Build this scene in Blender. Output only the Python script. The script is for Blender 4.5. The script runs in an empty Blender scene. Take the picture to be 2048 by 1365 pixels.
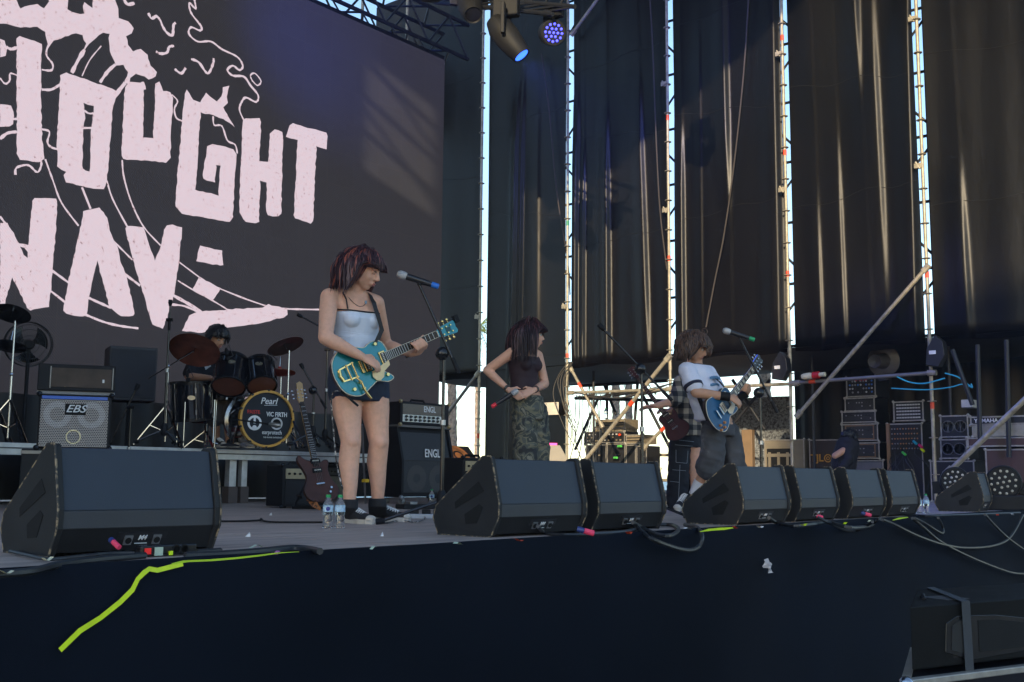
import bpy, bmesh, math, random
from mathutils import Vector, Matrix, noise
random.seed(7)
SC = bpy.context.scene
COL = SC.collection
V = Vector

# ------------------------------------------------------------------ camera
FPX, CXP, CYP = 2167.0, 1024.0, 682.5          # focal length and centre in pixels of the 2048 px wide photograph
PITCH, ROLL, YAW = math.radians(7.26), math.radians(0.49), math.radians(39.8)
CAM = V((0, -3.07, 0.27))
FWH = V((math.cos(YAW), math.sin(YAW), 0)); RTH = V((math.sin(YAW), -math.cos(YAW), 0)); UPW = V((0, 0, 1))
_u = -FWH * math.sin(PITCH) + UPW * math.cos(PITCH)
CF = FWH * math.cos(PITCH) + UPW * math.sin(PITCH)
CR = RTH * math.cos(ROLL) + _u * math.sin(ROLL)
CU = _u * math.cos(ROLL) - RTH * math.sin(ROLL)
cam_data = bpy.data.cameras.new('camera'); cam = bpy.data.objects.new('camera', cam_data); COL.objects.link(cam)
cam_data.sensor_width = 36; cam_data.lens = 36 * FPX / 2048; cam_data.clip_start = 0.05; cam_data.clip_end = 20000
M3 = Matrix((CR, CU, -CF)).transposed()
cam.matrix_world = Matrix.Translation(CAM) @ M3.to_4x4()
SC.camera = cam
SC.render.resolution_x, SC.render.resolution_y = 1024, 682

# ------------------------------------------------------------------ light
SUN_EL = math.radians(14.0); SUN_DIR = V((0.9, 0.43, 0)).normalized()      # horizontal travel of the sunlight
sd = bpy.data.lights.new('sun', 'SUN'); sd.energy = 2.8; sd.angle = math.radians(0.6); sd.color = (1.0, 0.80, 0.52)
sun = bpy.data.objects.new('sun', sd); COL.objects.link(sun)
ldir = SUN_DIR * math.cos(SUN_EL) - UPW * math.sin(SUN_EL)
sun.rotation_euler = ldir.to_track_quat('-Z', 'Y').to_euler()
W = bpy.data.worlds.new('World'); SC.world = W; W.use_nodes = True
wn = W.node_tree; wn.nodes.clear()
sky = wn.nodes.new('ShaderNodeTexSky'); sky.sky_type = 'NISHITA'; sky.sun_disc = False
sky.sun_elevation = SUN_EL; sky.sun_rotation = math.atan2(-SUN_DIR.x, -SUN_DIR.y); sky.air_density = 1.0; sky.dust_density = 0.3; sky.ozone_density = 2.0
bgn = wn.nodes.new('ShaderNodeBackground'); bgn.inputs[1].default_value = 0.15
wo = wn.nodes.new('ShaderNodeOutputWorld')
wn.links.new(sky.outputs[0], bgn.inputs[0]); wn.links.new(bgn.outputs[0], wo.inputs[0])
SC.view_settings.view_transform = 'Standard'; SC.view_settings.look = 'None'; SC.view_settings.gamma = 1.0
SC.view_settings.use_curve_mapping = False
SC.view_settings.exposure = 1.2

# ------------------------------------------------------------------ pixel to place helpers (used to measure the place)
def ray(px, py): return CF + CR * ((px - CXP) / FPX) + CU * ((CYP - py) / FPX)
def onz(px, py, z=0.0): d = ray(px, py); return CAM + d * ((z - CAM.z) / d.z)
def ony(px, py, y): d = ray(px, py); return CAM + d * ((y - CAM.y) / d.y)
def onx(px, py, x): d = ray(px, py); return CAM + d * ((x - CAM.x) / d.x)
def atd(px, py, Z): return CAM + ray(px, py) * Z

# ------------------------------------------------------------------ materials
MATS = {}
def pm(name, col, rough=0.5, metal=0.0, var=0.12, scale=6.0, bump=0.0, bscale=120.0, wear=None, wamt=0.55, wscale=25.0,
       spec=0.5, emit=None, estr=0.0, alpha=1.0, coat=0.0, trans=0.0, sss=0.0, stretch=(1, 1, 1), rvar=0.08):
    """procedural principled material: colour mottled by noise, optional chipped wear colour, bump and emission"""
    if name in MATS: return MATS[name]
    m = bpy.data.materials.new(name); m.use_nodes = True; nt = m.node_tree; N = nt.nodes; L = nt.links
    b = N['Principled BSDF']
    tc = N.new('ShaderNodeTexCoord'); mp = N.new('ShaderNodeMapping'); mp.inputs['Scale'].default_value = stretch
    L.new(tc.outputs['Object'], mp.inputs[0])
    n1 = N.new('ShaderNodeTexNoise'); n1.inputs['Scale'].default_value = scale; n1.inputs['Detail'].default_value = 5
    L.new(mp.outputs[0], n1.inputs['Vector'])
    mr = N.new('ShaderNodeMapRange'); mr.inputs[1].default_value = 0.25; mr.inputs[2].default_value = 0.75
    mr.inputs[3].default_value = 1 - var; mr.inputs[4].default_value = 1 + var
    L.new(n1.outputs[0], mr.inputs[0])
    vm = N.new('ShaderNodeVectorMath'); vm.operation = 'SCALE'; vm.inputs[0].default_value = col[:3]
    L.new(mr.outputs[0], vm.inputs['Scale'])
    out = vm.outputs[0]
    if wear:
        n2 = N.new('ShaderNodeTexNoise'); n2.inputs['Scale'].default_value = wscale; n2.inputs['Detail'].default_value = 8; n2.inputs['Roughness'].default_value = 0.7
        L.new(tc.outputs['Object'], n2.inputs['Vector'])
        r2 = N.new('ShaderNodeMapRange'); r2.inputs[1].default_value = wamt; r2.inputs[2].default_value = wamt + 0.06
        L.new(n2.outputs[0], r2.inputs[0])
        mx = N.new('ShaderNodeMix'); mx.data_type = 'RGBA'; mx.inputs['B'].default_value = (*wear, 1)
        L.new(r2.outputs[0], mx.inputs['Factor']); L.new(out, mx.inputs['A']); out = mx.outputs['Result']
    L.new(out, b.inputs['Base Color'])
    rr = N.new('ShaderNodeMapRange'); rr.inputs[3].default_value = max(0.02, rough - rvar); rr.inputs[4].default_value = min(1, rough + rvar)
    L.new(n1.outputs[0], rr.inputs[0]); L.new(rr.outputs[0], b.inputs['Roughness'])
    b.inputs['Metallic'].default_value = metal; b.inputs['Specular IOR Level'].default_value = spec
    b.inputs['Coat Weight'].default_value = coat; b.inputs['Transmission Weight'].default_value = trans
    b.inputs['Alpha'].default_value = alpha
    if sss: b.inputs['Subsurface Weight'].default_value = sss; b.inputs['Subsurface Radius'].default_value = (0.02, 0.008, 0.004); b.inputs['Subsurface Scale'].default_value = 0.4
    if emit: b.inputs['Emission Color'].default_value = (*emit, 1); b.inputs['Emission Strength'].default_value = estr
    if bump:
        n3 = N.new('ShaderNodeTexNoise'); n3.inputs['Scale'].default_value = bscale; n3.inputs['Detail'].default_value = 3
        L.new(mp.outputs[0], n3.inputs['Vector'])
        bp = N.new('ShaderNodeBump'); bp.inputs['Strength'].default_value = bump; bp.inputs['Distance'].default_value = 0.004
        L.new(n3.outputs[0], bp.inputs['Height']); L.new(bp.outputs[0], b.inputs['Normal'])
    MATS[name] = m; return m

# ------------------------------------------------------------------ mesh builder
def frame(n, up=UPW):
    """matrix with columns right, up, normal for a surface that looks along n"""
    n = V(n).normalized(); r = V(up).cross(n)
    if r.length < 1e-5: r = V((1, 0, 0))
    r.normalize(); u = n.cross(r)
    return Matrix((r, u, n)).transposed()
def fdir(phi):
    """horizontal axes of an upright thing turned phi degrees from facing the camera: (right tangent, normal to viewer)"""
    a = math.radians(phi)
    return (RTH * math.cos(a) + FWH * math.sin(a)), (RTH * math.sin(a) - FWH * math.cos(a))
def wm(o):
    M = o.matrix_basis.copy()
    while o.parent is not None: o = o.parent; M = o.matrix_basis @ M
    return M
class MB:
    def __init__(s): s.v = []; s.f = []; s.mi = []; s.cur = 0
    def add(s, vs, fs):
        o = len(s.v); s.v += [V(p) for p in vs]
        for f in fs: s.f.append([i + o for i in f]); s.mi.append(s.cur)
        return s
    def box(s, c, size, rot=None):
        x, y, z = [q / 2 for q in size]; pts = [V((i * x, j * y, k * z)) for i in (-1, 1) for j in (-1, 1) for k in (-1, 1)]
        c = V(c)
        if rot is not None: pts = [rot @ p for p in pts]
        return s.add([c + p for p in pts], [(0, 1, 3, 2), (4, 6, 7, 5), (0, 4, 5, 1), (2, 3, 7, 6), (0, 2, 6, 4), (1, 5, 7, 3)])
    def bar(s, a, b, w, h, up=UPW):
        a = V(a); b = V(b); d = (b - a); n = d.normalized(); r = n.cross(V(up))
        if r.length < 1e-4: r = n.cross(V((1, 0, 0)))
        r.normalize(); u = r.cross(n)
        return s.box((a + b) / 2, (w, d.length, h), Matrix((r, n, u)).transposed())
    def prism(s, poly, org, ax, ay, az):
        """polygon (2D list) in axes ax, ay at org, extruded by vector az"""
        org, ax, ay, az = V(org), V(ax), V(ay), V(az); n = len(poly)
        a = [org + ax * p[0] + ay * p[1] for p in poly]; b = [p + az for p in a]
        return s.add(a + b, [list(range(n))[::-1], list(range(n, 2 * n))] + [(i, (i + 1) % n, n + (i + 1) % n, n + i) for i in range(n)])
    def tube(s, pts, r, n=8, close=False, caps=True):
        pts = [V(p) for p in pts]; m = len(pts); rs = r if isinstance(r, (list, tuple)) else [r] * m
        t0 = (pts[1] - pts[0]).normalized(); ref = t0.orthogonal().normalized(); vs = []
        for i, p in enumerate(pts):
            if close: t = pts[(i + 1) % m] - pts[i - 1]
            else: t = pts[min(i + 1, m - 1)] - pts[max(i - 1, 0)]
            t.normalize(); ref = (ref - t * ref.dot(t))
            if ref.length < 1e-5: ref = t.orthogonal()
            ref.normalize(); b = t.cross(ref)
            for k in range(n): a = 2 * math.pi * k / n; vs.append(p + (ref * math.cos(a) + b * math.sin(a)) * rs[i])
        fs = []
        for i in range(m if close else m - 1):
            j = (i + 1) % m
            for k in range(n): fs.append((i * n + k, i * n + (k + 1) % n, j * n + (k + 1) % n, j * n + k))
        if caps and not close: fs += [list(range(n))[::-1], list(range((m - 1) * n, m * n))]
        return s.add(vs, fs)
    def cyl(s, a, b, r, n=16, r2=None): return s.tube([a, b], [r, r if r2 is None else r2], n)
    def lathe(s, prof, org, axis, n=24, caps=True):
        """prof: list of (radius, along)"""
        if len(prof) == 4 and prof[0][0] == prof[1][0] and prof[2][0] == prof[3][0] and prof[0][1] == prof[3][1] and prof[0][0] < prof[2][0]: caps = False
        org = V(org); ax = V(axis).normalized(); r = ax.orthogonal().normalized(); u = ax.cross(r); m = len(prof); vs = []
        for (q, h) in prof:
            for k in range(n): a = 2 * math.pi * k / n; vs.append(org + ax * h + (r * math.cos(a) + u * math.sin(a)) * q)
        fs = [(i * n + k, i * n + (k + 1) % n, (i + 1) * n + (k + 1) % n, (i + 1) * n + k) for i in range(m - 1) for k in range(n)]
        if caps: fs += [list(range(n))[::-1], list(range((m - 1) * n, m * n))]
        return s.add(vs, fs)
    def ball(s, c, r, n=12, m=8, rot=None):
        c = V(c); rx, ry, rz = (r, r, r) if not isinstance(r, (tuple, list)) else r; vs = [V((0, 0, -rz))]
        for i in range(1, m):
            t = math.pi * i / m
            for k in range(n): a = 2 * math.pi * k / n; vs.append(V((rx * math.sin(t) * math.cos(a), ry * math.sin(t) * math.sin(a), -rz * math.cos(t))))
        vs.append(V((0, 0, rz))); e = len(vs) - 1
        if rot is not None: vs = [rot @ p for p in vs]
        fs = [(0, 1 + (k + 1) % n, 1 + k) for k in range(n)]
        for i in range(m - 2):
            for k in range(n): fs.append((1 + i * n + k, 1 + i * n + (k + 1) % n, 1 + (i + 1) * n + (k + 1) % n, 1 + (i + 1) * n + k))
        fs += [(e, 1 + (m - 2) * n + k, 1 + (m - 2) * n + (k + 1) % n) for k in range(n)]
        return s.add([c + p for p in vs], fs)
    def grid(s, fn, nu, nv):
        vs = [fn(i / nu, j / nv) for j in range(nv + 1) for i in range(nu + 1)]
        return s.add(vs, [(j * (nu + 1) + i, j * (nu + 1) + i + 1, (j + 1) * (nu + 1) + i + 1, (j + 1) * (nu + 1) + i) for j in range(nv) for i in range(nu)])
    def ribbon(s, pts, w, nrm, close=False):
        """flat ribbon in the plane with normal nrm; w width or list"""
        pts = [V(p) for p in pts]; m = len(pts); ws = w if isinstance(w, (list, tuple)) else [w] * m; vs = []
        for i, p in enumerate(pts):
            t = pts[min(i + 1, m - 1)] - pts[max(i - 1, 0)]; q = t.cross(V(nrm)).normalized() * ws[i] / 2; vs += [p - q, p + q]
        return s.add(vs, [(2 * i, 2 * i + 1, 2 * i + 3, 2 * i + 2) for i in range(m - 1)])
    def loft(s, rings, n=20):
        """rings: (centre, vector a, vector b) ellipses joined into a closed body"""
        vs = []
        for (c, a, b) in rings:
            for k in range(n): t = 2 * math.pi * k / n; vs.append(V(c) + V(a) * math.cos(t) + V(b) * math.sin(t))
        m = len(rings)
        fs = [(i * n + k, i * n + (k + 1) % n, (i + 1) * n + (k + 1) % n, (i + 1) * n + k) for i in range(m - 1) for k in range(n)]
        return s.add(vs, fs + [list(range(n))[::-1], list(range((m - 1) * n, m * n))])
    def build(s, name, mat, parent=None, smooth=False, bevel=0.0, local=False, seg=2):
        vs = s.v
        if parent is not None and not local: inv = wm(parent).inverted(); vs = [inv @ p for p in vs]
        me = bpy.data.meshes.new(name); me.from_pydata(vs, [], s.f)
        for mm in (mat if isinstance(mat, (list, tuple)) else [mat]): me.materials.append(mm)
        if any(s.mi): me.polygons.foreach_set('material_index', s.mi)
        bm = bmesh.new(); bm.from_mesh(me); bmesh.ops.recalc_face_normals(bm, faces=bm.faces)
        if bevel: 
            bmesh.ops.remove_doubles(bm, verts=bm.verts, dist=1e-5)
            es = [e for e in bm.edges if len(e.link_faces) == 2 and e.calc_face_angle(0) > 0.5]
            bmesh.ops.bevel(bm, geom=es, offset=bevel, segments=seg, affect='EDGES', profile=0.5, clamp_overlap=True)
        bm.to_mesh(me); bm.free()
        if smooth: 
            me.polygons.foreach_set('use_smooth', [True] * len(me.polygons))
            try: me.set_sharp_from_angle(angle=math.radians(38))
            except Exception: pass
        o = bpy.data.objects.new(name, me); COL.objects.link(o)
        if parent is not None: o.parent = parent
        return o
def tag(o, label, cat=None, group=None, kind=None):
    if label: o['label'] = label
    if cat: o['category'] = cat
    if group: o['group'] = group
    if kind: o['kind'] = kind
    return o
def thing(name, label, cat, loc=(0, 0, 0), rz=0.0, group=None):
    o = bpy.data.objects.new(name, None); COL.objects.link(o); o.empty_display_size = 0.1
    o.location = loc; o.rotation_euler = (0, 0, rz)
    o.matrix_basis = Matrix.Translation(V(loc)) @ Matrix.Rotation(rz, 4, 'Z')
    return tag(o, label, cat, group)
def struct(o): o['kind'] = 'structure'; return o
def copy_tree(o, parent=None):
    c = o.copy(); COL.objects.link(c)
    if parent is not None: c.parent = parent
    for ch in list(o.children): copy_tree(ch, c)
    return c
def text(name, s, org, right, up, h, mat, parent, shear=0.0, bold=0.0, align='CENTER', sx=1.0, ext=0.0012):
    """lettering: flat raised mesh, org = centre of the word, h = capital height"""
    cu = bpy.data.curves.new(name, 'FONT'); cu.body = s; cu.size = h / 0.69; cu.shear = shear; cu.offset = bold * h; cu.extrude = ext
    cu.align_x = align; cu.align_y = 'CENTER'; cu.resolution_u = 3
    t = bpy.data.objects.new('tmp', cu); COL.objects.link(t)
    me = bpy.data.meshes.new_from_object(t.evaluated_get(bpy.context.evaluated_depsgraph_get()))
    bpy.data.objects.remove(t); bpy.data.curves.remove(cu)
    right = V(right).normalized(); up = V(up).normalized(); n = right.cross(up)
    M = Matrix.Translation(V(org)) @ Matrix((right * sx, up, n)).transposed().to_4x4()
    if parent is not None: M = wm(parent).inverted() @ M
    me.transform(M); me.name = name; me.materials.clear(); me.materials.append(mat)
    o = bpy.data.objects.new(name, me); COL.objects.link(o)
    if parent is not None: o.parent = parent
    return o
def flat(polys, org, ax, ay, mb=None):
    """fill 2D outlines (first outer, then holes) -> vertices/faces on the plane org, ax, ay"""
    cu = bpy.data.curves.new('tmp', 'CURVE'); cu.dimensions = '2D'; cu.fill_mode = 'BOTH'
    for poly in polys:
        sp = cu.splines.new('POLY'); sp.points.add(len(poly) - 1); sp.use_cyclic_u = True
        for p, q in zip(sp.points, poly): p.co = (q[0], q[1], 0, 1)
    t = bpy.data.objects.new('tmp', cu); COL.objects.link(t)
    me = bpy.data.meshes.new_from_object(t.evaluated_get(bpy.context.evaluated_depsgraph_get()))
    vs = [V(org) + V(ax) * v.co.x + V(ay) * v.co.y for v in me.vertices]; fs = [list(p.vertices) for p in me.polygons]
    bpy.data.objects.remove(t); bpy.data.curves.remove(cu); bpy.data.meshes.remove(me)
    mb = mb or MB(); return mb.add(vs, fs)

# ---- shared materials
BLACKP = pm('black_textured_paint', (0.012, 0.0125, 0.014), 0.6, var=0.3, scale=4, bump=0.25, bscale=260, spec=0.3, wear=(0.16, 0.12, 0.08), wamt=0.79, wscale=26)
BLACKC = pm('black_plain', (0.009, 0.009, 0.011), 0.65, var=0.2, spec=0.25)
BLACKG = pm('black_gloss', (0.012, 0.012, 0.014), 0.25, var=0.2)
TOLEX = pm('black_vinyl_covering', (0.009, 0.009, 0.011), 0.55, spec=0.3, var=0.2, bump=0.4, bscale=400)
CHROME = pm('chrome', (0.52, 0.52, 0.54), 0.2, metal=1.0, var=0.05)
STEEL = pm('dull_steel', (0.42, 0.42, 0.42), 0.38, metal=0.9, var=0.15)
GALV = pm('galvanised_tube', (0.36, 0.32, 0.24), 0.50, metal=0.35, var=0.35, scale=14, wear=(0.18, 0.15, 0.11), wamt=0.62, wscale=30)
ALU = pm('brushed_aluminium', (0.62, 0.62, 0.62), 0.42, metal=0.6, var=0.2, scale=10)
CABLE = pm('black_cable', (0.022, 0.024, 0.028), 0.45, var=0.15)
WHITEP = pm('white_print', (0.78, 0.78, 0.78), 0.5, var=0.06)
REDT = pm('red_tape', (0.72, 0.07, 0.02), 0.5)
PINKT = pm('pink_tape', (0.85, 0.06, 0.14), 0.5)
YELT = pm('fluorescent_yellow_tape', (0.72, 0.90, 0.01), 0.5, var=0.12, scale=18, emit=(0.55, 0.75, 0.0), estr=0.0)
CREAMT = pm('cream_tape', (0.66, 0.62, 0.42), 0.6)
GOLD = pm('gold_hardware', (0.83, 0.60, 0.24), 0.22, metal=1.0, var=0.08)

# ================================================================== THE PLACE
WX = 15.2            # plane of the scaffold side wall
LY = 9.0             # plane of the big screen
# ground, sea, beach
m = pm('dark_ground', (0.07, 0.065, 0.06), 0.9, var=0.3)
o = MB().grid(lambda a, b: V((-120 + 240 * a, -130 + 260 * b, -1.42)), 2, 2).build('ground', m); struct(o)
m = pm('sea_water', (0.05, 0.16, 0.24), 0.35, var=0.3, scale=0.08, bump=0.6, bscale=1.2)
o = MB().grid(lambda a, b: V((60 + 6000 * a, -3000 + 9000 * b, -1.40)), 2, 2).build('sea', m); struct(o)
m = pm('beach_sand', (0.33, 0.28, 0.21), 0.95, var=0.2, scale=1.5)
o = MB().grid(lambda a, b: V((20 + 42 * a, -40 + 100 * b, -1.395 + 0.03 * random.random())), 10, 20).build('beach', m); struct(o)

# stage deck made of plywood sheets
m_deck = pm('stage_plywood', (0.42, 0.325, 0.28), 0.55, var=0.38, scale=1.6, bump=0.12, bscale=30, stretch=(1, 9, 1), wear=(0.50, 0.44, 0.39), wamt=0.69, wscale=7)
o = MB().box((9.5, 4.6, -0.10), (21, 9.2, 0.12)).build('stage_deck', pm('deck_frame', (0.03, 0.03, 0.03), 0.8)); struct(o); deck = o
k = 0
for i in range(10):
    for j in range(8):
        x0 = -1 + i * 2.07; y0 = 0.0 + j * 1.15
        if i < 1 or (j > 6): continue
        a = MB().box((x0 + 1.035, y0 + 0.575, -0.02), (2.062, 1.142, 0.04 + 0.0016 * ((i * 7 + j * 3) % 3))).build('deck_panel', m_deck, deck, local=True)
# front skirt : black cloth stapled over the stage edge with soft waves
m = pm('black_skirt_cloth', (0.0062, 0.0088, 0.0150), 0.8, var=0.35, scale=0.8, bump=0.3, bscale=500, spec=0.06, wear=(0.011, 0.012, 0.017), wamt=0.66, wscale=5)
def skirt(a, b):
    x = -3 + 22 * a; w = 0.006 * math.sin(x * 3.7)
    if b < 0.01: return V((x, 0.07 + 0.012 * math.sin(x * 1.9) + 0.006 * math.sin(x * 7.3), 0.006))
    if b < 0.10: return V((x, -0.015, 0.012 + w * 0.4))
    z = -1.42 * (b - 0.08) / 0.92
    y = -0.035 - 0.05 * b + 0.020 * b * math.sin(x * 2.3 + 1.5 * math.sin(x * 0.7)) + 0.006 * math.sin(x * 5.1 + 3 * b)
    return V((x, y, z + w))
o = MB().grid(skirt, 140, 14).build('stage_skirt', m, smooth=True)
tag(o, 'black cloth skirt hanging down the whole stage front', 'skirt')
# stage roof out of view
o = MB().box((7.6, 4.4, 10.55), (19, 10.2, 0.5)).build('stage_roof', BLACKC); tag(o, 'dark flat canopy roof high over the stage', 'roof')
# left wing of the stage (out of view), shades the stage from the low sun
m_cur = pm('black_vinyl_curtain', (0.0030, 0.0029, 0.0036), 0.40, var=0.45, scale=1.1, bump=0.9, bscale=7, spec=0.26, rvar=0.10, stretch=(1, 1, 0.35))
m_seam = pm('curtain_seam', (0.010, 0.0095, 0.0095), 0.6, var=0.6, scale=3)
def curtain(name, y0, y1, z0, z1, seed, folds, x=WX + 0.06, label='', amp=0.010, sweep=0.0, nu=150, nv=36):
    """hanging sheet between y0 (photo right) and y1 with vertical folds; folds: (position 0..1, depth, width, drift, zlo, zhi)"""
    rnd = random.Random(seed); hs = [(rnd.uniform(8, 34), rnd.uniform(0, 6.28), rnd.uniform(0.2, 1.0), rnd.uniform(-2, 2)) for _ in range(7)]
    def fn(a, b):
        y = y0 + (y1 - y0) * a; z = z1 + (z0 - z1) * b
        d = sum(w * math.sin(f * a + p + g * b) for f, p, w, g in hs) / 3.2 * amp * (0.55 + 0.75 * b)
        for (c, dep, wd, dr, lo, hi) in folds:
            q = (a - c - dr * (b - 0.5)) / wd; q = q if q < 0 else q / 4.0
            t = max(0.0, min(1.0, (b - lo) / 0.15)) * max(0.0, min(1.0, (hi - b) / 0.15))
            d -= dep * math.exp(-q * q) * (0.35 + 0.65 * t) * (1 if t > 0 else 0.35)
        d += 0.006 * math.sin(9 * b + 3 * a) + sweep * b * b
        return V((x + d, y, z + 0.02 * math.sin(a * 9 + seed) * b))
    o = MB().grid(fn, nu, nv).build(name, m_cur, smooth=True)
    md = o.modifiers.new('thick', 'SOLIDIFY'); md.thickness = 0.004
    for k, (b0, sl) in enumerate(((0.28 + 0.05 * math.sin(seed), 0.02), (0.52, -0.025), (0.74 + 0.04 * math.cos(seed), 0.018))):
        MB().tube([fn(i / 30, b0 + sl * (i / 30) + 0.004 * math.sin(i * 0.4)) - V((0.006, 0, 0)) for i in range(31)], 0.0035, 5).build('seam', m_seam, o)
    return tag(o, label, 'curtain', 'black vinyl side curtains')

PY = [10.33, 8.27, 6.18, 4.09, 2.01, -0.06]       # scaffold poles along the side wall, from the far corner to the front
CB = 2.22
curtain('vinyl_curtain', 2.11, 4.06, CB, 10.4, 4, [(0.03, 0.10, 0.03, 0.05, 0.3, 1.1), (0.42, 0.07, 0.03, -0.06, -0.2, 0.55), (0.30, 0.05, 0.03, -0.05, 0.35, 0.9), (0.62, 0.03, 0.02, -0.05, 0.6, 1.1), (0.80, 0.03, 0.02, -0.05, 0.7, 1.1)], label='wide black side curtain behind the long diagonal scaffold tube')
curtain('vinyl_curtain', 4.18, 6.13, CB, 10.4, 3, [(0.05, 0.08, 0.03, 0.02, 0.1, 1.1), (0.50, 0.07, 0.028, -0.02, -0.2, 0.7), (0.93, 0.05, 0.02, 0.0, 0.5, 1.1), (0.75, 0.02, 0.02, 0.02, 0.3, 1.0)], label='black side curtain above the guitarist in the white shirt')
curtain('vinyl_curtain', 6.27, 8.22, CB, 10.4, 2, [(0.955, 0.09, 0.02, 0.0, 0.4, 1.1), (0.89, 0.06, 0.018, 0.0, 0.5, 1.1), (0.63, 0.07, 0.022, -0.03, 0.45, 1.1), (0.27, 0.06, 0.025, -0.12, 0.4, 1.0)], label='black side curtain directly right of the singer, ending above head height')
curtain('vinyl_curtain', 8.40, 10.26, 0.05, 10.4, 1, [(0.60, 0.10, 0.022, 0.08, 0.25, 1.2), (0.55, 0.08, 0.02, 0.08, 0.25, 1.2), (0.35, 0.03, 0.03, 0.0, 0.3, 0.8)], label='black side curtain behind the singer, hanging down to the deck')
curtain('vinyl_curtain', -0.9, 1.98, CB, 10.4, 5, [(0.42, 0.06, 0.02, -0.12, -0.2, 0.8), (0.86, 0.05, 0.016, -0.05, 0.7, 1.1)], label='black side curtain nearest the audience, at the right picture edge')
curtain('vinyl_curtain', 10.52, 13.6, 2.15, 10.4, 6, [(0.8, 0.03, 0.03, 0, 0, 1.1)], x=WX + 0.12, label='dark blue-black curtain in the corner beside the big screen')
# left wing curtains, unseen, added to shade the stage and shape the sun patch
for i, (a, b, z1) in enumerate([(2.0, 3.0, 10.3), (2.98, 3.72, 8.0), (3.7, 6.2, 10.3), (6.18, 9.6, 10.3)]):
    curtain('vinyl_curtain', a, b, 0.0, z1, 20 + i, [], x=-0.1 - 0.04 * i, label=['narrow black wing curtain left of the stage nearest the audience', 'short black wing curtain with an open gap above it', 'black wing curtain in the middle of the left side', 'black wing curtain at the back of the left side'][i])
t = thing('lattice_frame', 'steel lattice in the open gap above the short wing curtain', 'truss', (-0.1, 3.3, 8.0))  # added so that its bars stripe the sun patch on the screen
for z in (8.35, 8.9, 9.45, 10.0): MB().cyl((-0.1, 2.9, z), (-0.1, 3.8, z + 0.25), 0.05, 8).build('lattice_bar', GALV, t)
for z in (8.1, 9.0): MB().cyl((-0.1, 2.9, z), (-0.1, 3.8, z + 0.9), 0.03, 8).build('lattice_bar', GALV, t)

# scaffold poles with ring couplers
def rosette():
    mb = MB(); mb.lathe([(0.025, -0.006), (0.058, -0.006), (0.062, 0), (0.058, 0.006), (0.025, 0.006)], (0, 0, 0), (0, 0, 1), 12, caps=False); return mb
ros_me = None
pl = ['golden lit scaffold pole at the left side of the singer by the corner gap', 'golden lit scaffold pole right of the singer with hanging cable loops', 'scaffold pole directly behind the head of the white-shirt guitarist', 'tall scaffold pole right of the white-shirt guitarist where the diagonal tube starts', 'tall scaffold pole at the upper end of the long diagonal tube', 'scaffold pole beyond the right picture edge']
bands = [[(1.06, 0)], [(2.42, 0), (4.8, 1)], [(3.9, 0), (6.3, 0)], [(5.3, 0), (7.15, 0), (3.4, 0)], [(3.15, 0), (1.32, 0), (1.95, 0)], []]
TAPE = [REDT, pm('green_band', (0.03, 0.25, 0.10), 0.5)]
for i, y in enumerate(PY):
    t = thing('scaffold_pole', pl[i], 'scaffold pole', (WX - 0.07, y, 0), group='scaffold poles of the side wall')
    MB().cyl((0, 0, 0), (0, 0, 10.3), 0.0245, 12).build('tube', GALV, t, True, local=True)
    MB().lathe([(0.03, 0), (0.03, 0.22)], (0, 0, 2.05), (0, 0, 1), 12).build('joint_sleeve', GALV, t, True, local=True)
    MB().box((0, 0, 0.008), (0.15, 0.15, 0.012)).build('base_plate', STEEL, t, local=True)
    for k in range(20):
        z = 0.38 + 0.5 * k
        if ros_me is None: r = rosette().build('ring_coupler', GALV, t, local=True); ros_me = r.data
        else: r = bpy.data.objects.new('ring_coupler', ros_me); COL.objects.link(r); r.parent = t
        r.location = (0, 0, z)
    for z, c in bands[i]: MB().lathe([(0.0275, -0.045), (0.0275, 0.045)], (0, 0, z), (0, 0, 1), 12).build('tape_band', TAPE[c], t, local=True)
    for z in ((4.72, 6.9) if i in (2, 3, 4) else (3.3,)):
        mb = MB(); mb.box((0.0, 0.05, z), (0.06, 0.12, 0.07)); mb.cyl((-0.02, 0.03, z - 0.05), (-0.02, 0.09, z + 0.06), 0.014, 6); mb.build('clamp', GALV, t, local=True)
# rear frames of the scaffold seen through the slits
DK = pm('dark_steel_tube', (0.018, 0.02, 0.026), 0.5, metal=0.2)
for i in range(5):
    y0, y1 = PY[i + 1], PY[i]; x = WX + 0.75
    t = thing('rear_scaffold', ['rear scaffold frame behind the singer', 'rear scaffold frame right of the singer', 'rear scaffold frame behind the white-shirt guitarist', 'rear scaffold frame behind the rack tower', 'rear scaffold frame at the right picture edge'][i], 'scaffold', (x, y0, 0), group='rear scaffold frames')
    MB().cyl((x, y0 + 0.02, 0), (x, y0 + 0.02, 10.3), 0.024, 8).build('upright', DK, t)
    for k in range(9):
        z = 2.4 + k * 1.0
        MB().cyl((x, y0, z), (x, y1, z), 0.024, 8).build('ledger', DK, t)
        MB().cyl((x, y0 + (0 if k % 2 else 0.9), z), (x, y0 + (0.9 if k % 2 else 0), z + 1.0), 0.02, 8).build('diagonal', DK, t)
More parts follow.
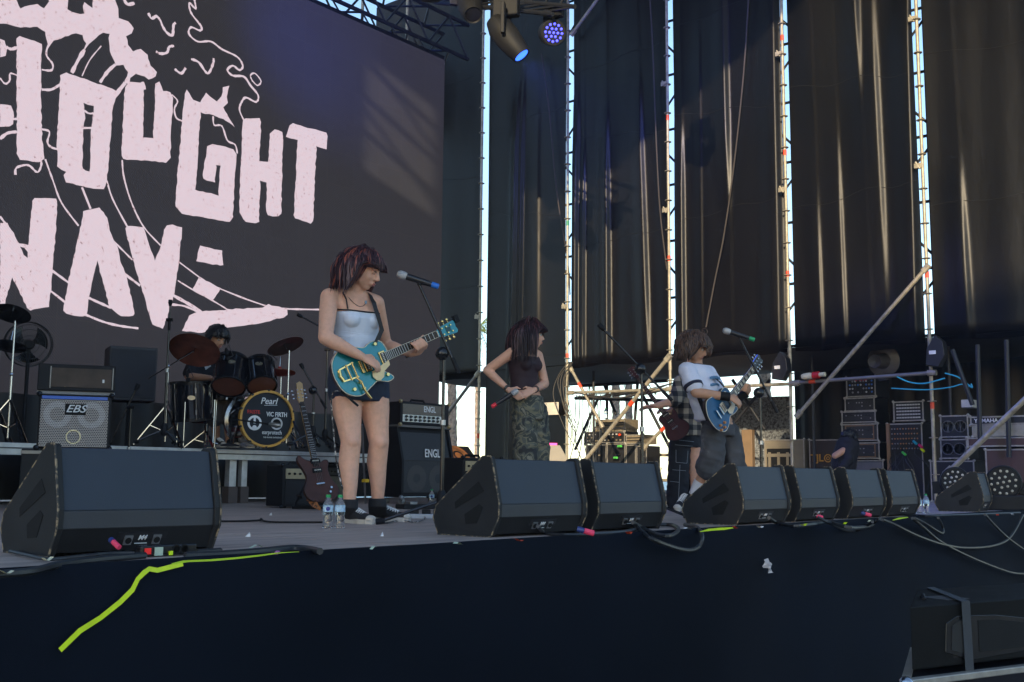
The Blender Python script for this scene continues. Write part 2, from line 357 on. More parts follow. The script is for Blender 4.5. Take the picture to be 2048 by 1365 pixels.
# far rear frame in the slit left of the singer's pole
# tubes clamped to the wall
def wtube(p0, p1, label, x0=WX - 0.12, x1=None, r=0.0245, mat=GALV, tape=None, grp='loose scaffold tubes', ends=True):
    a = onx(p0[0], p0[1], x0); b = onx(p1[0], p1[1], x0 if x1 is None else x1)
    t = thing('scaffold_tube', label, 'scaffold tube', a, group=grp)
    MB().cyl(a, b, r, 12).build('tube', mat, t, True)
    if tape:
        for q in tape:
            d = (b - a).normalized(); c = a.lerp(b, q); MB().cyl(c - d * 0.05, c + d * 0.05, r * 1.12, 12).build('tape_band', REDT, t)
    if ends:
        for c in (a, b): d = (b - a).normalized(); MB().cyl(c - d * 0.06, c + d * 0.06, r * 1.5, 8).build('coupler', GALV, t)
    return t
wtube((1852, 537), (1597, 829), 'long diagonal scaffold tube crossing right of the white-shirt guitarist', r=0.030)
wtube((1592, 766), (1864, 746), 'horizontal scaffold tube under the diagonal one with red connector', tape=[0.13], r=0.027, mat=pm('worn_tube', (0.20, 0.19, 0.18), 0.5, metal=0.4))  # darker and greyer tube colour than the other wall tubes
wtube((1336, 716), (1166, 926), 'slanting golden tube between the two guitarists left of the plaid shirt', r=0.034, tape=[0.42])
wtube((1142, 738), (1203, 850), 'short slanting tube with orange tape right of the cable loops', r=0.026, tape=[0.3])
wtube((1141, 786), (1338, 779), 'horizontal tube wrapped in cables behind the bassist', r=0.026)
wtube((1344, 779), (1588, 768), 'horizontal tube behind the white-shirt guitarist', r=0.026)
wtube((1352, 832), (1288, 896), 'slanting tube with orange tape at the bassist arm', x0=WX + 0.9, r=0.03, tape=[0.4])
wtube((1290, 910), (1420, 912), 'low horizontal rail behind the bassist legs', x0=WX + 2.2, r=0.03)
wtube((1300, 961), (1345, 961), 'lowest golden rail in front of the sea', x0=WX + 2.0, r=0.028)
wtube((955, 748), (894, 830), 'short dark diagonal tube left of the singer pole', r=0.03, mat=pm('worn_tube', (0.20, 0.19, 0.18), 0.5, metal=0.4))
wtube((1146, 66), (1200, -8), 'slanting tube above the blue lamp', r=0.03)
wtube((1898, 944), (2070, 780), 'thick slanting tube in front of the flight cases at far right', x0=13.4, r=0.034)
for (a, b, l) in [((1155, 757), (1265, 740), 'upper dark rail beyond the golden tube'), ((1165, 772), (1335, 762), 'middle dark rail beyond the golden tube'), ((1150, 797), (1340, 802), 'lower dark rail beyond the golden tube')]:
    wtube(a, b, l, x0=WX + 2.4, r=0.032, mat=DK, ends=False)
for (a, b, l) in [((1214, 690), (1214, 840), 'dark upright tube left of the palm trunks'), ((1280, 700), (1268, 865), 'upright tube right of the palm trunks'), ((1195, 735), (1232, 830), 'dark slanting tube left of the palm trunks'), ((1285, 790), (1352, 920), 'dark slanting tube beside the bassist hand'), ((1195, 800), (1150, 900), 'dark slanting tube behind the cable loops'), ((1465, 760), (1530, 860), 'dark slanting tube behind the blue guitar'), ((1540, 760), (1440, 880), 'second dark slanting tube behind the blue guitar'), ((1955, 690), (1960, 880), 'upright tube left of the bright gap at far right'), ((2013, 680), (2018, 915), 'upright tube before the bright gap at far right'), ((1905, 700), (1945, 810), 'dark slanting tube under the far right curtain')]:
    wtube(a, b, l, x0=WX + 2.4 if a[0] < 1900 else 14.6, r=0.03, mat=DK, ends=False)

# tarpaulin roof and rear walls of the backstage area
m_tarp = pm('black_tarpaulin', (0.012, 0.013, 0.016), 0.55, var=0.3, scale=2, bump=0.2, bscale=60)
def tarp(a, b): y = -1.5 + 13.6 * a; return V((WX + 0.03 + 4.07 * b, y, CB + 0.06 + 0.12 * b + 0.05 * math.sin(y * 3 + b * 4) * b - 0.16 * math.sin(math.pi * b)))
o = MB().grid(tarp, 60, 10).build('tarpaulin_roof', m_tarp, smooth=True); tag(o, 'black sagging tarpaulin over the backstage gear', 'tarpaulin')
def bwall(a, b): y = -2.0 + 8.0 * a; return V((WX + 4.1 + 0.05 * math.sin(y * 14), y, 2.4 - 2.4 * b))
o = MB().grid(bwall, 120, 4).build('backstage_curtain', m_tarp, smooth=True); tag(o, 'dark pleated curtain closing the backstage behind the racks', 'curtain')
def bside(a, b): x = 12.2 + 9.3 * a; return V((x, -2.4 + 0.05 * math.sin(x * 14), 2.4 - 2.4 * b))
# camouflage-like garden netting behind the white-shirt guitarist
m_net = pm('grey_net', (0.20, 0.22, 0.24), 0.9, var=0.6, scale=30, bump=0.8, bscale=40, wear=(0.05, 0.05, 0.06), wamt=0.5, wscale=24)
def netf(a, b):
    p0 = onx(1382, 780, WX + 3.6); p1 = onx(1580, 768, WX + 3.6); q = p0.lerp(p1, a); return V((q.x + 0.04 * math.sin(a * 20), q.y, 1.85 - 1.75 * b))
o = MB().grid(netf, 30, 12).build('shade_net', m_net, smooth=True); tag(o, 'grey shade net hanging behind the white-shirt guitarist', 'net')
# wooden deck edge outside
# palms and tree outside
m_tr = pm('palm_bark', (0.33, 0.25, 0.19), 0.95, var=0.5, scale=9, bump=1.0, bscale=22, wear=(0.16, 0.12, 0.09), wamt=0.52, wscale=12)
m_leaf = pm('palm_leaf', (0.20, 0.26, 0.05), 0.6, var=0.3)
def palm(px, py, pw, X, ztop, label, crown=True, lean=0.0):
    b = onx(px, py, X); r = pw / 2 / FPX * (b - CAM).dot(CF)
    t = thing('palm_tree', label, 'palm', (b.x, b.y, -1.42), group='palms behind the stage')
    mb = MB(); n = 60; pts = []; rs = []
    for k in range(n + 1):
        z = -1.42 + (ztop + 1.42) * k / n; pts.append((b.x, b.y + lean * (z - b.z), z)); rs.append(r * (1.0 + 0.11 * (k % 2) + 0.05 * math.sin(k * 1.7)))
    mb.tube(pts, rs, 12).build('trunk', m_tr, t)
    if crown:
        for k in range(22):
            a = k * 2.4; el = 0.9 - 0.075 * k; L = 1.5; mbf = MB(); c = V(pts[-1]); d = V((math.cos(a), math.sin(a), 0))
            rib = [c + d * (L * s * math.cos(el)) + V((0, 0, L * s * math.sin(el) - 0.55 * s * s)) for s in [q / 6 for q in range(7)]]
            side = d.cross(UPW)
            for j in range(1, 7):
                for sgn in (-1, 1):
                    for w in (0, 0.5):
                        p = rib[j - 1].lerp(rib[j], w + 0.3); l = 0.42 * (1 - abs(j - 3.5) / 5)
                        tip = p + (side * sgn * 0.8 + d * 0.6).normalized() * l - V((0, 0, 0.16)); q = d * 0.03
                        mbf.add([p - q, p + q, tip], [(0, 1, 2)])
            mbf.tube(rib, 0.012, 4); mbf.build('frond', m_leaf, t)
    return t
palm(905, 850, 17, 27, 6.5, 'thick palm trunk seen right of the amplifier stack', crown=False, lean=0.04)
palm(1232, 810, 15, 30, 4.35, 'reddish palm trunk with green fronds above the case stack', crown=True)
palm(1258, 830, 14, 27, 6.5, 'grey palm trunk right of the green palm', crown=False)
palm(1532, 850, 22, 25, 6.0, 'reddish palm trunk behind the blue sunburst guitar', crown=False)
palm(957, 660, 10, 34, 6.6, 'distant palm in the slit left of the singer', crown=True)
# leafless bush before the sea
c = onx(1306, 960, 40); t = thing('bare_bush', 'bare brown bush standing in front of the sea', 'bush', c)
mb = MB(); rb = random.Random(3)
def twig(p, d, l, r, dep):
    q = p + d * l; mb.tube([p, q], [r, r * 0.6], 5)
    if dep:
        for _ in range(4): twig(q, (d + V((rb.uniform(-.6, .6), rb.uniform(-.6, .6), rb.uniform(-.1, .5)))).normalized(), l * 0.66, r * 0.55, dep - 1)
for _ in range(5): twig(c - V((0, 0, 0.3)), V((rb.uniform(-.4, .4), rb.uniform(-.4, .4), 1)).normalized(), 0.4, 0.022, 3)
mb.build('twigs', pm('dry_twigs', (0.16, 0.13, 0.10), 0.9), t)
# rocks on the shore
m = pm('shore_rock', (0.16, 0.12, 0.09), 0.9, var=0.4, bump=0.6, bscale=10)
for i in range(7):
    c = onx(1306 + i * 9, 990, 24 + i % 3); mb = MB(); rr = random.Random(i)
    mb.ball((0, 0, 0), (0.35 + rr.random() * 0.25, 0.3 + rr.random() * 0.2, 0.16 + 0.1 * rr.random()), 9, 6); mb.v = [p * (1 + rr.uniform(-.15, .15)) + V((c.x, c.y, c.z - 0.1)) for p in mb.v]
    tag(mb.build('shore_rock', m, smooth=True), 'brown shore rock in the row before the sea behind the stage', 'rock', 'shore rocks')
# unseen building added far behind the camera to keep the sun off the performers
m_w = pm('building_wall', (0.45, 0.42, 0.38), 0.9, var=0.1); m_g = pm('building_glass', (0.03, 0.04, 0.05), 0.15)
ctr = V((0, 0, 0)) - SUN_DIR * 40 + V((-SUN_DIR.y, SUN_DIR.x, 0)) * -2.6; rzb = math.atan2(SUN_DIR.y, SUN_DIR.x)
t = thing('apartment_building', 'tall pale apartment building behind the audience', 'building', (ctr.x, ctr.y, -1.42), rzb)
hb = 1.42 + 2.55 + 45 * math.tan(SUN_EL)
MB().box((-4, 3.8, hb / 2), (8, 7.5, hb)).build('wall', m_w, t, local=True); MB().box((-4, -3.8, (hb + 2.7) / 2), (8.02, 7.6, hb + 2.7)).build('tall_wall', m_w, t, local=True)
for fl in range(4):
    for q in range(4): MB().box((0.02, -5.2 + q * 3.4, 2.2 + fl * 3.1), (0.08, 2.2, 1.5)).build('window', m_g, t, local=True)

# ================================================================== BIG LED SCREEN
LX0, LX1 = 2.2, 12.66; LZ0, LZ1 = 1.09, 7.24
m = bpy.data.materials.new('led_screen_face'); m.use_nodes = True; nt = m.node_tree; b = nt.nodes['Principled BSDF']
tc = nt.nodes.new('ShaderNodeTexCoord'); br = nt.nodes.new('ShaderNodeTexBrick'); br.offset = 0; br.squash = 1
br.inputs['Color1'].default_value = (0.021, 0.023, 0.032, 1); br.inputs['Color2'].default_value = (0.024, 0.026, 0.036, 1); br.inputs['Mortar'].default_value = (0.035, 0.033, 0.036, 1)
br.inputs['Scale'].default_value = 1; br.inputs['Brick Width'].default_value = 0.5; br.inputs['Row Height'].default_value = 0.5; br.inputs['Mortar Size'].default_value = 0.004
mp = nt.nodes.new('ShaderNodeMapping'); mp.inputs['Rotation'].default_value = (math.radians(90), 0, 0)
nt.links.new(tc.outputs['Object'], mp.inputs[0]); nt.links.new(mp.outputs[0], br.inputs['Vector']); nt.links.new(br.outputs[0], b.inputs['Base Color'])
wv = nt.nodes.new('ShaderNodeTexWave'); wv.wave_type = 'BANDS'; wv.bands_direction = 'DIAGONAL'; wv.inputs['Scale'].default_value = 18
nt.links.new(tc.outputs['Object'], wv.inputs[0]); bp = nt.nodes.new('ShaderNodeBump'); bp.inputs['Strength'].default_value = 0.15; bp.inputs['Distance'].default_value = 0.01
nt.links.new(wv.outputs[1], bp.inputs['Height']); nt.links.new(bp.outputs[0], b.inputs['Normal'])
b.inputs['Roughness'].default_value = 0.7; b.inputs['Emission Color'].default_value = (0.9, 0.75, 0.8, 1); b.inputs['Emission Strength'].default_value = 0.012
led = thing('led_screen', 'huge dark LED screen showing pale pink distorted lettering behind the drums', 'screen', (LX0, LY, LZ0))
MB().box(((LX0 + LX1) / 2, LY + 0.06, (LZ0 + LZ1) / 2), (LX1 - LX0, 0.12, LZ1 - LZ0)).build('panel_wall', m, led)
MB().box(((LX0 + LX1) / 2, LY + 0.09, LZ1 + 0.035), (LX1 - LX0, 0.16, 0.07)).build('top_rail', BLACKC, led)
m_l = bpy.data.materials.new('lit_letter'); m_l.use_nodes = True; nt = m_l.node_tree; N = nt.nodes; L = nt.links; b = N['Principled BSDF']
tc = N.new('ShaderNodeTexCoord'); n1 = N.new('ShaderNodeTexNoise'); n1.inputs['Scale'].default_value = 22; n1.inputs['Detail'].default_value = 6; n1.inputs['Roughness'].default_value = 0.75
L.new(tc.outputs['Object'], n1.inputs[0]); cr = N.new('ShaderNodeValToRGB'); e = cr.color_ramp.elements
e[0].position = 0.33; e[0].color = (0.16, 0.06, 0.07, 1); e[1].position = 0.41; e[1].color = (0.86, 0.66, 0.72, 1)
n2 = cr.color_ramp.elements.new(0.6); n2.color = (0.78, 0.66, 0.74, 1)
L.new(n1.outputs[0], cr.inputs[0])
wv = N.new('ShaderNodeTexWave'); wv.wave_type = 'BANDS'; wv.bands_direction = 'DIAGONAL'; wv.inputs['Scale'].default_value = 18
L.new(tc.outputs['Object'], wv.inputs[0]); mr = N.new('ShaderNodeMapRange'); mr.inputs[3].default_value = 0.92; mr.inputs[4].default_value = 1.05; L.new(wv.outputs[1], mr.inputs[0])
ms = N.new('ShaderNodeVectorMath'); ms.operation = 'SCALE'; L.new(cr.outputs[0], ms.inputs[0]); L.new(mr.outputs[0], ms.inputs['Scale'])
L.new(ms.outputs[0], b.inputs['Emission Color']); b.inputs['Emission Strength'].default_value = 0.40; b.inputs['Base Color'].default_value = (0.05, 0.045, 0.045, 1); b.inputs['Roughness'].default_value = 0.7
LETTER = m_l
def ledpt(px, py, off): return ony(px, py, LY - off)
def rough_poly(poly, rnd, amp=1.1, step=7):
    out = []
    for i in range(len(poly)):
        a = V(poly[i]); c = V(poly[(i + 1) % len(poly)]); n = max(1, int((c - a).length / step))
        for k in range(n): p = a.lerp(c, k / n); out.append((p.x + rnd.uniform(-amp, amp), p.y + rnd.uniform(-amp, amp)))
    return out
rl = random.Random(11)
def letter(name, polys, sc, ox, oy, off):
    conv = []
    for poly in polys:
        q = rough_poly([(x / sc + ox, y / sc + oy) for x, y in poly], rl)
        pts = [ledpt(x, y, off) for x, y in q]; conv.append([(p.x, p.z) for p in pts])
    flat(conv, (0, LY - off, 0), (1, 0, 0), (0, 0, 1)).build(name, LETTER, led)
S1, S5, S6 = 2.2756, 3.9, 2.9257
letter('letter', [[(130, 300), (150, 283), (300, 330), (325, 350), (318, 780), (330, 1100), (350, 1240), (310, 1268), (160, 1245), (132, 1200)]], S5, 0, 0, 0.006)
letter('letter', [[(0, 300), (35, 315), (55, 370), (48, 437), (0, 445)]], S5, 0, 0, 0.006)
letter('letter', [[(0, 812), (85, 825), (108, 870), (100, 970), (75, 985), (0, 990)]], S5, 0, 0, 0.006)
letter('letter', [[(275, 345), (300, 330), (525, 410), (535, 430), (515, 480), (505, 600), (495, 730), (485, 830), (470, 862), (440, 862), (300, 830), (288, 800), (300, 785), (262, 760), (258, 640), (268, 480)], [(380, 470), (425, 485), (425, 515), (415, 600), (408, 780), (375, 770), (378, 600), (388, 540)]], S1, 0, 0, 0.006)
letter('letter', [[(568, 400), (590, 372), (650, 380), (655, 400), (650, 625), (697, 632), (708, 380), (725, 372), (740, 415), (775, 420), (790, 445), (780, 560), (775, 720), (755, 740), (560, 725), (552, 690), (560, 560)]], S1, 0, 0, 0.006)
letter('letter', [[(840, 430), (850, 410), (880, 455), (910, 465), (940, 425), (955, 440), (985, 465), (1010, 440), (1015, 400), (1045, 390), (1030, 440), (1035, 470), (1015, 490), (1050, 550), (1070, 580), (1030, 550), (970, 525), (915, 515), (905, 620), (890, 865), (995, 890), (1003, 755), (985, 750), (978, 832), (925, 815), (925, 780), (945, 665), (970, 655), (1060, 680), (1075, 705), (1060, 990), (1045, 1012), (830, 975), (797, 940), (805, 830), (825, 600)]], S1, 0, 0, 0.006)
letter('letter', [[(1105, 545), (1120, 538), (1180, 540), (1188, 560), (1180, 735), (1220, 740), (1228, 610), (1250, 588), (1285, 600), (1288, 620), (1280, 975), (1265, 988), (1220, 980), (1210, 960), (1215, 830), (1185, 825), (1178, 1010), (1165, 1018), (1120, 1010), (1090, 970), (1092, 830), (1098, 700)]], S1, 0, 0, 0.006)
letter('letter', [[(1318, 570), (1335, 563), (1485, 605), (1492, 620), (1488, 680), (1440, 668), (1425, 1005), (1415, 1018), (1345, 995), (1337, 980), (1355, 640), (1303, 625)]], S1, 0, 0, 0.006)
letter('letter', [[(0, 430), (45, 430), (110, 545), (165, 560), (170, 530), (190, 300), (205, 283), (330, 285), (335, 300), (325, 500), (305, 720), (300, 800), (285, 920), (180, 940), (160, 925), (70, 745), (25, 915), (0, 925)], [(120, 570), (140, 575), (165, 600), (162, 630), (140, 612)]], S6, 0, 300, 0.006)
letter('letter', [[(485, 360), (580, 335), (630, 400), (650, 500), (690, 570), (700, 650), (740, 740), (790, 960), (780, 972), (710, 972), (640, 920), (570, 650), (540, 760), (520, 870), (505, 965), (485, 978), (385, 960), (372, 940), (380, 880), (400, 770), (430, 640), (465, 480), (480, 420)]], S6, 0, 300, 0.006)
letter('letter', [[(735, 460), (745, 445), (840, 452), (850, 480), (905, 650), (940, 570), (960, 470), (975, 440), (1010, 437), (1068, 455), (1055, 560), (1040, 700), (1025, 820), (1000, 920), (955, 1045), (895, 1025), (880, 990), (840, 850), (790, 680), (770, 600), (745, 520)]], S6, 0, 300, 0.006)
letter('letter', [[(1170, 562), (1300, 590), (1305, 675), (1290, 678), (1150, 652)]], S6, 0, 300, 0.006)
letter('letter', [[(1105, 970), (1160, 945), (1290, 938), (1400, 930), (1540, 925), (1570, 905), (1680, 930), (1685, 965), (1660, 980), (1500, 1020), (1340, 1040), (1160, 1072), (1068, 1058)]], S6, 0, 300, 0.006)
letter('letter', [[(1165, 745), (1290, 810), (1245, 885), (1125, 815)]], S6, 0, 300, 0.006)
letter('flame_shape', [[(-60, -160), (980, -160), (900, 0), (920, 70), (930, 140), (1000, 170), (1045, 220), (1030, 265), (985, 285), (1000, 350), (1040, 400), (1100, 385), (1150, 430), (1175, 510), (1220, 560), (1215, 600), (1160, 620), (1130, 600), (1060, 575), (1020, 610), (1010, 660), (965, 655), (1000, 560), (960, 510), (900, 510), (860, 400), (850, 300), (855, 265), (800, 260), (720, 320), (650, 400), (670, 340), (640, 280), (590, 262), (480, 300), (420, 320), (380, 380), (350, 250), (290, 212), (200, 215), (120, 210), (50, 190), (-60, 180)], [(110, -40), (160, 70), (230, 40), (290, 30), (340, 70), (385, 10), (370, -60)], [(530, -30), (525, 70), (560, 95), (630, 115), (655, 110), (645, 50), (660, 20), (720, 60), (725, -20)]], S5, 0, 0, 0.006)
def strand(pts, w, sc, ox, oy, off=0.010):
    q = []
    for i in range(len(pts) - 1):                                   # Catmull-Rom
        p0, p1, p2, p3 = [V(pts[max(0, min(len(pts) - 1, i + d))]) for d in (-1, 0, 1, 2)]
        for k in range(5):
            t = k / 5; q.append(0.5 * ((2 * p1) + (p2 - p0) * t + (2 * p0 - 5 * p1 + 4 * p2 - p3) * t * t + (3 * p1 - p0 - 3 * p2 + p3) * t ** 3))
    q.append(V(pts[-1]))
    P = [ledpt(p.x / sc + ox, p.y / sc + oy, off) for p in q]
    px2m = 16.5 / FPX
    MB().ribbon(P, [w / sc * px2m * rl.uniform(0.7, 1.3) * 0.85 for _ in P], (0, 1, 0)).build('strand', LETTER, led)
for pts, w in [([(1045, 655), (1165, 745)], 9), ([(1285, 812), (1430, 870), (1560, 915)], 9), ([(1040, 765), (1130, 820), (1240, 880), (1340, 940)], 8), ([(1010, 850), (1100, 900), (1180, 950)], 18), ([(1000, 905), (1080, 915), (1160, 950)], 12), ([(1560, 925), (1700, 932), (1900, 935), (2000, 930)], 12), ([(265, 55), (310, 180), (360, 310), (460, 445)], 9), ([(480, 220), (530, 345)], 13), ([(625, 180), (660, 290), (745, 450)], 9), ([(715, 60), (725, 160), (770, 310), (840, 450), (940, 560)], 9), ([(660, 530), (775, 645)], 9), ([(720, 720), (820, 795)], 13), ([(505, 860), (570, 890), (650, 925)], 13), ([(490, 960), (600, 1005), (700, 1030), (810, 1045)], 12), ([(295, 700), (405, 780)], 11), ([(295, 825), (385, 895)], 11), ([(0, 390), (30, 430)], 12)]: strand(pts, w, S6, 0, 300)
for pts, w in [([(660, 390), (610, 470), (560, 570)], 26), ([(790, 360), (700, 470), (640, 595)], 8), ([(900, 505), (840, 560), (780, 645)], 22), ([(975, 650), (920, 720), (870, 800)], 26), ([(400, 300), (360, 420), (410, 500), (400, 550), (325, 545)], 14), ([(325, 700), (400, 700), (470, 660)], 18), ([(1340, 740), (1385, 790), (1360, 850), (1375, 920), (1420, 945)], 13), ([(325, 1010), (385, 1030), (370, 1110), (400, 1150), (460, 1168)], 14), ([(120, 1365), (130, 1310), (220, 1290), (290, 1345), (322, 1290), (315, 1240)], 14), ([(0, 1085), (60, 1040), (135, 1030)], 20), ([(0, 610), (40, 655), (75, 630), (80, 575), (135, 590)], 12), ([(50, 370), (90, 385), (135, 370)], 20), ([(95, 930), (140, 930)], 16), ([(640, 850), (690, 885), (730, 885)], 14), ([(640, 1000), (720, 1000)], 14), ([(1110, 640), (1130, 700)], 30)]: strand(pts, w, S5, 0, 0)
for pts, w in [([(885, 0), (890, 40), (862, 15), (870, 60), (915, 120), (910, 140), (870, 125), (860, 155), (900, 190), (960, 190), (1010, 225), (1080, 260), (1105, 300), (1090, 320), (1060, 300), (1035, 320), (1060, 345), (1110, 350), (1140, 390), (1175, 435), (1165, 465), (1120, 445), (1100, 465), (1090, 500), (1108, 545)], 10), ([(1150, 372), (1140, 345), (1160, 335), (1188, 370), (1172, 390), (1150, 370)], 7), ([(675, 60), (690, 85), (712, 75), (730, 95), (740, 120), (760, 150), (785, 160), (790, 115), (800, 105)], 12), ([(710, 235), (730, 245), (760, 240), (770, 215), (792, 210)], 11), ([(795, 315), (825, 335), (845, 310)], 12), ([(870, 270), (905, 285), (945, 335), (970, 290), (972, 266)], 12), ([(970, 530), (975, 570), (1010, 575), (1035, 640), (1070, 660), (1080, 700)], 8), ([(560, -10), (580, 20), (612, 15)], 14)]: strand(pts, w, S1, 0, 0)

# rear roof truss along the top of the screen
tr = thing('roof_truss', 'dark lattice truss running above the top edge of the screen', 'truss', (LX0, LY + 0.3, LZ1))
def truss(t, x0, x1, ys, zs, n, mat, r=0.03):
    corners = [(ys[0], zs[0]), (ys[1], zs[0]), (ys[1], zs[1]), (ys[0], zs[1])]
    for (y, z) in corners: MB().cyl((x0, y, z), (x1, y, z), r, 8).build('chord', mat, t)
    for k in range(n):
        xa = x0 + (x1 - x0) * k / n; xb = x0 + (x1 - x0) * (k + 1) / n
        for i in range(4):
            (ya, za), (yb, zb) = corners[i], corners[(i + 1) % 4]
            if k % 2: (ya, za), (yb, zb) = (yb, zb), (ya, za)
            MB().cyl((xa, ya, za), (xb, yb, zb), r * 0.55, 6).build('lattice_bar', mat, t)
truss(tr, 6.0, 13.4, (LY + 0.15, LY + 0.75), (LZ1 + 0.28, LZ1 + 0.9), 15, DK, 0.035)
for k in range(7): x = 8.6 + k * 0.62; MB().bar((x, LY + 0.1, LZ1 + 0.05), (x - 0.18, LY + 0.15, LZ1 + 0.3), 0.02, 0.02).build('hanger', DK, tr)
for i, (x, y, top, l) in enumerate([(14.2, 11.5, 10.5, 'golden scaffold pole seen through the truss beside the corner'), (13.3, 11.8, 10.5, 'thin scaffold pole seen through the truss')]):
    t = thing('scaffold_pole', l, 'scaffold pole', (x, y, 0), group='scaffold poles behind the screen')
    MB().cyl((x, y, 0), (x, y, top), 0.03, 10).build('tube', GALV, t, True)
o = MB().grid(lambda a, b: V((13.5 + 3.2 * a, 12.6, 7.4 + 1.6 * b + 0.5 * a)), 4, 4).build('grey_tarpaulin', pm('grey_tarp', (0.13, 0.15, 0.19), 0.7)); tag(o, 'dull grey tarpaulin seen through the roof truss', 'tarpaulin')

# hanging stage lights
def moving_head(px, py, Z, aim, lit, label, s=1.0, watts=220):
    c = atd(px, py, Z); aim = aim(c) if callable(aim) else aim; t = thing('moving_head_light', label, 'stage light', c, group='moving head lights under the roof')
    a = V(aim).normalized(); side = a.cross(UPW).normalized()
    MB().box(c + V((0, 0, 0.42 * s)), (0.34 * s, 0.34 * s, 0.14 * s), frame(RTH * 0.3 + FWH).copy()).build('base', BLACKP, t, bevel=0.02)
    for q in (-1, 1): MB().bar(c + side * q * 0.2 * s + V((0, 0, 0.36 * s)), c + side * q * 0.2 * s - V((0, 0, 0.06 * s)), 0.05 * s, 0.12 * s, side).build('yoke_arm', BLACKP, t, bevel=0.01)
    hd = MB().lathe([(0.03, -0.30), (0.11, -0.28), (0.165, -0.14), (0.17, 0.02), (0.15, 0.20), (0.125, 0.34), (0.115, 0.36), (0.10, 0.345)], c, a, 24); hd.v = [c + (p - c) * s for p in hd.v]; hd.build('lamp_head', BLACKP, t, True)
    col = (0.10, 0.22, 1.0)
    lens = pm('lit_lens', (0.1, 0.2, 0.8), 0.1, emit=(0.03,0.12,1.0), estr=1.6) if lit else BLACKG
    MB().lathe([(0.0, 0.352 * s), (0.06 * s, 0.352 * s), (0.098 * s, 0.346 * s)], c, a, 20, caps=False).build('lens', lens, t, True)
    if lit:
        ld = bpy.data.lights.new('beam', 'SPOT'); ld.energy = watts; ld.color = (0.06, 0.14, 1.0); ld.spot_size = math.radians(85); ld.spot_blend = 1.0; ld.shadow_soft_size = 0.08
        lo = bpy.data.objects.new('beam', ld); COL.objects.link(lo); lo.parent = t; lo.location = a * 0.40 * s; lo.rotation_euler = a.to_track_quat('-Z', 'Y').to_euler()
    return t
A1 = RTH * 0.55 - FWH * 0.15 - UPW * 0.75
moving_head(938, 6, 15.0, -FWH * 0.5 + RTH * 0.15 - UPW * 0.6, False, 'unlit moving head light left of the lit one', 1.05)
moving_head(1012, 72, 14.0, A1 * 1.0 + FWH * 0.05, True, 'tilted moving head light with glowing blue lens', 1.0, 450)
moving_head(1330, -150, 13.0, lambda c: onx(1260, 60, WX) - c, True, 'moving head light above the picture aimed at the side curtains', 1.0, 420)  # extra lamp out of view, added for the blue on the upper curtains
moving_head(868, -24, 13.0, lambda c: ony(690, 40, LY) - c, True, 'moving head light glowing blue at the top of the truss', 1.0)
def led_par(px, py, Z, label):
    c = atd(px, py, Z); n = (CAM - c).normalized(); n = (n + RTH * 0.25).normalized(); t = thing('led_par_light', label, 'stage light', c)
    MB().lathe([(0.06, -0.25), (0.16, -0.2), (0.17, 0.0), (0.16, 0.01)], c, n, 20).build('housing', BLACKP, t, True)
    F = frame(n); k = 0
    m = pm('blue_led', (0.1, 0.1, 0.8), 0.2, emit=(0.05, 0.06, 1.0), estr=1.6)
    for ring, cnt in ((0, 1), (0.055, 6), (0.11, 12)):
        for q in range(cnt):
            a = 2 * math.pi * q / cnt; p = c + F @ V((math.cos(a) * ring, math.sin(a) * ring, 0.014)); MB().lathe([(0.0, 0.01), (0.012, 0.008), (0.018, 0)], p, n, 8, caps=False).build('led_lens', m, t)
    MB().box(c + V((0, 0, 0.26)), (0.06, 0.3, 0.16)).build('bracket', BLACKP, t)
    return t
led_par(1107, 66, 14.0, 'round LED lamp glowing with blue dots below the roof')
tr2 = thing('roof_truss', 'dark lattice truss carrying the hanging stage lights', 'truss', atd(960, -10, 15))
pa = atd(905, -8, 15.6); pb = atd(1150, 14, 13.6)
for dz, off in ((0, 0), (0.4, 0), (0, 0.35), (0.4, 0.35)):
    MB().cyl(pa + V((0, off, dz)), pb + V((0, off, dz)), 0.03, 8).build('chord', DK, tr2)
for k in range(9):
    a = pa.lerp(pb, k / 9); b2 = pa.lerp(pb, (k + 1) / 9); MB().cyl(a, b2 + V((0, 0, 0.4)), 0.016, 6).build('lattice_bar', DK, tr2); MB().cyl(a + V((0, 0.35, 0)), b2, 0.016, 6).build('lattice_bar', DK, tr2)

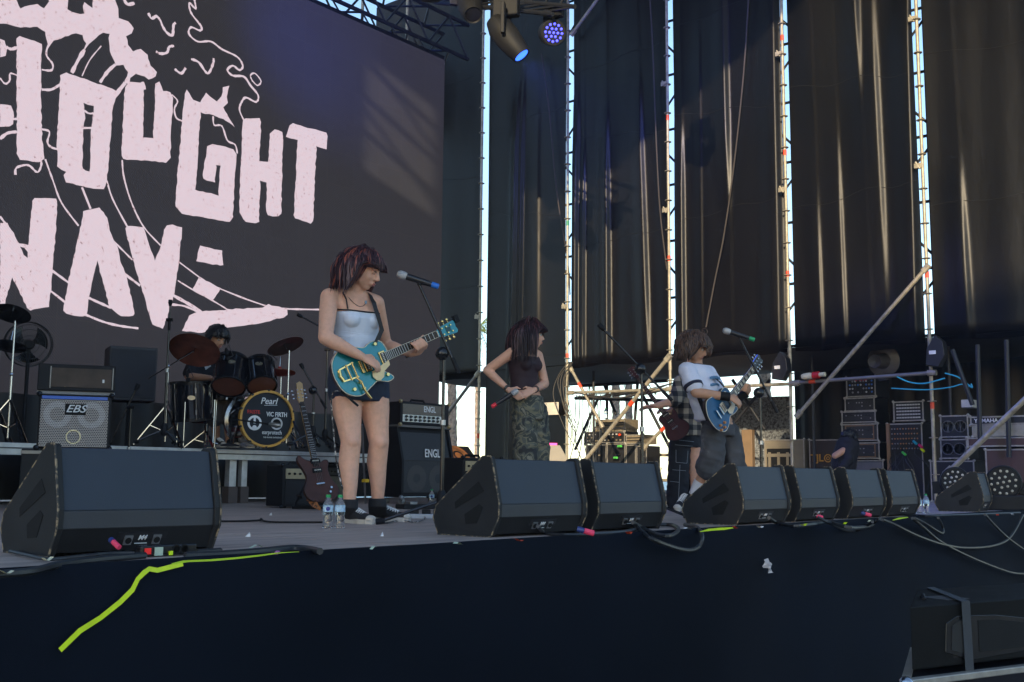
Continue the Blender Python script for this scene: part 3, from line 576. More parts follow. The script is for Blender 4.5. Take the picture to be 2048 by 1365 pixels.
# ================================================================== STAGE GEAR
CH = pm('chipped_black_edge', (0.020, 0.020, 0.021), 0.6, var=0.3, bump=0.3, bscale=200, spec=0.3, wear=(0.22, 0.17, 0.11), wamt=0.68, wscale=34)
RIM = pm('chipped_tan_rim', (0.03, 0.028, 0.026), 0.7, wear=(0.30, 0.22, 0.13), wamt=0.50, wscale=30)
WTOP = pm('blue_grey_textured_panel', (0.034, 0.044, 0.062), 0.55, var=0.14, scale=2.5, bump=0.4, bscale=420, spec=0.35, wear=(0.13, 0.12, 0.11), wamt=0.755, wscale=24)  # blue-grey sky light on the sloping panel is in its colour
WMID = pm('dark_textured_panel', (0.040, 0.042, 0.048), 0.55, var=0.14, bump=0.4, bscale=420)
HOLE = pm('hole_black', (0.004, 0.004, 0.004), 0.9, var=0.0)
def make_wedge(w=0.66):
    t = thing('floor_monitor', '', '', (0, 0, 0)); c = 0.028
    prof = [(0.04, 0.012), (0.004, 0.09), (0.002, 0.150), (0.050, 0.358), (0.095, 0.360), (0.395, 0.13), (0.415, 0.08), (0.38, 0.012)]
    body = MB().prism([prof[0], prof[1], prof[6], prof[7]], (c, 0, 0), (0, 1, 0), (0, 0, 1), (w - 2 * c, 0, 0)); body.build('shell', BLACKP, t, local=True)
    MB().prism([prof[1], prof[2], (0.03, 0.150), (0.03, 0.09)], (c, 0, 0), (0, 1, 0), (0, 0, 1), (w - 2 * c, 0, 0)).build('front_strip', WMID, t, local=True, bevel=0.003)
    MB().prism([prof[2], prof[3], prof[4], (0.12, 0.33), (0.03, 0.151)], (c, 0, 0), (0, 1, 0), (0, 0, 1), (w - 2 * c, 0, 0)).build('sloping_panel', WTOP, t, local=True, bevel=0.004)
    MB().prism([(0.098, 0.352), (0.393, 0.128), (0.385, 0.092), (0.12, 0.30)], (c, 0, 0), (0, 1, 0), (0, 0, 1), (w - 2 * c, 0, 0)).build('grille', pm('black_grille', (0.02, 0.02, 0.02), 0.7, bump=0.8, bscale=700), t, local=True)
    big = [(0.042, 0.0), (-0.006, 0.092), (-0.008, 0.156), (0.040, 0.362), (0.050, 0.372), (0.098, 0.372), (0.403, 0.138), (0.424, 0.08), (0.388, 0.0)]
    for x0 in (0, w - c):
        ck = MB().prism(big, (x0, 0, 0), (0, 1, 0), (0, 0, 1), (c, 0, 0)).build('end_cheek', CH, t, local=True, bevel=0.005)
        MB().tube([(x0 + (0.003 if x0 == 0 else c - 0.003), a, b) for a, b in big], 0.0042, 6, close=True).build('worn_rim', RIM, ck, True, local=True)
        xs = -0.002 if x0 == 0 else w - 0.001
        for poly in ([(0.085, 0.21), (0.12, 0.255), (0.275, 0.155), (0.27, 0.125)], [(0.09, 0.135), (0.115, 0.15), (0.21, 0.10), (0.20, 0.055), (0.13, 0.06)]):
            MB().prism(poly, (xs, 0, 0), (0, 1, 0), (0, 0, 1), (0.003, 0, 0)).build('handle_slot', HOLE, ck, local=True)  # flat dark plate, the shade inside the handle recess is its colour
    # connector tray on the undercut front face
    d = (V((0, 0.05, 0.012)) - V((0, 0.004, 0.09))).normalized(); u = -d; n = V((1, 0, 0)).cross(u); n = n if n.y < 0 else -n
    cen = V((w * 0.52, 0.027, 0.050)); F = Matrix((V((1, 0, 0)), u, n)).transposed()
    pl = MB().box(cen + n * 0.002, (0.20, 0.062, 0.004), F).build('connector_plate', pm('black_plate', (0.015, 0.015, 0.017), 0.4), t, local=True)
    for dx in (-0.055, 0.06): 
        MB().box(cen + V((dx, 0, 0)) + n * 0.006, (0.032, 0.036, 0.005), F).build('socket_flange', STEEL, pl, local=True)
        MB().lathe([(0.012, 0.0), (0.012, 0.004)], cen + V((dx, 0, 0)) + n * 0.008, n, 12).build('socket', HOLE, pl, local=True)
    text('lettering', 'M4', cen + n * 0.006 + u * 0.008, (1, 0, 0), u, 0.018, WHITEP, pl, shear=0.2, bold=0.02)
    MB().box(cen - u * 0.014 + n * 0.006, (0.05, 0.003, 0.002), F).build('print_line', WHITEP, pl, local=True)
    return t
wproto = make_wedge()
WD = [(1.80, 0.36, -3, 'large floor monitor at left front beside the power strip'), (3.83, 0.20, -2, 'chipped floor monitor in front of the singer, left of its pair'), (4.62, 0.20, 0, 'chipped floor monitor in front of the singer, right of its pair'), (6.05, 0.13, 0, 'chipped floor monitor in front of the white-shirt guitarist, first of four'), (6.86, 0.13, 1, 'floor monitor second in the row of four at right'), (7.72, 0.13, 0, 'floor monitor third in the row of four at right'), (8.50, 0.13, 1, 'floor monitor last in the row of four, beside two bottles')]
for i, (x, y, a, l) in enumerate(WD):
    o = wproto if i == 0 else copy_tree(wproto)
    o.location = (x, y, 0.003); o.rotation_euler = (0, 0, math.radians(a)); tag(o, l, 'floor monitor', 'floor monitors along the stage front')
    o.scale = (0.93, 1, 1) if i == 0 else (1, 1, 1)
o = copy_tree(wproto); p = onz(1966, 1025); o.location = (p.x, p.y, 0.003); o.rotation_euler = (0, 0, math.radians(9)); tag(o, 'floor monitor turned sideways at far right near the round lamps', 'floor monitor', 'floor monitors along the stage front')

def rzphi(phi): return -math.radians(50.2) + math.radians(phi)
def boxthing(name, label, cat, corner, phi, group=None):
    """thing whose local x runs along its face to the photo right, y goes into depth, z up; origin = lower left front corner"""
    return thing(name, label, cat, corner, rzphi(phi), group)
X, Y, Z = V((1, 0, 0)), V((0, 1, 0)), V((0, 0, 1))
def lbox(t, name, x0, x1, y0, y1, z0, z1, mat, bevel=0.0, par=None):
    return MB().box(((x0 + x1) / 2, (y0 + y1) / 2, (z0 + z1) / 2), (abs(x1 - x0), abs(y1 - y0), abs(z1 - z0))).build(name, mat, par or t, local=True, bevel=bevel)
def ltext(t, s, x, z, h, mat, y=-0.004, **k):
    B = t
    while B.parent: B = B.parent
    M = B.matrix_basis; o = text('lettering', s, M @ V((x, y, z)), M.to_3x3() @ X, M.to_3x3() @ Z, h, mat, None, **k)
    o.data.transform(M.inverted()); o.parent = t; return o
def mesh_grille(name, c1, c2, s=55):
    if name in MATS: return MATS[name]
    m = pm(name, c1, 0.5); nt = m.node_tree; b = nt.nodes['Principled BSDF']; tc = nt.nodes.new('ShaderNodeTexCoord')
    br = nt.nodes.new('ShaderNodeTexBrick'); br.inputs['Color1'].default_value = (*c1, 1); br.inputs['Color2'].default_value = (*[q * 0.8 for q in c1], 1); br.inputs['Mortar'].default_value = (*c2, 1)
    br.inputs['Scale'].default_value = s; br.inputs['Brick Width'].default_value = 1.0; br.inputs['Row Height'].default_value = 0.8; br.inputs['Mortar Size'].default_value = 0.17; br.offset = 0.5
    mp = nt.nodes.new('ShaderNodeMapping'); mp.inputs['Rotation'].default_value = (math.radians(90), 0, 0)
    nt.links.new(tc.outputs['Object'], mp.inputs[0]); nt.links.new(mp.outputs[0], br.inputs[0]); nt.links.new(br.outputs[0], b.inputs['Base Color'])
    bp = nt.nodes.new('ShaderNodeBump'); bp.inputs['Strength'].default_value = 0.7; bp.inputs['Distance'].default_value = 0.004; nt.links.new(br.outputs[1], bp.inputs['Height']); nt.links.new(bp.outputs[0], b.inputs['Normal'])
    return m
def tubl(t, name, pts, r, mat, par=None, n=8): return MB().tube(pts, r, n).build(name, mat, par or t, True, local=True)

# ---- bass amplifier stack at left
c = atd(79, 788, 8.2); phi = 20
t = boxthing('road_case', 'black road case under the bass cabinet at far left', 'case', (c.x, c.y, 0), phi); T, Nn = fdir(phi)
lbox(t, 'body', -0.10, 0.62, 0.0, 0.5, 0.02, 0.465, BLACKP, 0.008)
for z in (0.04, 0.44): lbox(t, 'edge_rail', -0.104, 0.624, -0.006, 0.02, z - 0.012, z + 0.012, pm('dull_rail', (0.16, 0.16, 0.16), 0.4, metal=0.7))
lbox(t, 'latch', 0.2, 0.28, -0.012, 0.0, 0.27, 0.33, STEEL)
h0 = 0.475
t = boxthing('bass_cabinet', 'black bass cabinet with silver mesh, blue stripe and white hand-drawn lettering', 'speaker', (c.x, c.y, h0), phi)
w, h = 0.515, c.z - h0
lbox(t, 'shell', 0, w, 0.0, 0.42, 0, h, TOLEX, 0.008)
lbox(t, 'blue_stripe', 0.02, w - 0.03, -0.006, 0.002, h - 0.035, h - 0.012, pm('blue_stripe', (0.02, 0.12, 0.55), 0.4))
g = lbox(t, 'mesh_grille', 0.015, w - 0.02, -0.008, 0.001, 0.01, h - 0.04, mesh_grille('silver_mesh', (0.03, 0.028, 0.03), (0.46, 0.40, 0.36), 62))
rm = mesh_grille('pale_mesh', (0.22, 0.20, 0.20), (0.55, 0.50, 0.48), 62)
for x in (0.135, 0.375): MB().lathe([(0.055, 0.0), (0.055, 0.003), (0.10, 0.003), (0.10, 0.0)], (x, -0.008, h * 0.62), (0, -1, 0), 28).build('speaker_ring', rm, g, local=True)
MB().lathe([(0.046, 0.0), (0.046, 0.004), (0.054, 0.004), (0.054, 0.0)], (0.255, -0.008, 0.085), (0, -1, 0), 24).build('port_ring', pm('brass_ring', (0.5, 0.45, 0.3), 0.4, metal=0.6), g, local=True)
ltext(t, 'EBS', 0.26, h * 0.73, 0.055, WHITEP, y=-0.014, shear=0.35, bold=0.015, sx=1.15)
lbox(t, 'badge_plate', 0.185, 0.335, -0.012, -0.008, h * 0.73 - 0.045, h * 0.73 + 0.04, HOLE)
for x in (0, w):
    for z in (0, h): MB().ball((x, 0.0, z), 0.022, 8, 6).build('corner_cap', BLACKG, t, local=True)
t = boxthing('bass_amplifier_head', 'worn black bass amplifier head with brown scratched front on the cabinet', 'amplifier', (c.x, c.y, c.z + 0.028), phi); h = 0.205
lbox(t, 'shell', -0.02, w + 0.02, 0.0, 0.40, 0, h, TOLEX, 0.008)
fr = lbox(t, 'front_cloth', 0.075, w - 0.01, -0.006, 0.0, 0.03, h - 0.03, pm('brown_cloth', (0.085, 0.060, 0.045), 0.8, var=0.35, scale=7, bump=0.5, bscale=300, wear=(0.42, 0.30, 0.16), wamt=0.69, wscale=9))
lbox(t, 'lamp', w - 0.075, w - 0.06, -0.012, -0.004, 0.07, 0.095, WHITEP)
lbox(t, 'feet_strip', -0.02, w + 0.02, 0.02, 0.38, -0.024, 0, pm('grey_strip', (0.25, 0.25, 0.26), 0.5))
for x in (0.07, w): lbox(t, 'metal_edge', x - 0.004, x + 0.004, -0.009, 0.0, 0.02, h - 0.02, pm('dull_rail', (0.16, 0.16, 0.16), 0.4))
for k in range(3): p = atd(55 + 40 * k, 735, 8.2)
# ---- pedestal fan
c = atd(58, 689, 11.0); n = (CAM - c).normalized(); n = (n + RTH * 0.15).normalized(); F = frame(n)
t = thing('pedestal_fan', 'black round fan behind the bass amplifier', 'fan', (c.x, c.y, 0.56))
BG = pm('black_wire', (0.015, 0.016, 0.018), 0.5)
MB().cyl((c.x, c.y, 0.56), c + V((0, 0, -0.05)), 0.018, 10).build('pole', BLACKC, t)
for r, dz in ((0.225, 0), (0.225, -0.10), (0.20, 0.045), (0.15, 0.06), (0.09, 0.065)):
    MB().tube([c + F @ V((r * math.cos(a), r * math.sin(a), dz)) for a in [2 * math.pi * k / 36 for k in range(36)]], 0.006 if r > 0.22 else 0.003, 5, close=True).build('cage_ring', BG, t)
mb = MB()
for k in range(56):
    a = 2 * math.pi * k / 56; d = V((math.cos(a), math.sin(a), 0)); mb.tube([c + F @ (d * q + V((0, 0, z))) for q, z in ((0.05, 0.065), (0.15, 0.06), (0.20, 0.045), (0.225, 0.0), (0.225, -0.10))], 0.0016, 4)
mb.build('cage_wires', BG, t)
for k in range(3):
    a0 = 2 * math.pi * k / 3 + 0.5; q = MB(); q.grid(lambda u, v: c + F @ V(((0.04 + 0.15 * v) * math.cos(a0 + (u - .5) * (0.5 + 0.9 * v)), (0.04 + 0.15 * v) * math.sin(a0 + (u - .5) * (0.5 + 0.9 * v)), -0.06 + 0.07 * (u - .5))), 6, 4); q.build('blade', BLACKG, t, True)
MB().lathe([(0.0, 0.07), (0.04, 0.07), (0.055, 0.02), (0.055, -0.14), (0.03, -0.18)], c, n, 16).build('motor', BLACKC, t, True)

# ---- drum riser
RZ = 0.56; pr = onz(480, 897, RZ); RYF = pr.y
t = thing('drum_riser', 'low drum riser with aluminium rail and red carpet edge', 'platform', (pr.x, RYF, 0))
MB().box((5.2, RYF + 1.1, RZ - 0.05), (7.6, 2.16, 0.05)).build('deck_board', BLACKP, t)
MB().box((5.2, RYF + 0.015, RZ - 0.068), (7.6, 0.05, 0.105)).build('front_rail', ALU, t, bevel=0.004)
MB().box((5.2, RYF - 0.012, RZ - 0.060), (7.6, 0.006, 0.012)).build('rail_groove', pm('dark_groove', (0.10, 0.10, 0.10), 0.6), t)
m_red = pm('red_carpet', (0.34, 0.015, 0.03), 0.9, var=0.25, bump=0.4, bscale=200)
MB().grid(lambda a, b: V((pr.x - 0.25 + 3.6 * a, RYF - 0.016 + 1.6 * b, RZ - 0.018 + 0.006 * math.sin(a * 40) + (-0.012 if b < 0.01 else 0))), 60, 6).build('red_carpet', m_red, t)
for (px, w_) in ((461, 0.085), (485, 0.07), (330, 0.08), (700, 0.08)):
    q = ony(px, 950, RYF + 0.10); MB().box((q.x, RYF + 0.10, 0.25), (w_, w_, 0.46)).build('leg', ALU, t, bevel=0.006)
    MB().box((q.x, RYF + 0.10, 0.085), (w_ + 0.03, w_ + 0.03, 0.17)).build('foot', pm('foot_brown', (0.10, 0.075, 0.065), 0.7), t, bevel=0.005)
# black drape under and behind the screen
def drape(a, b): x = 0.5 + 12.1 * a; return V((x, LY - 0.25 + 0.05 * math.sin(x * 11), 1.16 * b))
o = MB().grid(drape, 160, 2).build('black_drape', m_tarp, smooth=True); tag(o, 'black drape closing the gap under the screen', 'drape')

# ---- drum kit (each piece on its own stand is a thing)
SHELL = pm('black_drum_lacquer', (0.010, 0.010, 0.014), 0.10, var=0.1, coat=1.0, spec=0.6)
HEADU = pm('drum_head_underside', (0.15, 0.055, 0.035), 0.35, var=0.2)
HEADW = pm('drum_head_white', (0.6, 0.58, 0.55), 0.5)
CYM = pm('cymbal_bronze', (0.22, 0.07, 0.04), 0.34, metal=0.75, var=0.25, scale=12)
def oval_badge(c, n, t, s=0.03):
    F = frame(n); MB().prism([(s * 1.25 * math.cos(a), s * 0.75 * math.sin(a)) for a in [2 * math.pi * k / 20 for k in range(20)]], c, F.col[0], F.col[1], V(n).normalized() * 0.003).build('badge', pm('badge_metal', (0.62, 0.55, 0.42), 0.3, metal=0.8), t)
def drum(name, label, top, bot, r, under=True, lugs=6, legs=None, badge=True):
    ax = (top - bot).normalized(); L = (top - bot).length; t = thing(name, label, 'drum', bot)
    MB().lathe([(r, 0.012), (r, L - 0.012)], bot, ax, 32).build('shell', SHELL, t, True)
    MB().lathe([(0.0, 0.004), (r * 0.98, 0.004), (r * 0.98, 0.01)], bot, ax, 32, caps=False).build('bottom_head', HEADU, t)
    MB().lathe([(0.0, L - 0.004), (r * 0.98, L - 0.004), (r * 0.98, L - 0.01)], bot, ax, 32, caps=False).build('top_head', HEADW, t)
    for h in (0.008, L - 0.008): MB().lathe([(r + 0.002, h - 0.016), (r + 0.014, h - 0.016), (r + 0.014, h + 0.014), (r + 0.002, h + 0.014)], bot, ax, 32, caps=False).build('hoop', BLACKG, t, True)
    e1 = ax.orthogonal().normalized(); e2 = ax.cross(e1)
    for k in range(lugs):
        a = 2 * math.pi * k / lugs + 0.4; d = e1 * math.cos(a) + e2 * math.sin(a)
        for h in (L * 0.22, L * 0.78): MB().bar(bot + ax * (h - 0.025) + d * (r + 0.008), bot + ax * (h + 0.025) + d * (r + 0.008), 0.014, 0.016, d).build('lug', CHROME, t)
        MB().cyl(bot + ax * 0.01 + d * (r + 0.014), bot + ax * (L - 0.01) + d * (r + 0.014), 0.003, 6).build('tension_rod', CHROME, t)
    tc = (CAM - (top + bot) / 2); tc = (tc - ax * tc.dot(ax)).normalized()
    if badge: oval_badge(bot.lerp(top, 0.6) + tc * (r + 0.002), tc, t)
    if legs:
        for k in range(3):
            a = 2 * math.pi * k / 3 + 0.9; d = e1 * math.cos(a) + e2 * math.sin(a); p = bot + d * (r + 0.02)
            MB().tube([p + V((0, 0, L * 0.5)), p - V((0, 0, bot.z - RZ - 0.03)), p + d * 0.05 - V((0, 0, bot.z - RZ - 0.012))], 0.007, 8).build('leg', CHROME, t, True)
    return t
ZD = 10.8
drum('floor_tom', 'large black floor tom at the left of the drum kit', atd(382, 764, ZD), atd(384, 840, ZD), 0.195, legs=True)
drum('rack_tom', 'left black rack tom showing its brown underside', atd(464, 724, ZD + 0.12), atd(457, 774, ZD - 0.08), 0.158)
drum('rack_tom', 'right smaller black rack tom beside the crash cymbal', atd(518, 729, ZD + 0.18), atd(524, 772, ZD), 0.140)
drum('snare_drum', 'snare drum half hidden behind the toms before the drummer', atd(445, 778, ZD + 0.5), atd(445, 797, ZD + 0.5), 0.17, legs=True, badge=False)
# bass drum
kn = fdir(34)[1]; kc = atd(534, 838, ZD); kb = kc - kn * 0.46; t = thing('bass_drum', 'black bass drum with yellow hoop and sponsor lettering on its front', 'drum', (kc.x, kc.y, RZ)); R0 = 0.272
MB().lathe([(R0 - 0.006, 0.02), (R0 - 0.006, 0.44)], kb, kn, 44).build('shell', SHELL, t, True)
MB().lathe([(0, 0.452), (R0 - 0.012, 0.452), (R0 - 0.012, 0.446)], kb, kn, 44, caps=False).build('front_head', pm('black_head', (0.016, 0.019, 0.026), 0.5, var=0.3, spec=0.25), t)
WH = pm('yellow_wood_hoop', (0.62, 0.32, 0.05), 0.4, var=0.2, scale=8)
MB().lathe([(R0 - 0.010, 0.42), (R0 + 0.012, 0.42), (R0 + 0.012, 0.475), (R0 - 0.010, 0.475), (R0 - 0.010, 0.42)], kb, kn, 44, caps=False).build('front_hoop', WH, t, True)
MB().lathe([(R0 - 0.010, -0.01), (R0 + 0.012, -0.01), (R0 + 0.012, 0.035), (R0 - 0.010, 0.035)], kb, kn, 44, caps=False).build('rear_hoop', CHROME, t, True)
F = frame(kn); e1, e2 = F.col[0], F.col[1]; fc = kb + kn * 0.4535
for k in range(10):
    a = 2 * math.pi * k / 10 + 0.3; d = e1 * math.cos(a) + e2 * math.sin(a); MB().bar(kb + kn * 0.405 + d * (R0 + 0.012), kb + kn * 0.48 + d * (R0 + 0.012), 0.022, 0.016, d).build('claw', BLACKG, t); MB().cyl(kb + kn * 0.30 + d * (R0 + 0.014), kb + kn * 0.41 + d * (R0 + 0.014), 0.004, 6).build('tension_rod', CHROME, t)
def kt(s, x, y, h, mat, **k): return text('lettering', s, fc + e1 * x + e2 * y, e1, e2, h, mat, t, **k)
kt('Pearl', 0.015, 0.175, 0.062, WHITEP, shear=0.25, bold=0.012, sx=0.95)
MB().bar(fc + e1 * -0.03 + e2 * 0.133, fc + e1 * 0.105 + e2 * 0.140, 0.004, 0.004, kn).build('underline', WHITEP, t)
kt('PAISTE', -0.135, 0.062, 0.036, pm('red_print', (0.6, 0.03, 0.02), 0.5), shear=-0.15, bold=0.012, sx=0.85)
kt('VIC FIRTH', 0.105, 0.045, 0.043, WHITEP, bold=0.03, sx=0.78)
kt('earprotech', 0.06, -0.135, 0.040, WHITEP, bold=0.008, sx=0.80)
kt('THE IN-EAR EXPERIENCE', 0.07, -0.185, 0.014, WHITEP, sx=0.9)
MB().lathe([(0.052, 0), (0.052, 0.002), (0.074, 0.002), (0.074, 0)], fc - e1 * 0.125 - e2 * 0.045, kn, 28).build('logo_ring', WHITEP, t)
MB().bar(fc - e1 * 0.125 + e2 * 0.02 + kn * 0.001, fc - e1 * 0.125 - e2 * 0.05 + kn * 0.001, 0.022, 0.003, kn).build('logo_bar', WHITEP, t)
MB().lathe([(0.0, 0), (0.0, 0.002), (0.024, 0.002)], fc - e1 * 0.125 - e2 * 0.092, kn, 20, caps=False).build('logo_dot', WHITEP, t)
MB().lathe([(0.045, 0), (0.045, 0.004), (0.062, 0.004), (0.062, 0)], fc + e1 * 0.105 - e2 * 0.045, kn, 28).build('port_ring', pm('port_white', (0.55, 0.55, 0.55), 0.4), t)
MB().lathe([(0, 0.0015), (0.045, 0.0015)], fc + e1 * 0.105 - e2 * 0.045, kn, 28, caps=False).build('port_hole', HOLE, t)
for s in (-1, 1): MB().tube([kb + kn * 0.33 + e1 * s * 0.26 - e2 * 0.08, kb + kn * 0.52 + e1 * s * 0.37 - e2 * 0.272], 0.009, 8).build('spur', CHROME, t, True)
for dx in (-0.05, 0.05): MB().cyl(kb + kn * 0.25 + e2 * 0.26 + e1 * dx, kb + kn * 0.28 + e2 * 0.48 + e1 * dx, 0.011, 10).build('tom_post', CHROME, t, True)
MB().box(kb + kn * 0.26 + e2 * 0.275, (0.14, 0.05, 0.05), F).build('post_block', CHROME, t, bevel=0.01)
# kick microphone
t = thing('kick_microphone', 'short boom microphone pointing at the bass drum hole', 'microphone', (kc.x, kc.y, RZ))
a = atd(462, 838, ZD - 0.4); b = atd(548, 850, ZD - 0.42); MB().cyl(a, b, 0.008, 8).build('boom', BLACKC, t, True); MB().lathe([(0.014, -0.05), (0.024, 0.0), (0.024, 0.05), (0.016, 0.065)], b, (b - a), 14).build('mic_body', pm('grey_mic', (0.3, 0.3, 0.28), 0.35, metal=0.8), t, True)
MB().cyl(a, V((a.x, a.y, RZ + 0.01)), 0.009, 8).build('pole', BLACKC, t); MB().lathe([(0.09, 0), (0.09, 0.012), (0.012, 0.03)], (a.x, a.y, RZ), Z, 16).build('base', BLACKC, t)

def tripod(t, c, h=0.42, spread=0.30, mat=CHROME, r=0.009, a0=0.5, z0=RZ):
    for k in range(3):
        a = a0 + 2 * math.pi * k / 3; d = V((math.cos(a), math.sin(a), 0)); 
        MB().bar(V((c.x, c.y, z0 + h)), V((c.x, c.y, z0 + 0.01)) + d * spread, 0.022, 0.008).build('leg', mat, t)
        MB().bar(V((c.x, c.y, z0 + h * 0.35)), V((c.x, c.y, z0 + h * 0.5)) + d * spread * 0.5, 0.014, 0.006).build('brace', mat, t)
        MB().ball(V((c.x, c.y, z0 + 0.012)) + d * spread, 0.014, 8, 6).build('rubber_foot', BLACKC, t)
def cymbal(px, py, Zc, nrm, r, base, label, joint=None, hat=False, z0=RZ, mat=CYM):
    c = atd(px, py, Zc); t = thing('cymbal_stand', label, 'cymbal', (base.x, base.y, z0), group='cymbals of the drum kits')
    n = V(nrm).normalized()
    prof = [(0.006, 0.034), (0.03, 0.034), (0.055, 0.020), (r * 0.6, 0.008), (r, 0.0), (r, -0.002), (r * 0.6, 0.004), (0.05, 0.014), (0.006, 0.030)]
    MB().lathe(prof, c, n, 40, caps=False).build('cymbal', mat, t, True)
    if hat: MB().lathe([(p, -q - 0.012) for p, q in prof], c, n, 40, caps=False).build('lower_cymbal', mat, t, True)
    j = joint or V((base.x, base.y, c.z - 0.03))
    MB().cyl(V((base.x, base.y, z0 + 0.05)), V((base.x, base.y, z0 + (j.z - z0) * 0.55)), 0.0125, 10).build('lower_tube', CHROME, t, True)
    MB().cyl(V((base.x, base.y, z0 + (j.z - z0) * 0.5)), j, 0.009, 10).build('upper_tube', CHROME, t, True)
    MB().ball(V((base.x, base.y, z0 + (j.z - z0) * 0.55)), 0.02, 8, 6).build('wing_clamp', CHROME, t)
    if joint: 
        d = (c - j).normalized(); MB().cyl(j - d * 0.32, c - d * 0.01, 0.007, 8).build('boom', CHROME, t, True); MB().ball(j, 0.022, 8, 6).build('tilter', CHROME, t)
    MB().cyl(c - n * 0.03, c + n * (0.07 if not hat else 0.16), 0.005, 8).build('top_rod', CHROME, t)
    MB().lathe([(0.018, 0.035), (0.018, 0.05), (0.01, 0.055)], c, n, 10).build('felt', pm('red_felt', (0.3, 0.03, 0.03), 0.9), t)
    tripod(t, base, z0=z0); return t
bs = atd(331, 860, ZD); bs.z = RZ
cymbal(389, 701, ZD - 0.1, Z * 0.80 + FWH * 0.55 + RTH * 0.02, 0.25, bs, 'big dark red crash cymbal at the left of the drummer on a boom stand', V((bs.x, bs.y, atd(336, 731, ZD).z)))
bs = atd(573, 860, ZD + 0.2); bs.z = RZ
cymbal(571, 693, ZD + 0.2, Z * 0.92 - RTH * 0.42 + FWH * 0.22, 0.19, bs, 'tilted crash cymbal at the right end of the drum kit', mat=pm('cymbal_dark', (0.12, 0.09, 0.075), 0.34, metal=0.8, var=0.25, scale=12))
bs = atd(558, 868, ZD + 0.5); bs.z = RZ
cymbal(559, 744, ZD + 0.5, Z + FWH * 0.12, 0.165, bs, 'hi-hat cymbals on a chrome stand behind the bass drum', hat=True)
bs = atd(18, 830, 10.2); bs.z = RZ
cymbal(24, 628, 10.2, Z * 0.9 + FWH * 0.42, 0.17, bs, 'black cymbal at the left picture edge above the fan', mat=BLACKG)
bs = atd(-10, 830, 10.6); bs.z = RZ
cymbal(20, 692, 10.5, Z * 0.95 + FWH * 0.3, 0.15, bs, 'dark hi-hat in front of the fan at the left picture edge', hat=True, mat=BLACKG)
# drum microphones on clips
for i, (a, b, l) in enumerate([((452, 697), (456, 717), 'small clip microphone on the left rack tom'), ((532, 712), (545, 726), 'small clip microphone on the right rack tom'), ((373, 742), (376, 760), 'small clip microphone on the floor tom')]):
    p, q = atd(*a, ZD - 0.05), atd(*b, ZD - 0.1); t = thing('clip_microphone', l, 'microphone', q, group='drum microphones')
    MB().lathe([(0.010, 0), (0.017, 0.02), (0.017, 0.06), (0.011, 0.075)], p, q - p, 12).build('mic_body', BLACKC, t, True)
    MB().tube([p, p + V((0.03, 0, 0.04)), q + V((0.06, 0, 0.03)), q], 0.004, 6).build('gooseneck', CABLE, t, True); MB().box(q, (0.03, 0.03, 0.04)).build('clip', BLACKC, t, bevel=0.004)

# ---- microphone stands
def mic(t, c, d, band, s=1.0):
    d = V(d).normalized()
    MB().lathe([(0.0, -0.012), (0.016, -0.008), (0.0245, 0.006), (0.0255, 0.018), (0.024, 0.038), (0.020, 0.050)], c, d, 18).build('mic_grille', pm('mic_mesh', (0.62, 0.60, 0.58), 0.4, metal=0.8, bump=1.0, bscale=700), t, True)
    MB().lathe([(0.021, 0.050), (0.020, 0.065), (0.0185, 0.16), (0.0165, 0.205)], c, d, 16).build('mic_body', pm('mic_black', (0.018, 0.018, 0.022), 0.35), t, True)
    MB().lathe([(0.0175, 0.205), (0.0175, 0.245), (0.012, 0.25)], c, d, 16).build('mic_end_band', band, t, True)
def mic_stand(label, base, top, b0, b1, micdir=None, band=None, legs=True, a0=0.6, ballc=True, clip=True, z0=0.0, spread=0.36):
    t = thing('microphone_stand', label, 'microphone stand', (base.x, base.y, z0), group='microphone stands')
    MB().cyl(V((base.x, base.y, z0 + 0.10)), V((base.x, base.y, z0 + (top.z - z0) * 0.6)), 0.0125, 12).build('lower_tube', BLACKG, t, True)
    MB().cyl(V((base.x, base.y, z0 + (top.z - z0) * 0.58)), top, 0.0095, 12).build('upper_tube', BLACKG, t, True)
    MB().cyl(V((base.x, base.y, z0 + (top.z - z0) * 0.575)), V((base.x, base.y, z0 + (top.z - z0) * 0.605)), 0.017, 12).build('clutch', STEEL, t, True)
    MB().cyl(b0, b1, 0.0085, 10).build('boom', BLACKG, t, True)
    d = (b0 - b1).normalized(); MB().cyl(b0, b0 + d * 0.10, 0.013, 10).build('counter_grip', BLACKC, t, True)
    if ballc: MB().ball(top - V((0, 0, 0.005)) - RTH * 0.01, 0.042, 16, 12).build('ball_clutch', BLACKG, t, True)
    MB().cyl(top - RTH * 0.03, top + RTH * 0.03, 0.016, 10).build('boom_joint', BLACKC, t, True)
    for k in range(3):
        a = a0 + 2 * math.pi * k / 3; dd = V((math.cos(a), math.sin(a), 0)); e = V((base.x, base.y, z0 + 0.02)) + dd * spread
        MB().cyl(V((base.x, base.y, z0 + 0.14)), e, 0.010, 8).build('leg', BLACKG, t, True); MB().cyl(e - dd * 0.03 + V((0, 0, 0.005)), e + dd * 0.02, 0.018, 10).build('rubber_foot', BLACKC, t, True)
    MB().lathe([(0.02, 0.08), (0.032, 0.10), (0.032, 0.17), (0.018, 0.20)], (base.x, base.y, z0), Z, 14).build('hub', BLACKC, t, True)
    if micdir is not None:
        md = V(micdir).normalized(); mc = b1 - md * 0.13 + V((0, 0, 0.028)); mic(t, mc, md, band); MB().cyl(b1, b1 + V((0, 0, 0.02)), 0.013, 8).build('mic_clip', BLACKC, t)
    elif clip: MB().lathe([(0.012, -0.03), (0.02, 0.0), (0.018, 0.03)], b1, (b1 - b0), 10).build('mic_clip', BLACKC, t, True)
    return t
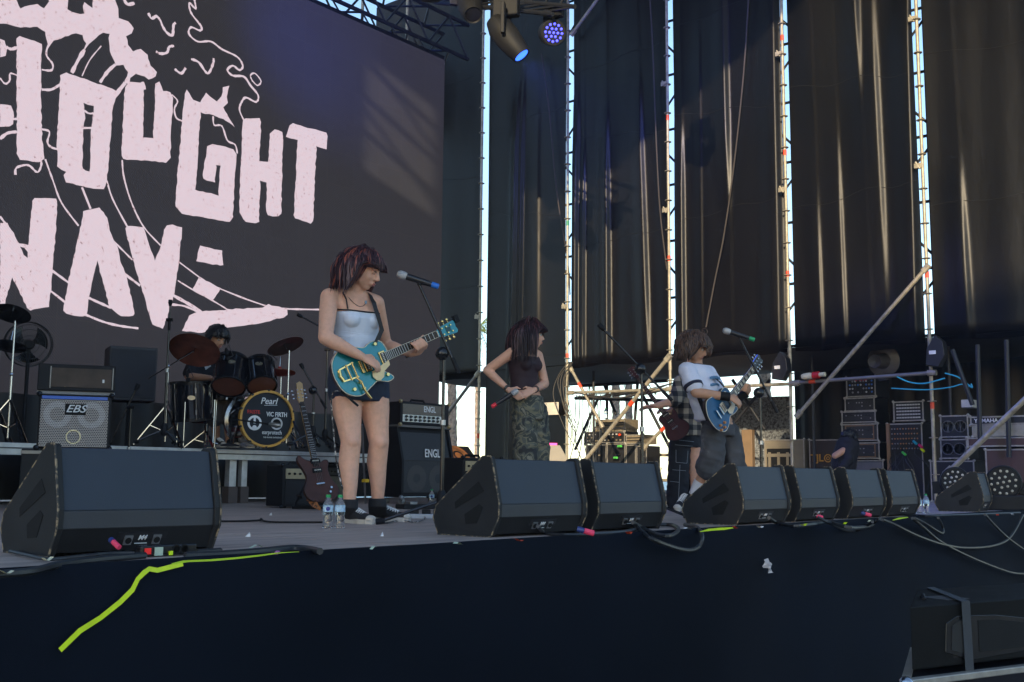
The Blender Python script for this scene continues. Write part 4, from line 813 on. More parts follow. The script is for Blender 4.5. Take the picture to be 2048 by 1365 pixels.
BLUEB = pm('blue_band', (0.02, 0.16, 0.60), 0.45); GREENB = pm('green_rubber', (0.01, 0.30, 0.12), 0.5)
zb = 6.45; p = atd(884, 1043, zb); tp = atd(888, 706, zb)
mic_stand('boom microphone stand with blue-ended microphone beside the turquoise guitar', V((tp.x, tp.y, 0)), tp, atd(904, 716, zb - 0.02), atd(839, 571, zb), atd(850, 566, zb) - atd(806, 552, zb + 0.0), BLUEB, a0=math.radians(142))
zb = 8.5; tp = atd(1520, 785, zb)
mic_stand('boom microphone stand with green-ended microphone above the sunburst guitar', V((tp.x, tp.y, 0)), tp, atd(1543, 803, zb), atd(1480, 678, zb), atd(1497, 675, zb) - atd(1459, 663, zb), GREENB)
zb = 7.9; tp = atd(1283, 737, zb)
mic_stand('empty boom microphone stand right of the singer', V((tp.x, tp.y, 0)), tp, atd(1325, 782, zb), atd(1203, 655, zb), None)
zb = 10.2; tp = atd(339, 640, zb)
mic_stand('tall black stand with microphone cradle left of the drummer', V((tp.x, tp.y, RZ)), tp, tp, tp + V((0, 0, 0.16)), None, z0=RZ, ballc=False, spread=0.25)
zb = 9.0; tp = atd(262, 815, zb)
mic_stand('short black boom stand right of the bass cabinet', V((tp.x, tp.y, 0)), tp, atd(221, 885, zb - 0.05), atd(274, 775, zb + 0.05), None, ballc=False)
zb = 10.4; tp = atd(628, 780, zb)
mic_stand('boom microphone stand behind the guitarist left arm', V((tp.x, tp.y, RZ)), tp, atd(642, 800, zb), atd(604, 733, zb), None, z0=RZ, ballc=True, spread=0.22)
zb = 11.2; tp = atd(655, 700, zb)
mic_stand('overhead microphone stand whose boom reaches over the drums', V((tp.x, tp.y, RZ)), tp, atd(680, 675, zb), atd(600, 632, zb), None, z0=RZ, ballc=False, spread=0.22)
# ---- drum fill speaker
c = atd(214, 800, 11.6); t = boxthing('monitor_speaker', 'tall dark loudspeaker behind the bass amplifier', 'speaker', (c.x, c.y, c.z), 28)
lbox(t, 'shell', 0, 0.50, 0.0, 0.40, 0, 0.59, pm('faded_black', (0.030, 0.032, 0.042), 0.6, bump=0.3, bscale=300), 0.012); lbox(t, 'grille', 0.02, 0.48, -0.01, 0.002, 0.03, 0.56, pm('black_grille2', (0.026, 0.028, 0.038), 0.7, bump=0.7, bscale=500), 0.004)
MB().cyl((0.25, 0.2, -c.z + RZ), (0.25, 0.2, 0.0), 0.018, 10).build('pole', BLACKC, t, local=True); lbox(t, 'base_plate', 0.05, 0.45, 0.0, 0.4, -c.z + RZ, -c.z + RZ + 0.02, BLACKC)

# ---- guitar amplifiers
def combo(label, corner, phi, w, h, d, panel, cloth, logo=None, name='guitar_amplifier', phead=0.09):
    t = boxthing(name, label, 'amplifier', corner, phi); lbox(t, 'shell', 0, w, 0.0, d, 0.015, h, TOLEX, 0.01)
    lbox(t, 'control_panel', 0.03, w - 0.03, -0.008, 0.004, h - 0.03 - phead, h - 0.03, panel, 0.003)
    lbox(t, 'speaker_cloth', 0.03, w - 0.03, -0.006, 0.004, 0.04, h - 0.045 - phead, cloth, 0.003)
    n = max(4, int(w / 0.06))
    for k in range(n): MB().lathe([(0.011, 0), (0.009, 0.016)], (0.06 + (w - 0.12) * k / (n - 1), -0.008, h - 0.03 - phead / 2), (0, -1, 0), 10).build('knob', BLACKG, t, local=True)
    for x in (0.0, w):
        for z in (0.015, h): MB().ball((x, 0.005, z), 0.02, 8, 6).build('corner_cap', BLACKG, t, local=True)
    for x in (0.06, w - 0.06): lbox(t, 'foot', x - 0.02, x + 0.02, 0.05, 0.09, 0, 0.016, BLACKC)
    MB().tube([(w * 0.3, d / 2, h), (w * 0.33, d / 2, h + 0.025), (w * 0.67, d / 2, h + 0.025), (w * 0.7, d / 2, h)], 0.011, 8).build('handle', BLACKC, t, True, local=True)
    if logo: ltext(t, *logo[:4], y=-0.012, **logo[4])
    return t
DCL = pm('dark_cloth', (0.016, 0.016, 0.018), 0.8, bump=0.5, bscale=500); TAN = pm('tan_panel', (0.40, 0.33, 0.20), 0.5, wear=(0.06, 0.05, 0.04), wamt=0.60, wscale=14)
combo('black practice amplifier with tan panel behind the leaning bass guitar', onz(563, 1017), 45, 0.46, 0.375, 0.26, TAN, DCL, ('J', 0.20, 0.25, 0.03, WHITEP, dict(shear=0.4, bold=0.02))[0:0] or None)
p = onz(632, 1000); combo('grey fronted amplifier behind the guitarist legs', p, 48, 0.55, 0.42, 0.28, pm('grey_panel', (0.05, 0.05, 0.06), 0.5), pm('beige_cloth', (0.24, 0.225, 0.19), 0.8, bump=0.5, bscale=300), ('amp', 0.2, 0.40, 0.01, WHITEP, {})[0:0] or None)
p = onz(925, 1018); combo('black combo amplifier with tan panel right of the tall speaker stack', V((p.x, p.y, 0)), 48, 0.52, 0.46, 0.28, TAN, DCL)
# small beige wedge amp behind the singer
c = onx(1096, 920, 13.0); t = thing('monitor_box', 'beige sloping speaker box behind the singer with a pink light', 'speaker', c)
MB().prism([(0, -0.6), (0, 0.22), (0.18, 0.22), (0.36, -0.1), (0.36, -0.6)], c, RTH, Z, FWH * 0.4).build('shell', pm('beige_box', (0.30, 0.27, 0.22), 0.6), t, bevel=0.008)
MB().box(c + RTH * 0.08 + Z * 0.235 + FWH * 0.1, (0.12, 0.04, 0.02), frame(-FWH)).build('pink_lamp', pm('pink_lamp', (0.8, 0.05, 0.3), 0.4, emit=(1.0, 0.05, 0.35), estr=0.6), t)

# ---- tall amplifier stack
p = onz(802, 1009); phi = 48; w = 0.78
t = boxthing('speaker_cabinet', 'black slanted four speaker cabinet right of the guitarist legs', 'speaker', p, phi); z0 = 0.07; h = 0.735
prof = [(0.0, z0), (0.36, z0), (0.36, z0 + h), (0.09, z0 + h), (0.0, z0 + h * 0.52)]
MB().prism(prof, (0, 0, 0), Y, Z, X * 0.035).build('side_panel', TOLEX, t, local=True, bevel=0.006); MB().prism(prof, (w - 0.035, 0, 0), Y, Z, X * 0.035).build('side_panel', TOLEX, t, local=True, bevel=0.006)
prof2 = [(0.03, z0 + 0.005), (0.355, z0 + 0.005), (0.355, z0 + h - 0.005), (0.12, z0 + h - 0.005), (0.03, z0 + h * 0.52)]
MB().prism(prof2, (0.03, 0, 0), Y, Z, X * (w - 0.06)).build('body', TOLEX, t, local=True)
gm = mesh_grille('dark_mesh', (0.006, 0.007, 0.010), (0.055, 0.058, 0.065), 80)
def quad(name, y0, za, y1, zb_, mat, x0=0.05, x1=w - 0.05, off=0.002):
    n = V((0, -(zb_ - za), (y1 - y0))).normalized(); return MB().prism([(x0, 0), (x1, 0), (x1, 1), (x0, 1)], V((0, y0, za)), X, V((0, y1 - y0, zb_ - za)), n * 0.008).build(name, mat, t, local=True)
g1 = quad('lower_grille', 0.028, z0 + 0.05, 0.028, z0 + h * 0.52, gm); g2 = quad('upper_grille', 0.030, z0 + h * 0.525, 0.112, z0 + h - 0.05, gm)
sm = mesh_grille('cone_mesh', (0.025, 0.024, 0.027), (0.09, 0.085, 0.085), 80)
for x in (0.23, 0.55):
    MB().lathe([(0.05, 0), (0.05, 0.002), (0.14, 0.002), (0.14, 0)], (x, 0.019, z0 + h * 0.27), (0, -1, 0), 28).build('speaker_cone', sm, g1, local=True)
ltext(t, 'ENGL', 0.46, z0 + h * 0.63, 0.085, WHITEP, y=0.018, bold=0.02, sx=0.75, shear=-0.05)
lbox(t, 'top_frame', 0.0, w, 0.08, 0.36, z0 + h - 0.003, z0 + h + 0.012, TOLEX)
for x in (0.06, w - 0.06): 
    for y in (0.06, 0.3): MB().lathe([(0.032, -0.02), (0.032, 0.02)], (x, y, 0.033), X, 16).build('castor', pm('castor_grey', (0.25, 0.25, 0.24), 0.5), t, True, local=True)
for x in (0, w): MB().ball((x, 0.0, z0), 0.026, 8, 6).build('corner_cap', STEEL, t, local=True)
T_, N_ = fdir(phi); p2 = p - N_ * 0.06 + T_ * 0.02 + Z * (z0 + h + 0.03)
t = boxthing('amplifier_head', 'black amplifier head with silver control strip on the slanted cabinet', 'amplifier', p2, phi); w2, h2 = 0.72, 0.245
lbox(t, 'shell', 0, w2, 0.0, 0.27, 0, h2, TOLEX, 0.01); lbox(t, 'mesh_front', 0.03, w2 - 0.1, -0.004, 0.004, h2 * 0.44, h2 - 0.025, mesh_grille('gold_mesh', (0.03, 0.026, 0.022), (0.30, 0.25, 0.19), 75))
lbox(t, 'side_vent', w2 - 0.09, w2 - 0.02, -0.004, 0.004, 0.02, h2 - 0.025, DCL)
pn = lbox(t, 'control_strip', 0.03, w2 - 0.1, -0.006, 0.004, 0.03, h2 * 0.43, pm('silver_panel', (0.66, 0.66, 0.64), 0.35, metal=0.5))
for r_ in range(2):
    for k in range(8): MB().lathe([(0.016, 0), (0.013, 0.022)], (0.075 + k * 0.066, -0.006, 0.05 + r_ * 0.035), (0, -1, 0), 10).build('knob', BLACKG, pn, local=True)
ltext(t, 'ENGL', 0.42, h2 * 0.70, 0.062, WHITEP, y=-0.008, bold=0.02, sx=0.8, shear=-0.05)
MB().tube([(0.25, 0.13, h2), (0.27, 0.13, h2 + 0.03), (0.45, 0.13, h2 + 0.03), (0.47, 0.13, h2)], 0.012, 8).build('handle', BLACKC, t, True, local=True)
for x in (0, w2):
    for z in (0, h2): MB().ball((x, 0.0, z), 0.022, 8, 6).build('corner_cap', pm('brass_cap', (0.55, 0.42, 0.22), 0.35, metal=0.8), t, local=True)
lbox(t, 'foot_rail', -0.02, w2 + 0.05, 0.01, 0.24, -0.028, -0.002, pm('grey_strip2', (0.13, 0.12, 0.11), 0.6))
# open wedge with orange speaker cone
c = onz(898, 998); t = boxthing('speaker_box', 'sloping black speaker box with orange cone right of the amplifier stack', 'speaker', V((c.x, c.y, 0)), 48)
MB().prism([(0, 0), (0.45, 0), (0.45, 0.72), (0.25, 0.72), (0.0, 0.46)], (0, 0, 0), Y, Z, X * 0.62).build('shell', TOLEX, t, local=True, bevel=0.01)
sn = V((0, -0.26, 0.25)).normalized(); MB().lathe([(0.19, 0.003), (0.19, 0.006), (0.07, -0.002), (0.05, 0.012), (0, 0.016)], V((0.30, 0.118, 0.583)), sn, 32, caps=False).build('speaker_cone', pm('orange_cone', (0.30, 0.11, 0.03), 0.7, var=0.2), t, True, local=True)

# ---- bottles
PET = pm('clear_plastic', (0.85, 0.92, 0.95), 0.08, var=0.0, trans=1.0, spec=0.5)
LAB = pm('bottle_label', (0.45, 0.62, 0.74), 0.4, var=0.5, scale=60); CAPG = pm('green_cap', (0.01, 0.34, 0.10), 0.45)
def bottle(p, h, label, second=False):
    t = thing('water_bottle', label, 'bottle', p, group='water bottles'); s = h / 0.2
    MB().lathe([(q * s, z * s) for q, z in [(0.0, 0.002), (0.026, 0.0), (0.031, 0.008), (0.029, 0.022), (0.031, 0.034), (0.028, 0.046), (0.031, 0.058), (0.027, 0.072), (0.030, 0.088), (0.031, 0.10), (0.031, 0.138), (0.028, 0.152), (0.018, 0.172), (0.013, 0.182), (0.013, 0.188)]], p, Z, 20).build('body', PET, t, True)
    MB().lathe([(q * s, z * s) for q, z in [(0.0316, 0.098), (0.0316, 0.136)]], p, Z, 20, caps=False).build('paper_label', LAB, t, True)
    d = (CAM - V(p)); d.z = 0; d.normalize()
    if not second: MB().lathe([(0, 0.0335 * s), (0.013 * s, 0.0325 * s)], V(p) + Z * 0.117 * s, d, 16, caps=False).build('round_print', pm('navy_print', (0.02, 0.03, 0.25), 0.4), t)
    MB().lathe([(q * s, z * s) for q, z in [(0.0155, 0.184), (0.0155, 0.2), (0.0, 0.201)]], p, Z, 16).build('cap', CAPG, t, True)
bottle(onz(655, 1057), 0.178, 'water bottle with green cap, left one of the pair by the guitarist shoes'); bottle(onz(679, 1057), 0.178, 'water bottle with green cap, right one of the pair by the guitarist shoes', True)
bottle(onz(863, 1013), 0.165, 'single water bottle in front of the slanted cabinet'); bottle(onz(1838, 1027), 0.17, 'left water bottle of the pair at the right stage edge'); bottle(onz(1853, 1027), 0.17, 'right water bottle of the pair at the right stage edge', True)

# ================================================================== PEOPLE
def remeshed(name, mb, mat, parent, vox=0.008, it=4, fac=0.5):
    """one continuous surface from overlapping closed pieces"""
    me = bpy.data.meshes.new('tmp'); me.from_pydata(mb.v, [], mb.f)
    bm = bmesh.new(); bm.from_mesh(me); bmesh.ops.recalc_face_normals(bm, faces=bm.faces); bm.to_mesh(me); bm.free()
    o = bpy.data.objects.new('tmp', me); COL.objects.link(o)
    r = o.modifiers.new('r', 'REMESH'); r.mode = 'VOXEL'; r.voxel_size = vox
    s = o.modifiers.new('s', 'SMOOTH'); s.factor = fac; s.iterations = it
    m2 = bpy.data.meshes.new_from_object(o.evaluated_get(bpy.context.evaluated_depsgraph_get()))
    bpy.data.objects.remove(o); bpy.data.meshes.remove(me)
    if parent is not None: m2.transform(parent.matrix_basis.inverted())
    amp = {'tank_top': 0.004, 'denim_shorts': 0.005, 'camouflage_trousers': 0.013, 'ringer_shirt': 0.011, 'baggy_jeans': 0.013, 'plaid_shirt': 0.010, 'work_trousers': 0.010, 'black_shirt': 0.011, 'grey_trousers': 0.011, 'black_trousers': 0.011}.get(name, 0.0)
    if amp:                                                          # creases in the cloth
        ns = [v.normal.copy() for v in m2.vertices]
        for v, n_ in zip(m2.vertices, ns):
            p = v.co; q = V((p.x * 7 + p.z * 3, p.y * 7, p.z * 13)); a = 1 - abs(noise.noise(q)) * 2; b = noise.noise(q * 2.3)
            v.co = p + n_ * amp * (0.75 * a + 0.35 * b - 0.25)
    m2.materials.clear(); m2.materials.append(mat); m2.name = name; m2.polygons.foreach_set('use_smooth', [True] * len(m2.polygons))
    q = bpy.data.objects.new(name, m2); COL.objects.link(q)
    if parent is not None: q.parent = parent
    return q
def limb(mb, pts, rs, n=14):
    """tapered limb with round joints"""
    for p, r in zip(pts, rs): mb.ball(p, r * 0.995, n, 8)
    for i in range(len(pts) - 1): mb.tube([pts[i], pts[i + 1]], [rs[i], rs[i + 1]], n)
    return mb
def axes_from(fwd, up=UPW):
    f = V(fwd).normalized(); l = V(up).cross(f).normalized(); u = f.cross(l); return f, l, u
class Head:
    def __init__(s, c, fwd, pitch=0.0, roll=0.0, size=1.0):
        f, l, u = axes_from(fwd); R = Matrix.Rotation(pitch, 3, l); f = R @ f; u = R @ u
        R = Matrix.Rotation(roll, 3, f); l = R @ l; u = R @ u
        s.c = V(c); s.f, s.l, s.u, s.k = f, l, u, size; s.M = Matrix((f, l, u)).transposed()
    def p(s, x, y, z): return s.c + (s.f * x + s.l * y + s.u * z) * s.k
    def add(s, mb):
        k = s.k; E = lambda c, r: mb.ball(s.p(*c), tuple(q * k for q in r), 16, 12, s.M)
        E((-0.012, 0, 0.025), (0.098, 0.077, 0.092)); E((0.03, 0, -0.03), (0.066, 0.060, 0.085)); E((0.060, 0, -0.092), (0.026, 0.026, 0.022))
        for q in (-1, 1):
            limb(mb, [s.p(-0.01, q * 0.055, -0.045), s.p(0.055, q * 0.014, -0.094)], [0.024 * k, 0.018 * k]); E((0.056, q * 0.034, -0.036), (0.028, 0.024, 0.028)); E((-0.005, q * 0.077, -0.012), (0.017, 0.009, 0.030))
            limb(mb, [s.p(0.084, q * 0.012, 0.024), s.p(0.074, q * 0.046, 0.022)], [0.012 * k, 0.010 * k])
            E((0.104, q * 0.011, -0.036), (0.010, 0.008, 0.007))
        limb(mb, [s.p(0.090, 0, 0.014), s.p(0.114, 0, -0.028)], [0.008 * k, 0.0115 * k])
        E((0.096, 0, -0.0595), (0.010, 0.020, 0.0062)); E((0.094, 0, -0.071), (0.010, 0.017, 0.0068)); E((0.088, 0, -0.066), (0.010, 0.026, 0.014))
    def features(s, t, lip, brow, lids=None):
        for q in (-1, 1):
            e = MB().ball(s.p(0.080, q * 0.031, 0.000), 0.0125 * s.k, 12, 8).build('eye', lids or pm('eye_white', (0.55, 0.50, 0.46), 0.3), t, True)
            MB().ball(s.p(0.0885, q * 0.032, -0.002 if not lids else -0.006), 0.0062 * s.k if not lids else 0.004 * s.k, 10, 6).build('iris', pm('eye_dark', (0.03, 0.02, 0.015), 0.1), e, True)
            MB().tube([s.p(0.091, q * 0.018, 0.006), s.p(0.0955, q * 0.030, 0.008), s.p(0.089, q * 0.044, 0.005)], [0.002 * s.k, 0.0032 * s.k, 0.002 * s.k], 6).build('lashes', pm('lash', (0.01, 0.01, 0.01), 0.6), t, True)
            MB().tube([s.p(0.098, q * 0.014, 0.024), s.p(0.096, q * 0.032, 0.030), s.p(0.080, q * 0.050, 0.024)], [0.003 * s.k, 0.004 * s.k, 0.002 * s.k], 6).build('eyebrow', brow, t, True)
        mb = MB(); mb.ball(s.p(0.1035, 0, -0.0595), (0.006 * s.k, 0.019 * s.k, 0.0052 * s.k), 12, 8, s.M); mb.ball(s.p(0.1015, 0, -0.0705), (0.006 * s.k, 0.016 * s.k, 0.006 * s.k), 12, 8, s.M); mb.build('lips', lip, t, True)
    def hair(s, t, mats, n, length, fringe, seed, flick=0.0, wave=0.0, thick=0.011, scale=1.06, fringe_ang=0.8, side_open=0.0, part=0.0, weights=None, down=V((0, 0, -1)), clampx=0.05):
        """locks of hair rooted on the scalp that slide over the skull and hang; one mesh per colour"""
        rnd = random.Random(seed); out = [MB() for _ in mats]; rad = V((0.100, 0.080, 0.096)) * s.k; cc = s.p(-0.012, 0, 0.022); k = s.k; Mi = s.M.transposed()
        capm = MB(); capm.ball(s.p(-0.020, 0, 0.034), (0.101 * k, 0.081 * k, 0.092 * k), 18, 12, s.M); capm.build('hair_cap', mats[0], t, True)
        made = 0; tries = 0
        while made < n and tries < n * 20:
            tries += 1
            az = rnd.uniform(-math.pi, math.pi); el = math.asin(rnd.uniform(-0.25, 1.0)); d = V((math.cos(el) * math.cos(az), math.cos(el) * math.sin(az), math.sin(el)))
            front = abs(az) < 1.15
            if front and d.z < 0.62: continue
            if abs(az) < 1.75 and d.z < 0.10: continue
            layer = scale + rnd.uniform(-0.02, 0.09); r3 = V((rad.x * layer, rad.y * layer, rad.z * layer))
            p = V((d.x * r3.x, d.y * r3.y, d.z * r3.z)); L = length * rnd.uniform(0.58, 1.06)
            if abs(az) < fringe_ang: L = fringe * rnd.uniform(0.8, 1.1)
            L *= k; g = (Mi @ down).normalized(); pts = [p.copy()]; steps = 12; ph = rnd.uniform(0, 6.28); dirv = V((d.x, d.y - part * 0.2, 0.05)).normalized()
            if abs(az) < fringe_ang: dirv = V((0.55, d.y * 1.5 + 0.1, 0.05)).normalized()
            tang = rnd.uniform(-0.25, 0.25)
            for j in range(steps):
                w = min(1.0, 0.25 + j / steps * 1.6); dd = (dirv * (1 - w) + g * w).normalized()
                if flick and j > steps * 0.68: o2 = V((p.x, p.y, 0)); o2.normalize(); dd = (dd + o2 * flick * (j / steps)).normalized()
                if wave: dd = (dd + V((math.sin(ph + j * 1.1), math.cos(ph * 1.7 + j * 1.2), 0)) * wave).normalized()
                p = p + dd * (L / steps) + V((0, tang, 0)) * (L / steps) * 0.3
                q = V((p.x / r3.x, p.y / r3.y, p.z / r3.z)); 
                if q.length < 1 and p.z > -0.07 * k: q.normalize(); p = V((q.x * r3.x, q.y * r3.y, q.z * r3.z))
                if p.z < 0.012 * k and p.x > clampx * k and abs(az) > fringe_ang: p.x = clampx * k + (p.x - clampx * k) * 0.15
                pts.append(p.copy())
            P = [cc + s.M @ a for a in pts]; th = thick * k * rnd.uniform(0.6, 1.2)
            rs = [th * (0.5 + 0.9 * math.sin(math.pi * min(1, (i + 1.5) / (steps + 2)))) * (1 if i < steps * 0.75 else max(0.08, (steps - i) / (steps * 0.25))) for i in range(steps + 1)]
            ci = 0
            if len(mats) > 1: ci = rnd.choices(range(len(mats)), weights or [1] * len(mats))[0] if not callable(weights) else weights(az, rnd)
            out[ci].tube(P, rs, 5); made += 1
        for mb, m in zip(out, mats):
            if mb.v: mb.build('hair', m, t, True)
def hand(mb, w, d, n, side, k=1.0, curl=0.9, thumb=0.6, spread=0.06):
    """hand from wrist w pointing along d, palm towards n, thumb on the side direction"""
    d = V(d).normalized(); n = V(n); n = (n - d * n.dot(d)).normalized(); s = d.cross(n); s = s if s.dot(V(side)) > 0 else -s
    c = w + d * 0.045 * k; mb.loft([(w, s * 0.024 * k, n * 0.018 * k), (w + d * 0.03 * k, s * 0.034 * k, n * 0.016 * k), (w + d * 0.075 * k, s * 0.040 * k, n * 0.014 * k), (w + d * 0.092 * k, s * 0.036 * k, n * 0.010 * k)], 14)
    for i, (o, L) in enumerate([(0.029, 0.068), (0.010, 0.076), (-0.010, 0.070), (-0.028, 0.056)]):
        b = w + d * (0.088 - abs(o - 0.01) * 0.25) * k + s * o * k; a = 0.0; p = b; pts = [p]; dd = (d + s * o * spread * 20).normalized()
        for f, c_ in ((0.42, 0.45), (0.33, 0.75), (0.25, 0.5)):
            a += c_ * curl; e = dd * math.cos(a) + n * math.sin(a); p = p + e * L * f * k; pts.append(p)
        limb(mb, pts, [0.0095 * k, 0.0088 * k, 0.008 * k, 0.0068 * k], 10)
    b = w + d * 0.022 * k + s * 0.026 * k; e = (d * 0.65 + s * 0.75 + n * 0.25 * thumb).normalized(); q = b + e * 0.042 * k; e2 = (d * 0.9 + n * 0.5 * thumb + s * 0.1).normalized()
    limb(mb, [b, q, q + e2 * 0.03 * k], [0.013 * k, 0.0105 * k, 0.008 * k], 10)
def rings(Z0, L, F, rows, inf=0.0, bias=0.0):
    return [(atd(cx, py, Z0), V(L) * (w + inf), V(F) * (d + inf)) for (py, cx, w, d) in rows]
SKIN = pm('skin_light', (0.70, 0.385, 0.265), 0.5, var=0.09, scale=34, sss=0.12, spec=0.4, wear=(0.45, 0.22, 0.15), wamt=0.73, wscale=60)
SKIN2 = pm('skin_tan', (0.50, 0.27, 0.17), 0.5, var=0.10, scale=14, sss=0.10, spec=0.4)
LIP = pm('lips', (0.42, 0.16, 0.14), 0.4); BROW = pm('brow_dark', (0.03, 0.02, 0.02), 0.7)

def shoe(t, heel, toe, high=False, upper=None, sole=None, k=1.0, up=UPW, ank=None):
    """canvas shoe from heel point to toe point (at sole level)"""
    heel, toe = V(heel), V(toe); d = (toe - heel).normalized(); s = d.cross(V(up)).normalized(); u = s.cross(d); L = (toe - heel).length
    upper = upper or pm('black_canvas', (0.015, 0.015, 0.017), 0.8, bump=0.4, bscale=500); sole = sole or pm('white_rubber', (0.55, 0.50, 0.43), 0.6, var=0.2, scale=20)
    out = lambda h, inf: [heel + d * x * L + s * y * k * (1 + inf) + u * h for x, y in [(0.0, -0.018), (0.10, -0.032), (0.35, -0.034), (0.68, -0.046), (0.90, -0.038), (1.0, -0.012), (1.0, 0.012), (0.90, 0.034), (0.68, 0.042), (0.35, 0.030), (0.10, 0.030), (0.0, 0.018)]]
    a, b = out(0.0, 0), out(0.032 * k, 0.0); n = len(a)
    MB().add(a + b, [list(range(n))[::-1], list(range(n, 2 * n))] + [(i, (i + 1) % n, n + (i + 1) % n, n + i) for i in range(n)]).build('sole', sole, t, bevel=0.004)
    mb = MB(); H = 0.135 if high else 0.075
    mb.loft([(heel + d * L * 0.02 + u * 0.05 * k, s * 0.024 * k, u * 0.03 * k), (heel + d * L * 0.22 + u * 0.055 * k, s * 0.036 * k, u * 0.05 * k), (heel + d * L * 0.45 + u * 0.045 * k, s * 0.038 * k, u * 0.045 * k), (heel + d * L * 0.70 + u * 0.035 * k, s * 0.043 * k, u * 0.033 * k), (heel + d * L * 0.92 + u * 0.03 * k, s * 0.034 * k, u * 0.022 * k)], 16)
    mb.loft([(heel + d * L * 0.20 + u * 0.03 * k, s * 0.036 * k, d * 0.055 * k), (heel + d * L * 0.19 + u * (H * 0.6) * k, s * 0.038 * k, d * 0.058 * k), (heel + d * L * 0.17 + u * H * k, s * 0.040 * k, d * 0.052 * k)], 16)
    if ank is not None: mb.loft([(heel + d * L * 0.20 + u * 0.03 * k, s * 0.040 * k, d * 0.062 * k), (V(ank) - u * 0.03, s * 0.048 * k, d * 0.060 * k), (V(ank) + u * 0.02, s * 0.050 * k, d * 0.054 * k)], 18)
    remeshed('upper', mb, upper, t, 0.006, 2)
    MB().ball(heel + d * L * 0.915 + u * 0.032 * k, (0.034 * k, 0.030 * k, 0.022 * k), 12, 8, Matrix((s, d, u)).transposed()).build('toe_cap', sole, t, True)
    lc = pm('white_lace', (0.72, 0.70, 0.68), 0.7); lm = MB()
    for i in range(6):
        q = i / 5; x = L * (0.36 + 0.30 * q); z = 0.098 * k - 0.030 * q * k; 
        for sg in (-1, 1): lm.tube([heel + d * x + s * 0.027 * sg * k + u * (z - 0.010), heel + d * (x + 0.010) + u * (z + 0.004), heel + d * (x + 0.022) - s * 0.027 * sg * k + u * (z - 0.014)], 0.0035 * k, 5)
    lm.build('laces', lc, t, True)
    if high: MB().lathe([(0, 0.001), (0.020 * k, 0.001), (0.020 * k, -0.003)], heel + d * L * 0.17 + u * 0.085 * k - s * (-1 if s.dot(CAM - heel) > 0 else 1) * 0.0415 * k, s * (1 if s.dot(CAM - heel) > 0 else -1), 18, caps=False).build('ankle_patch', WHITEP, t)

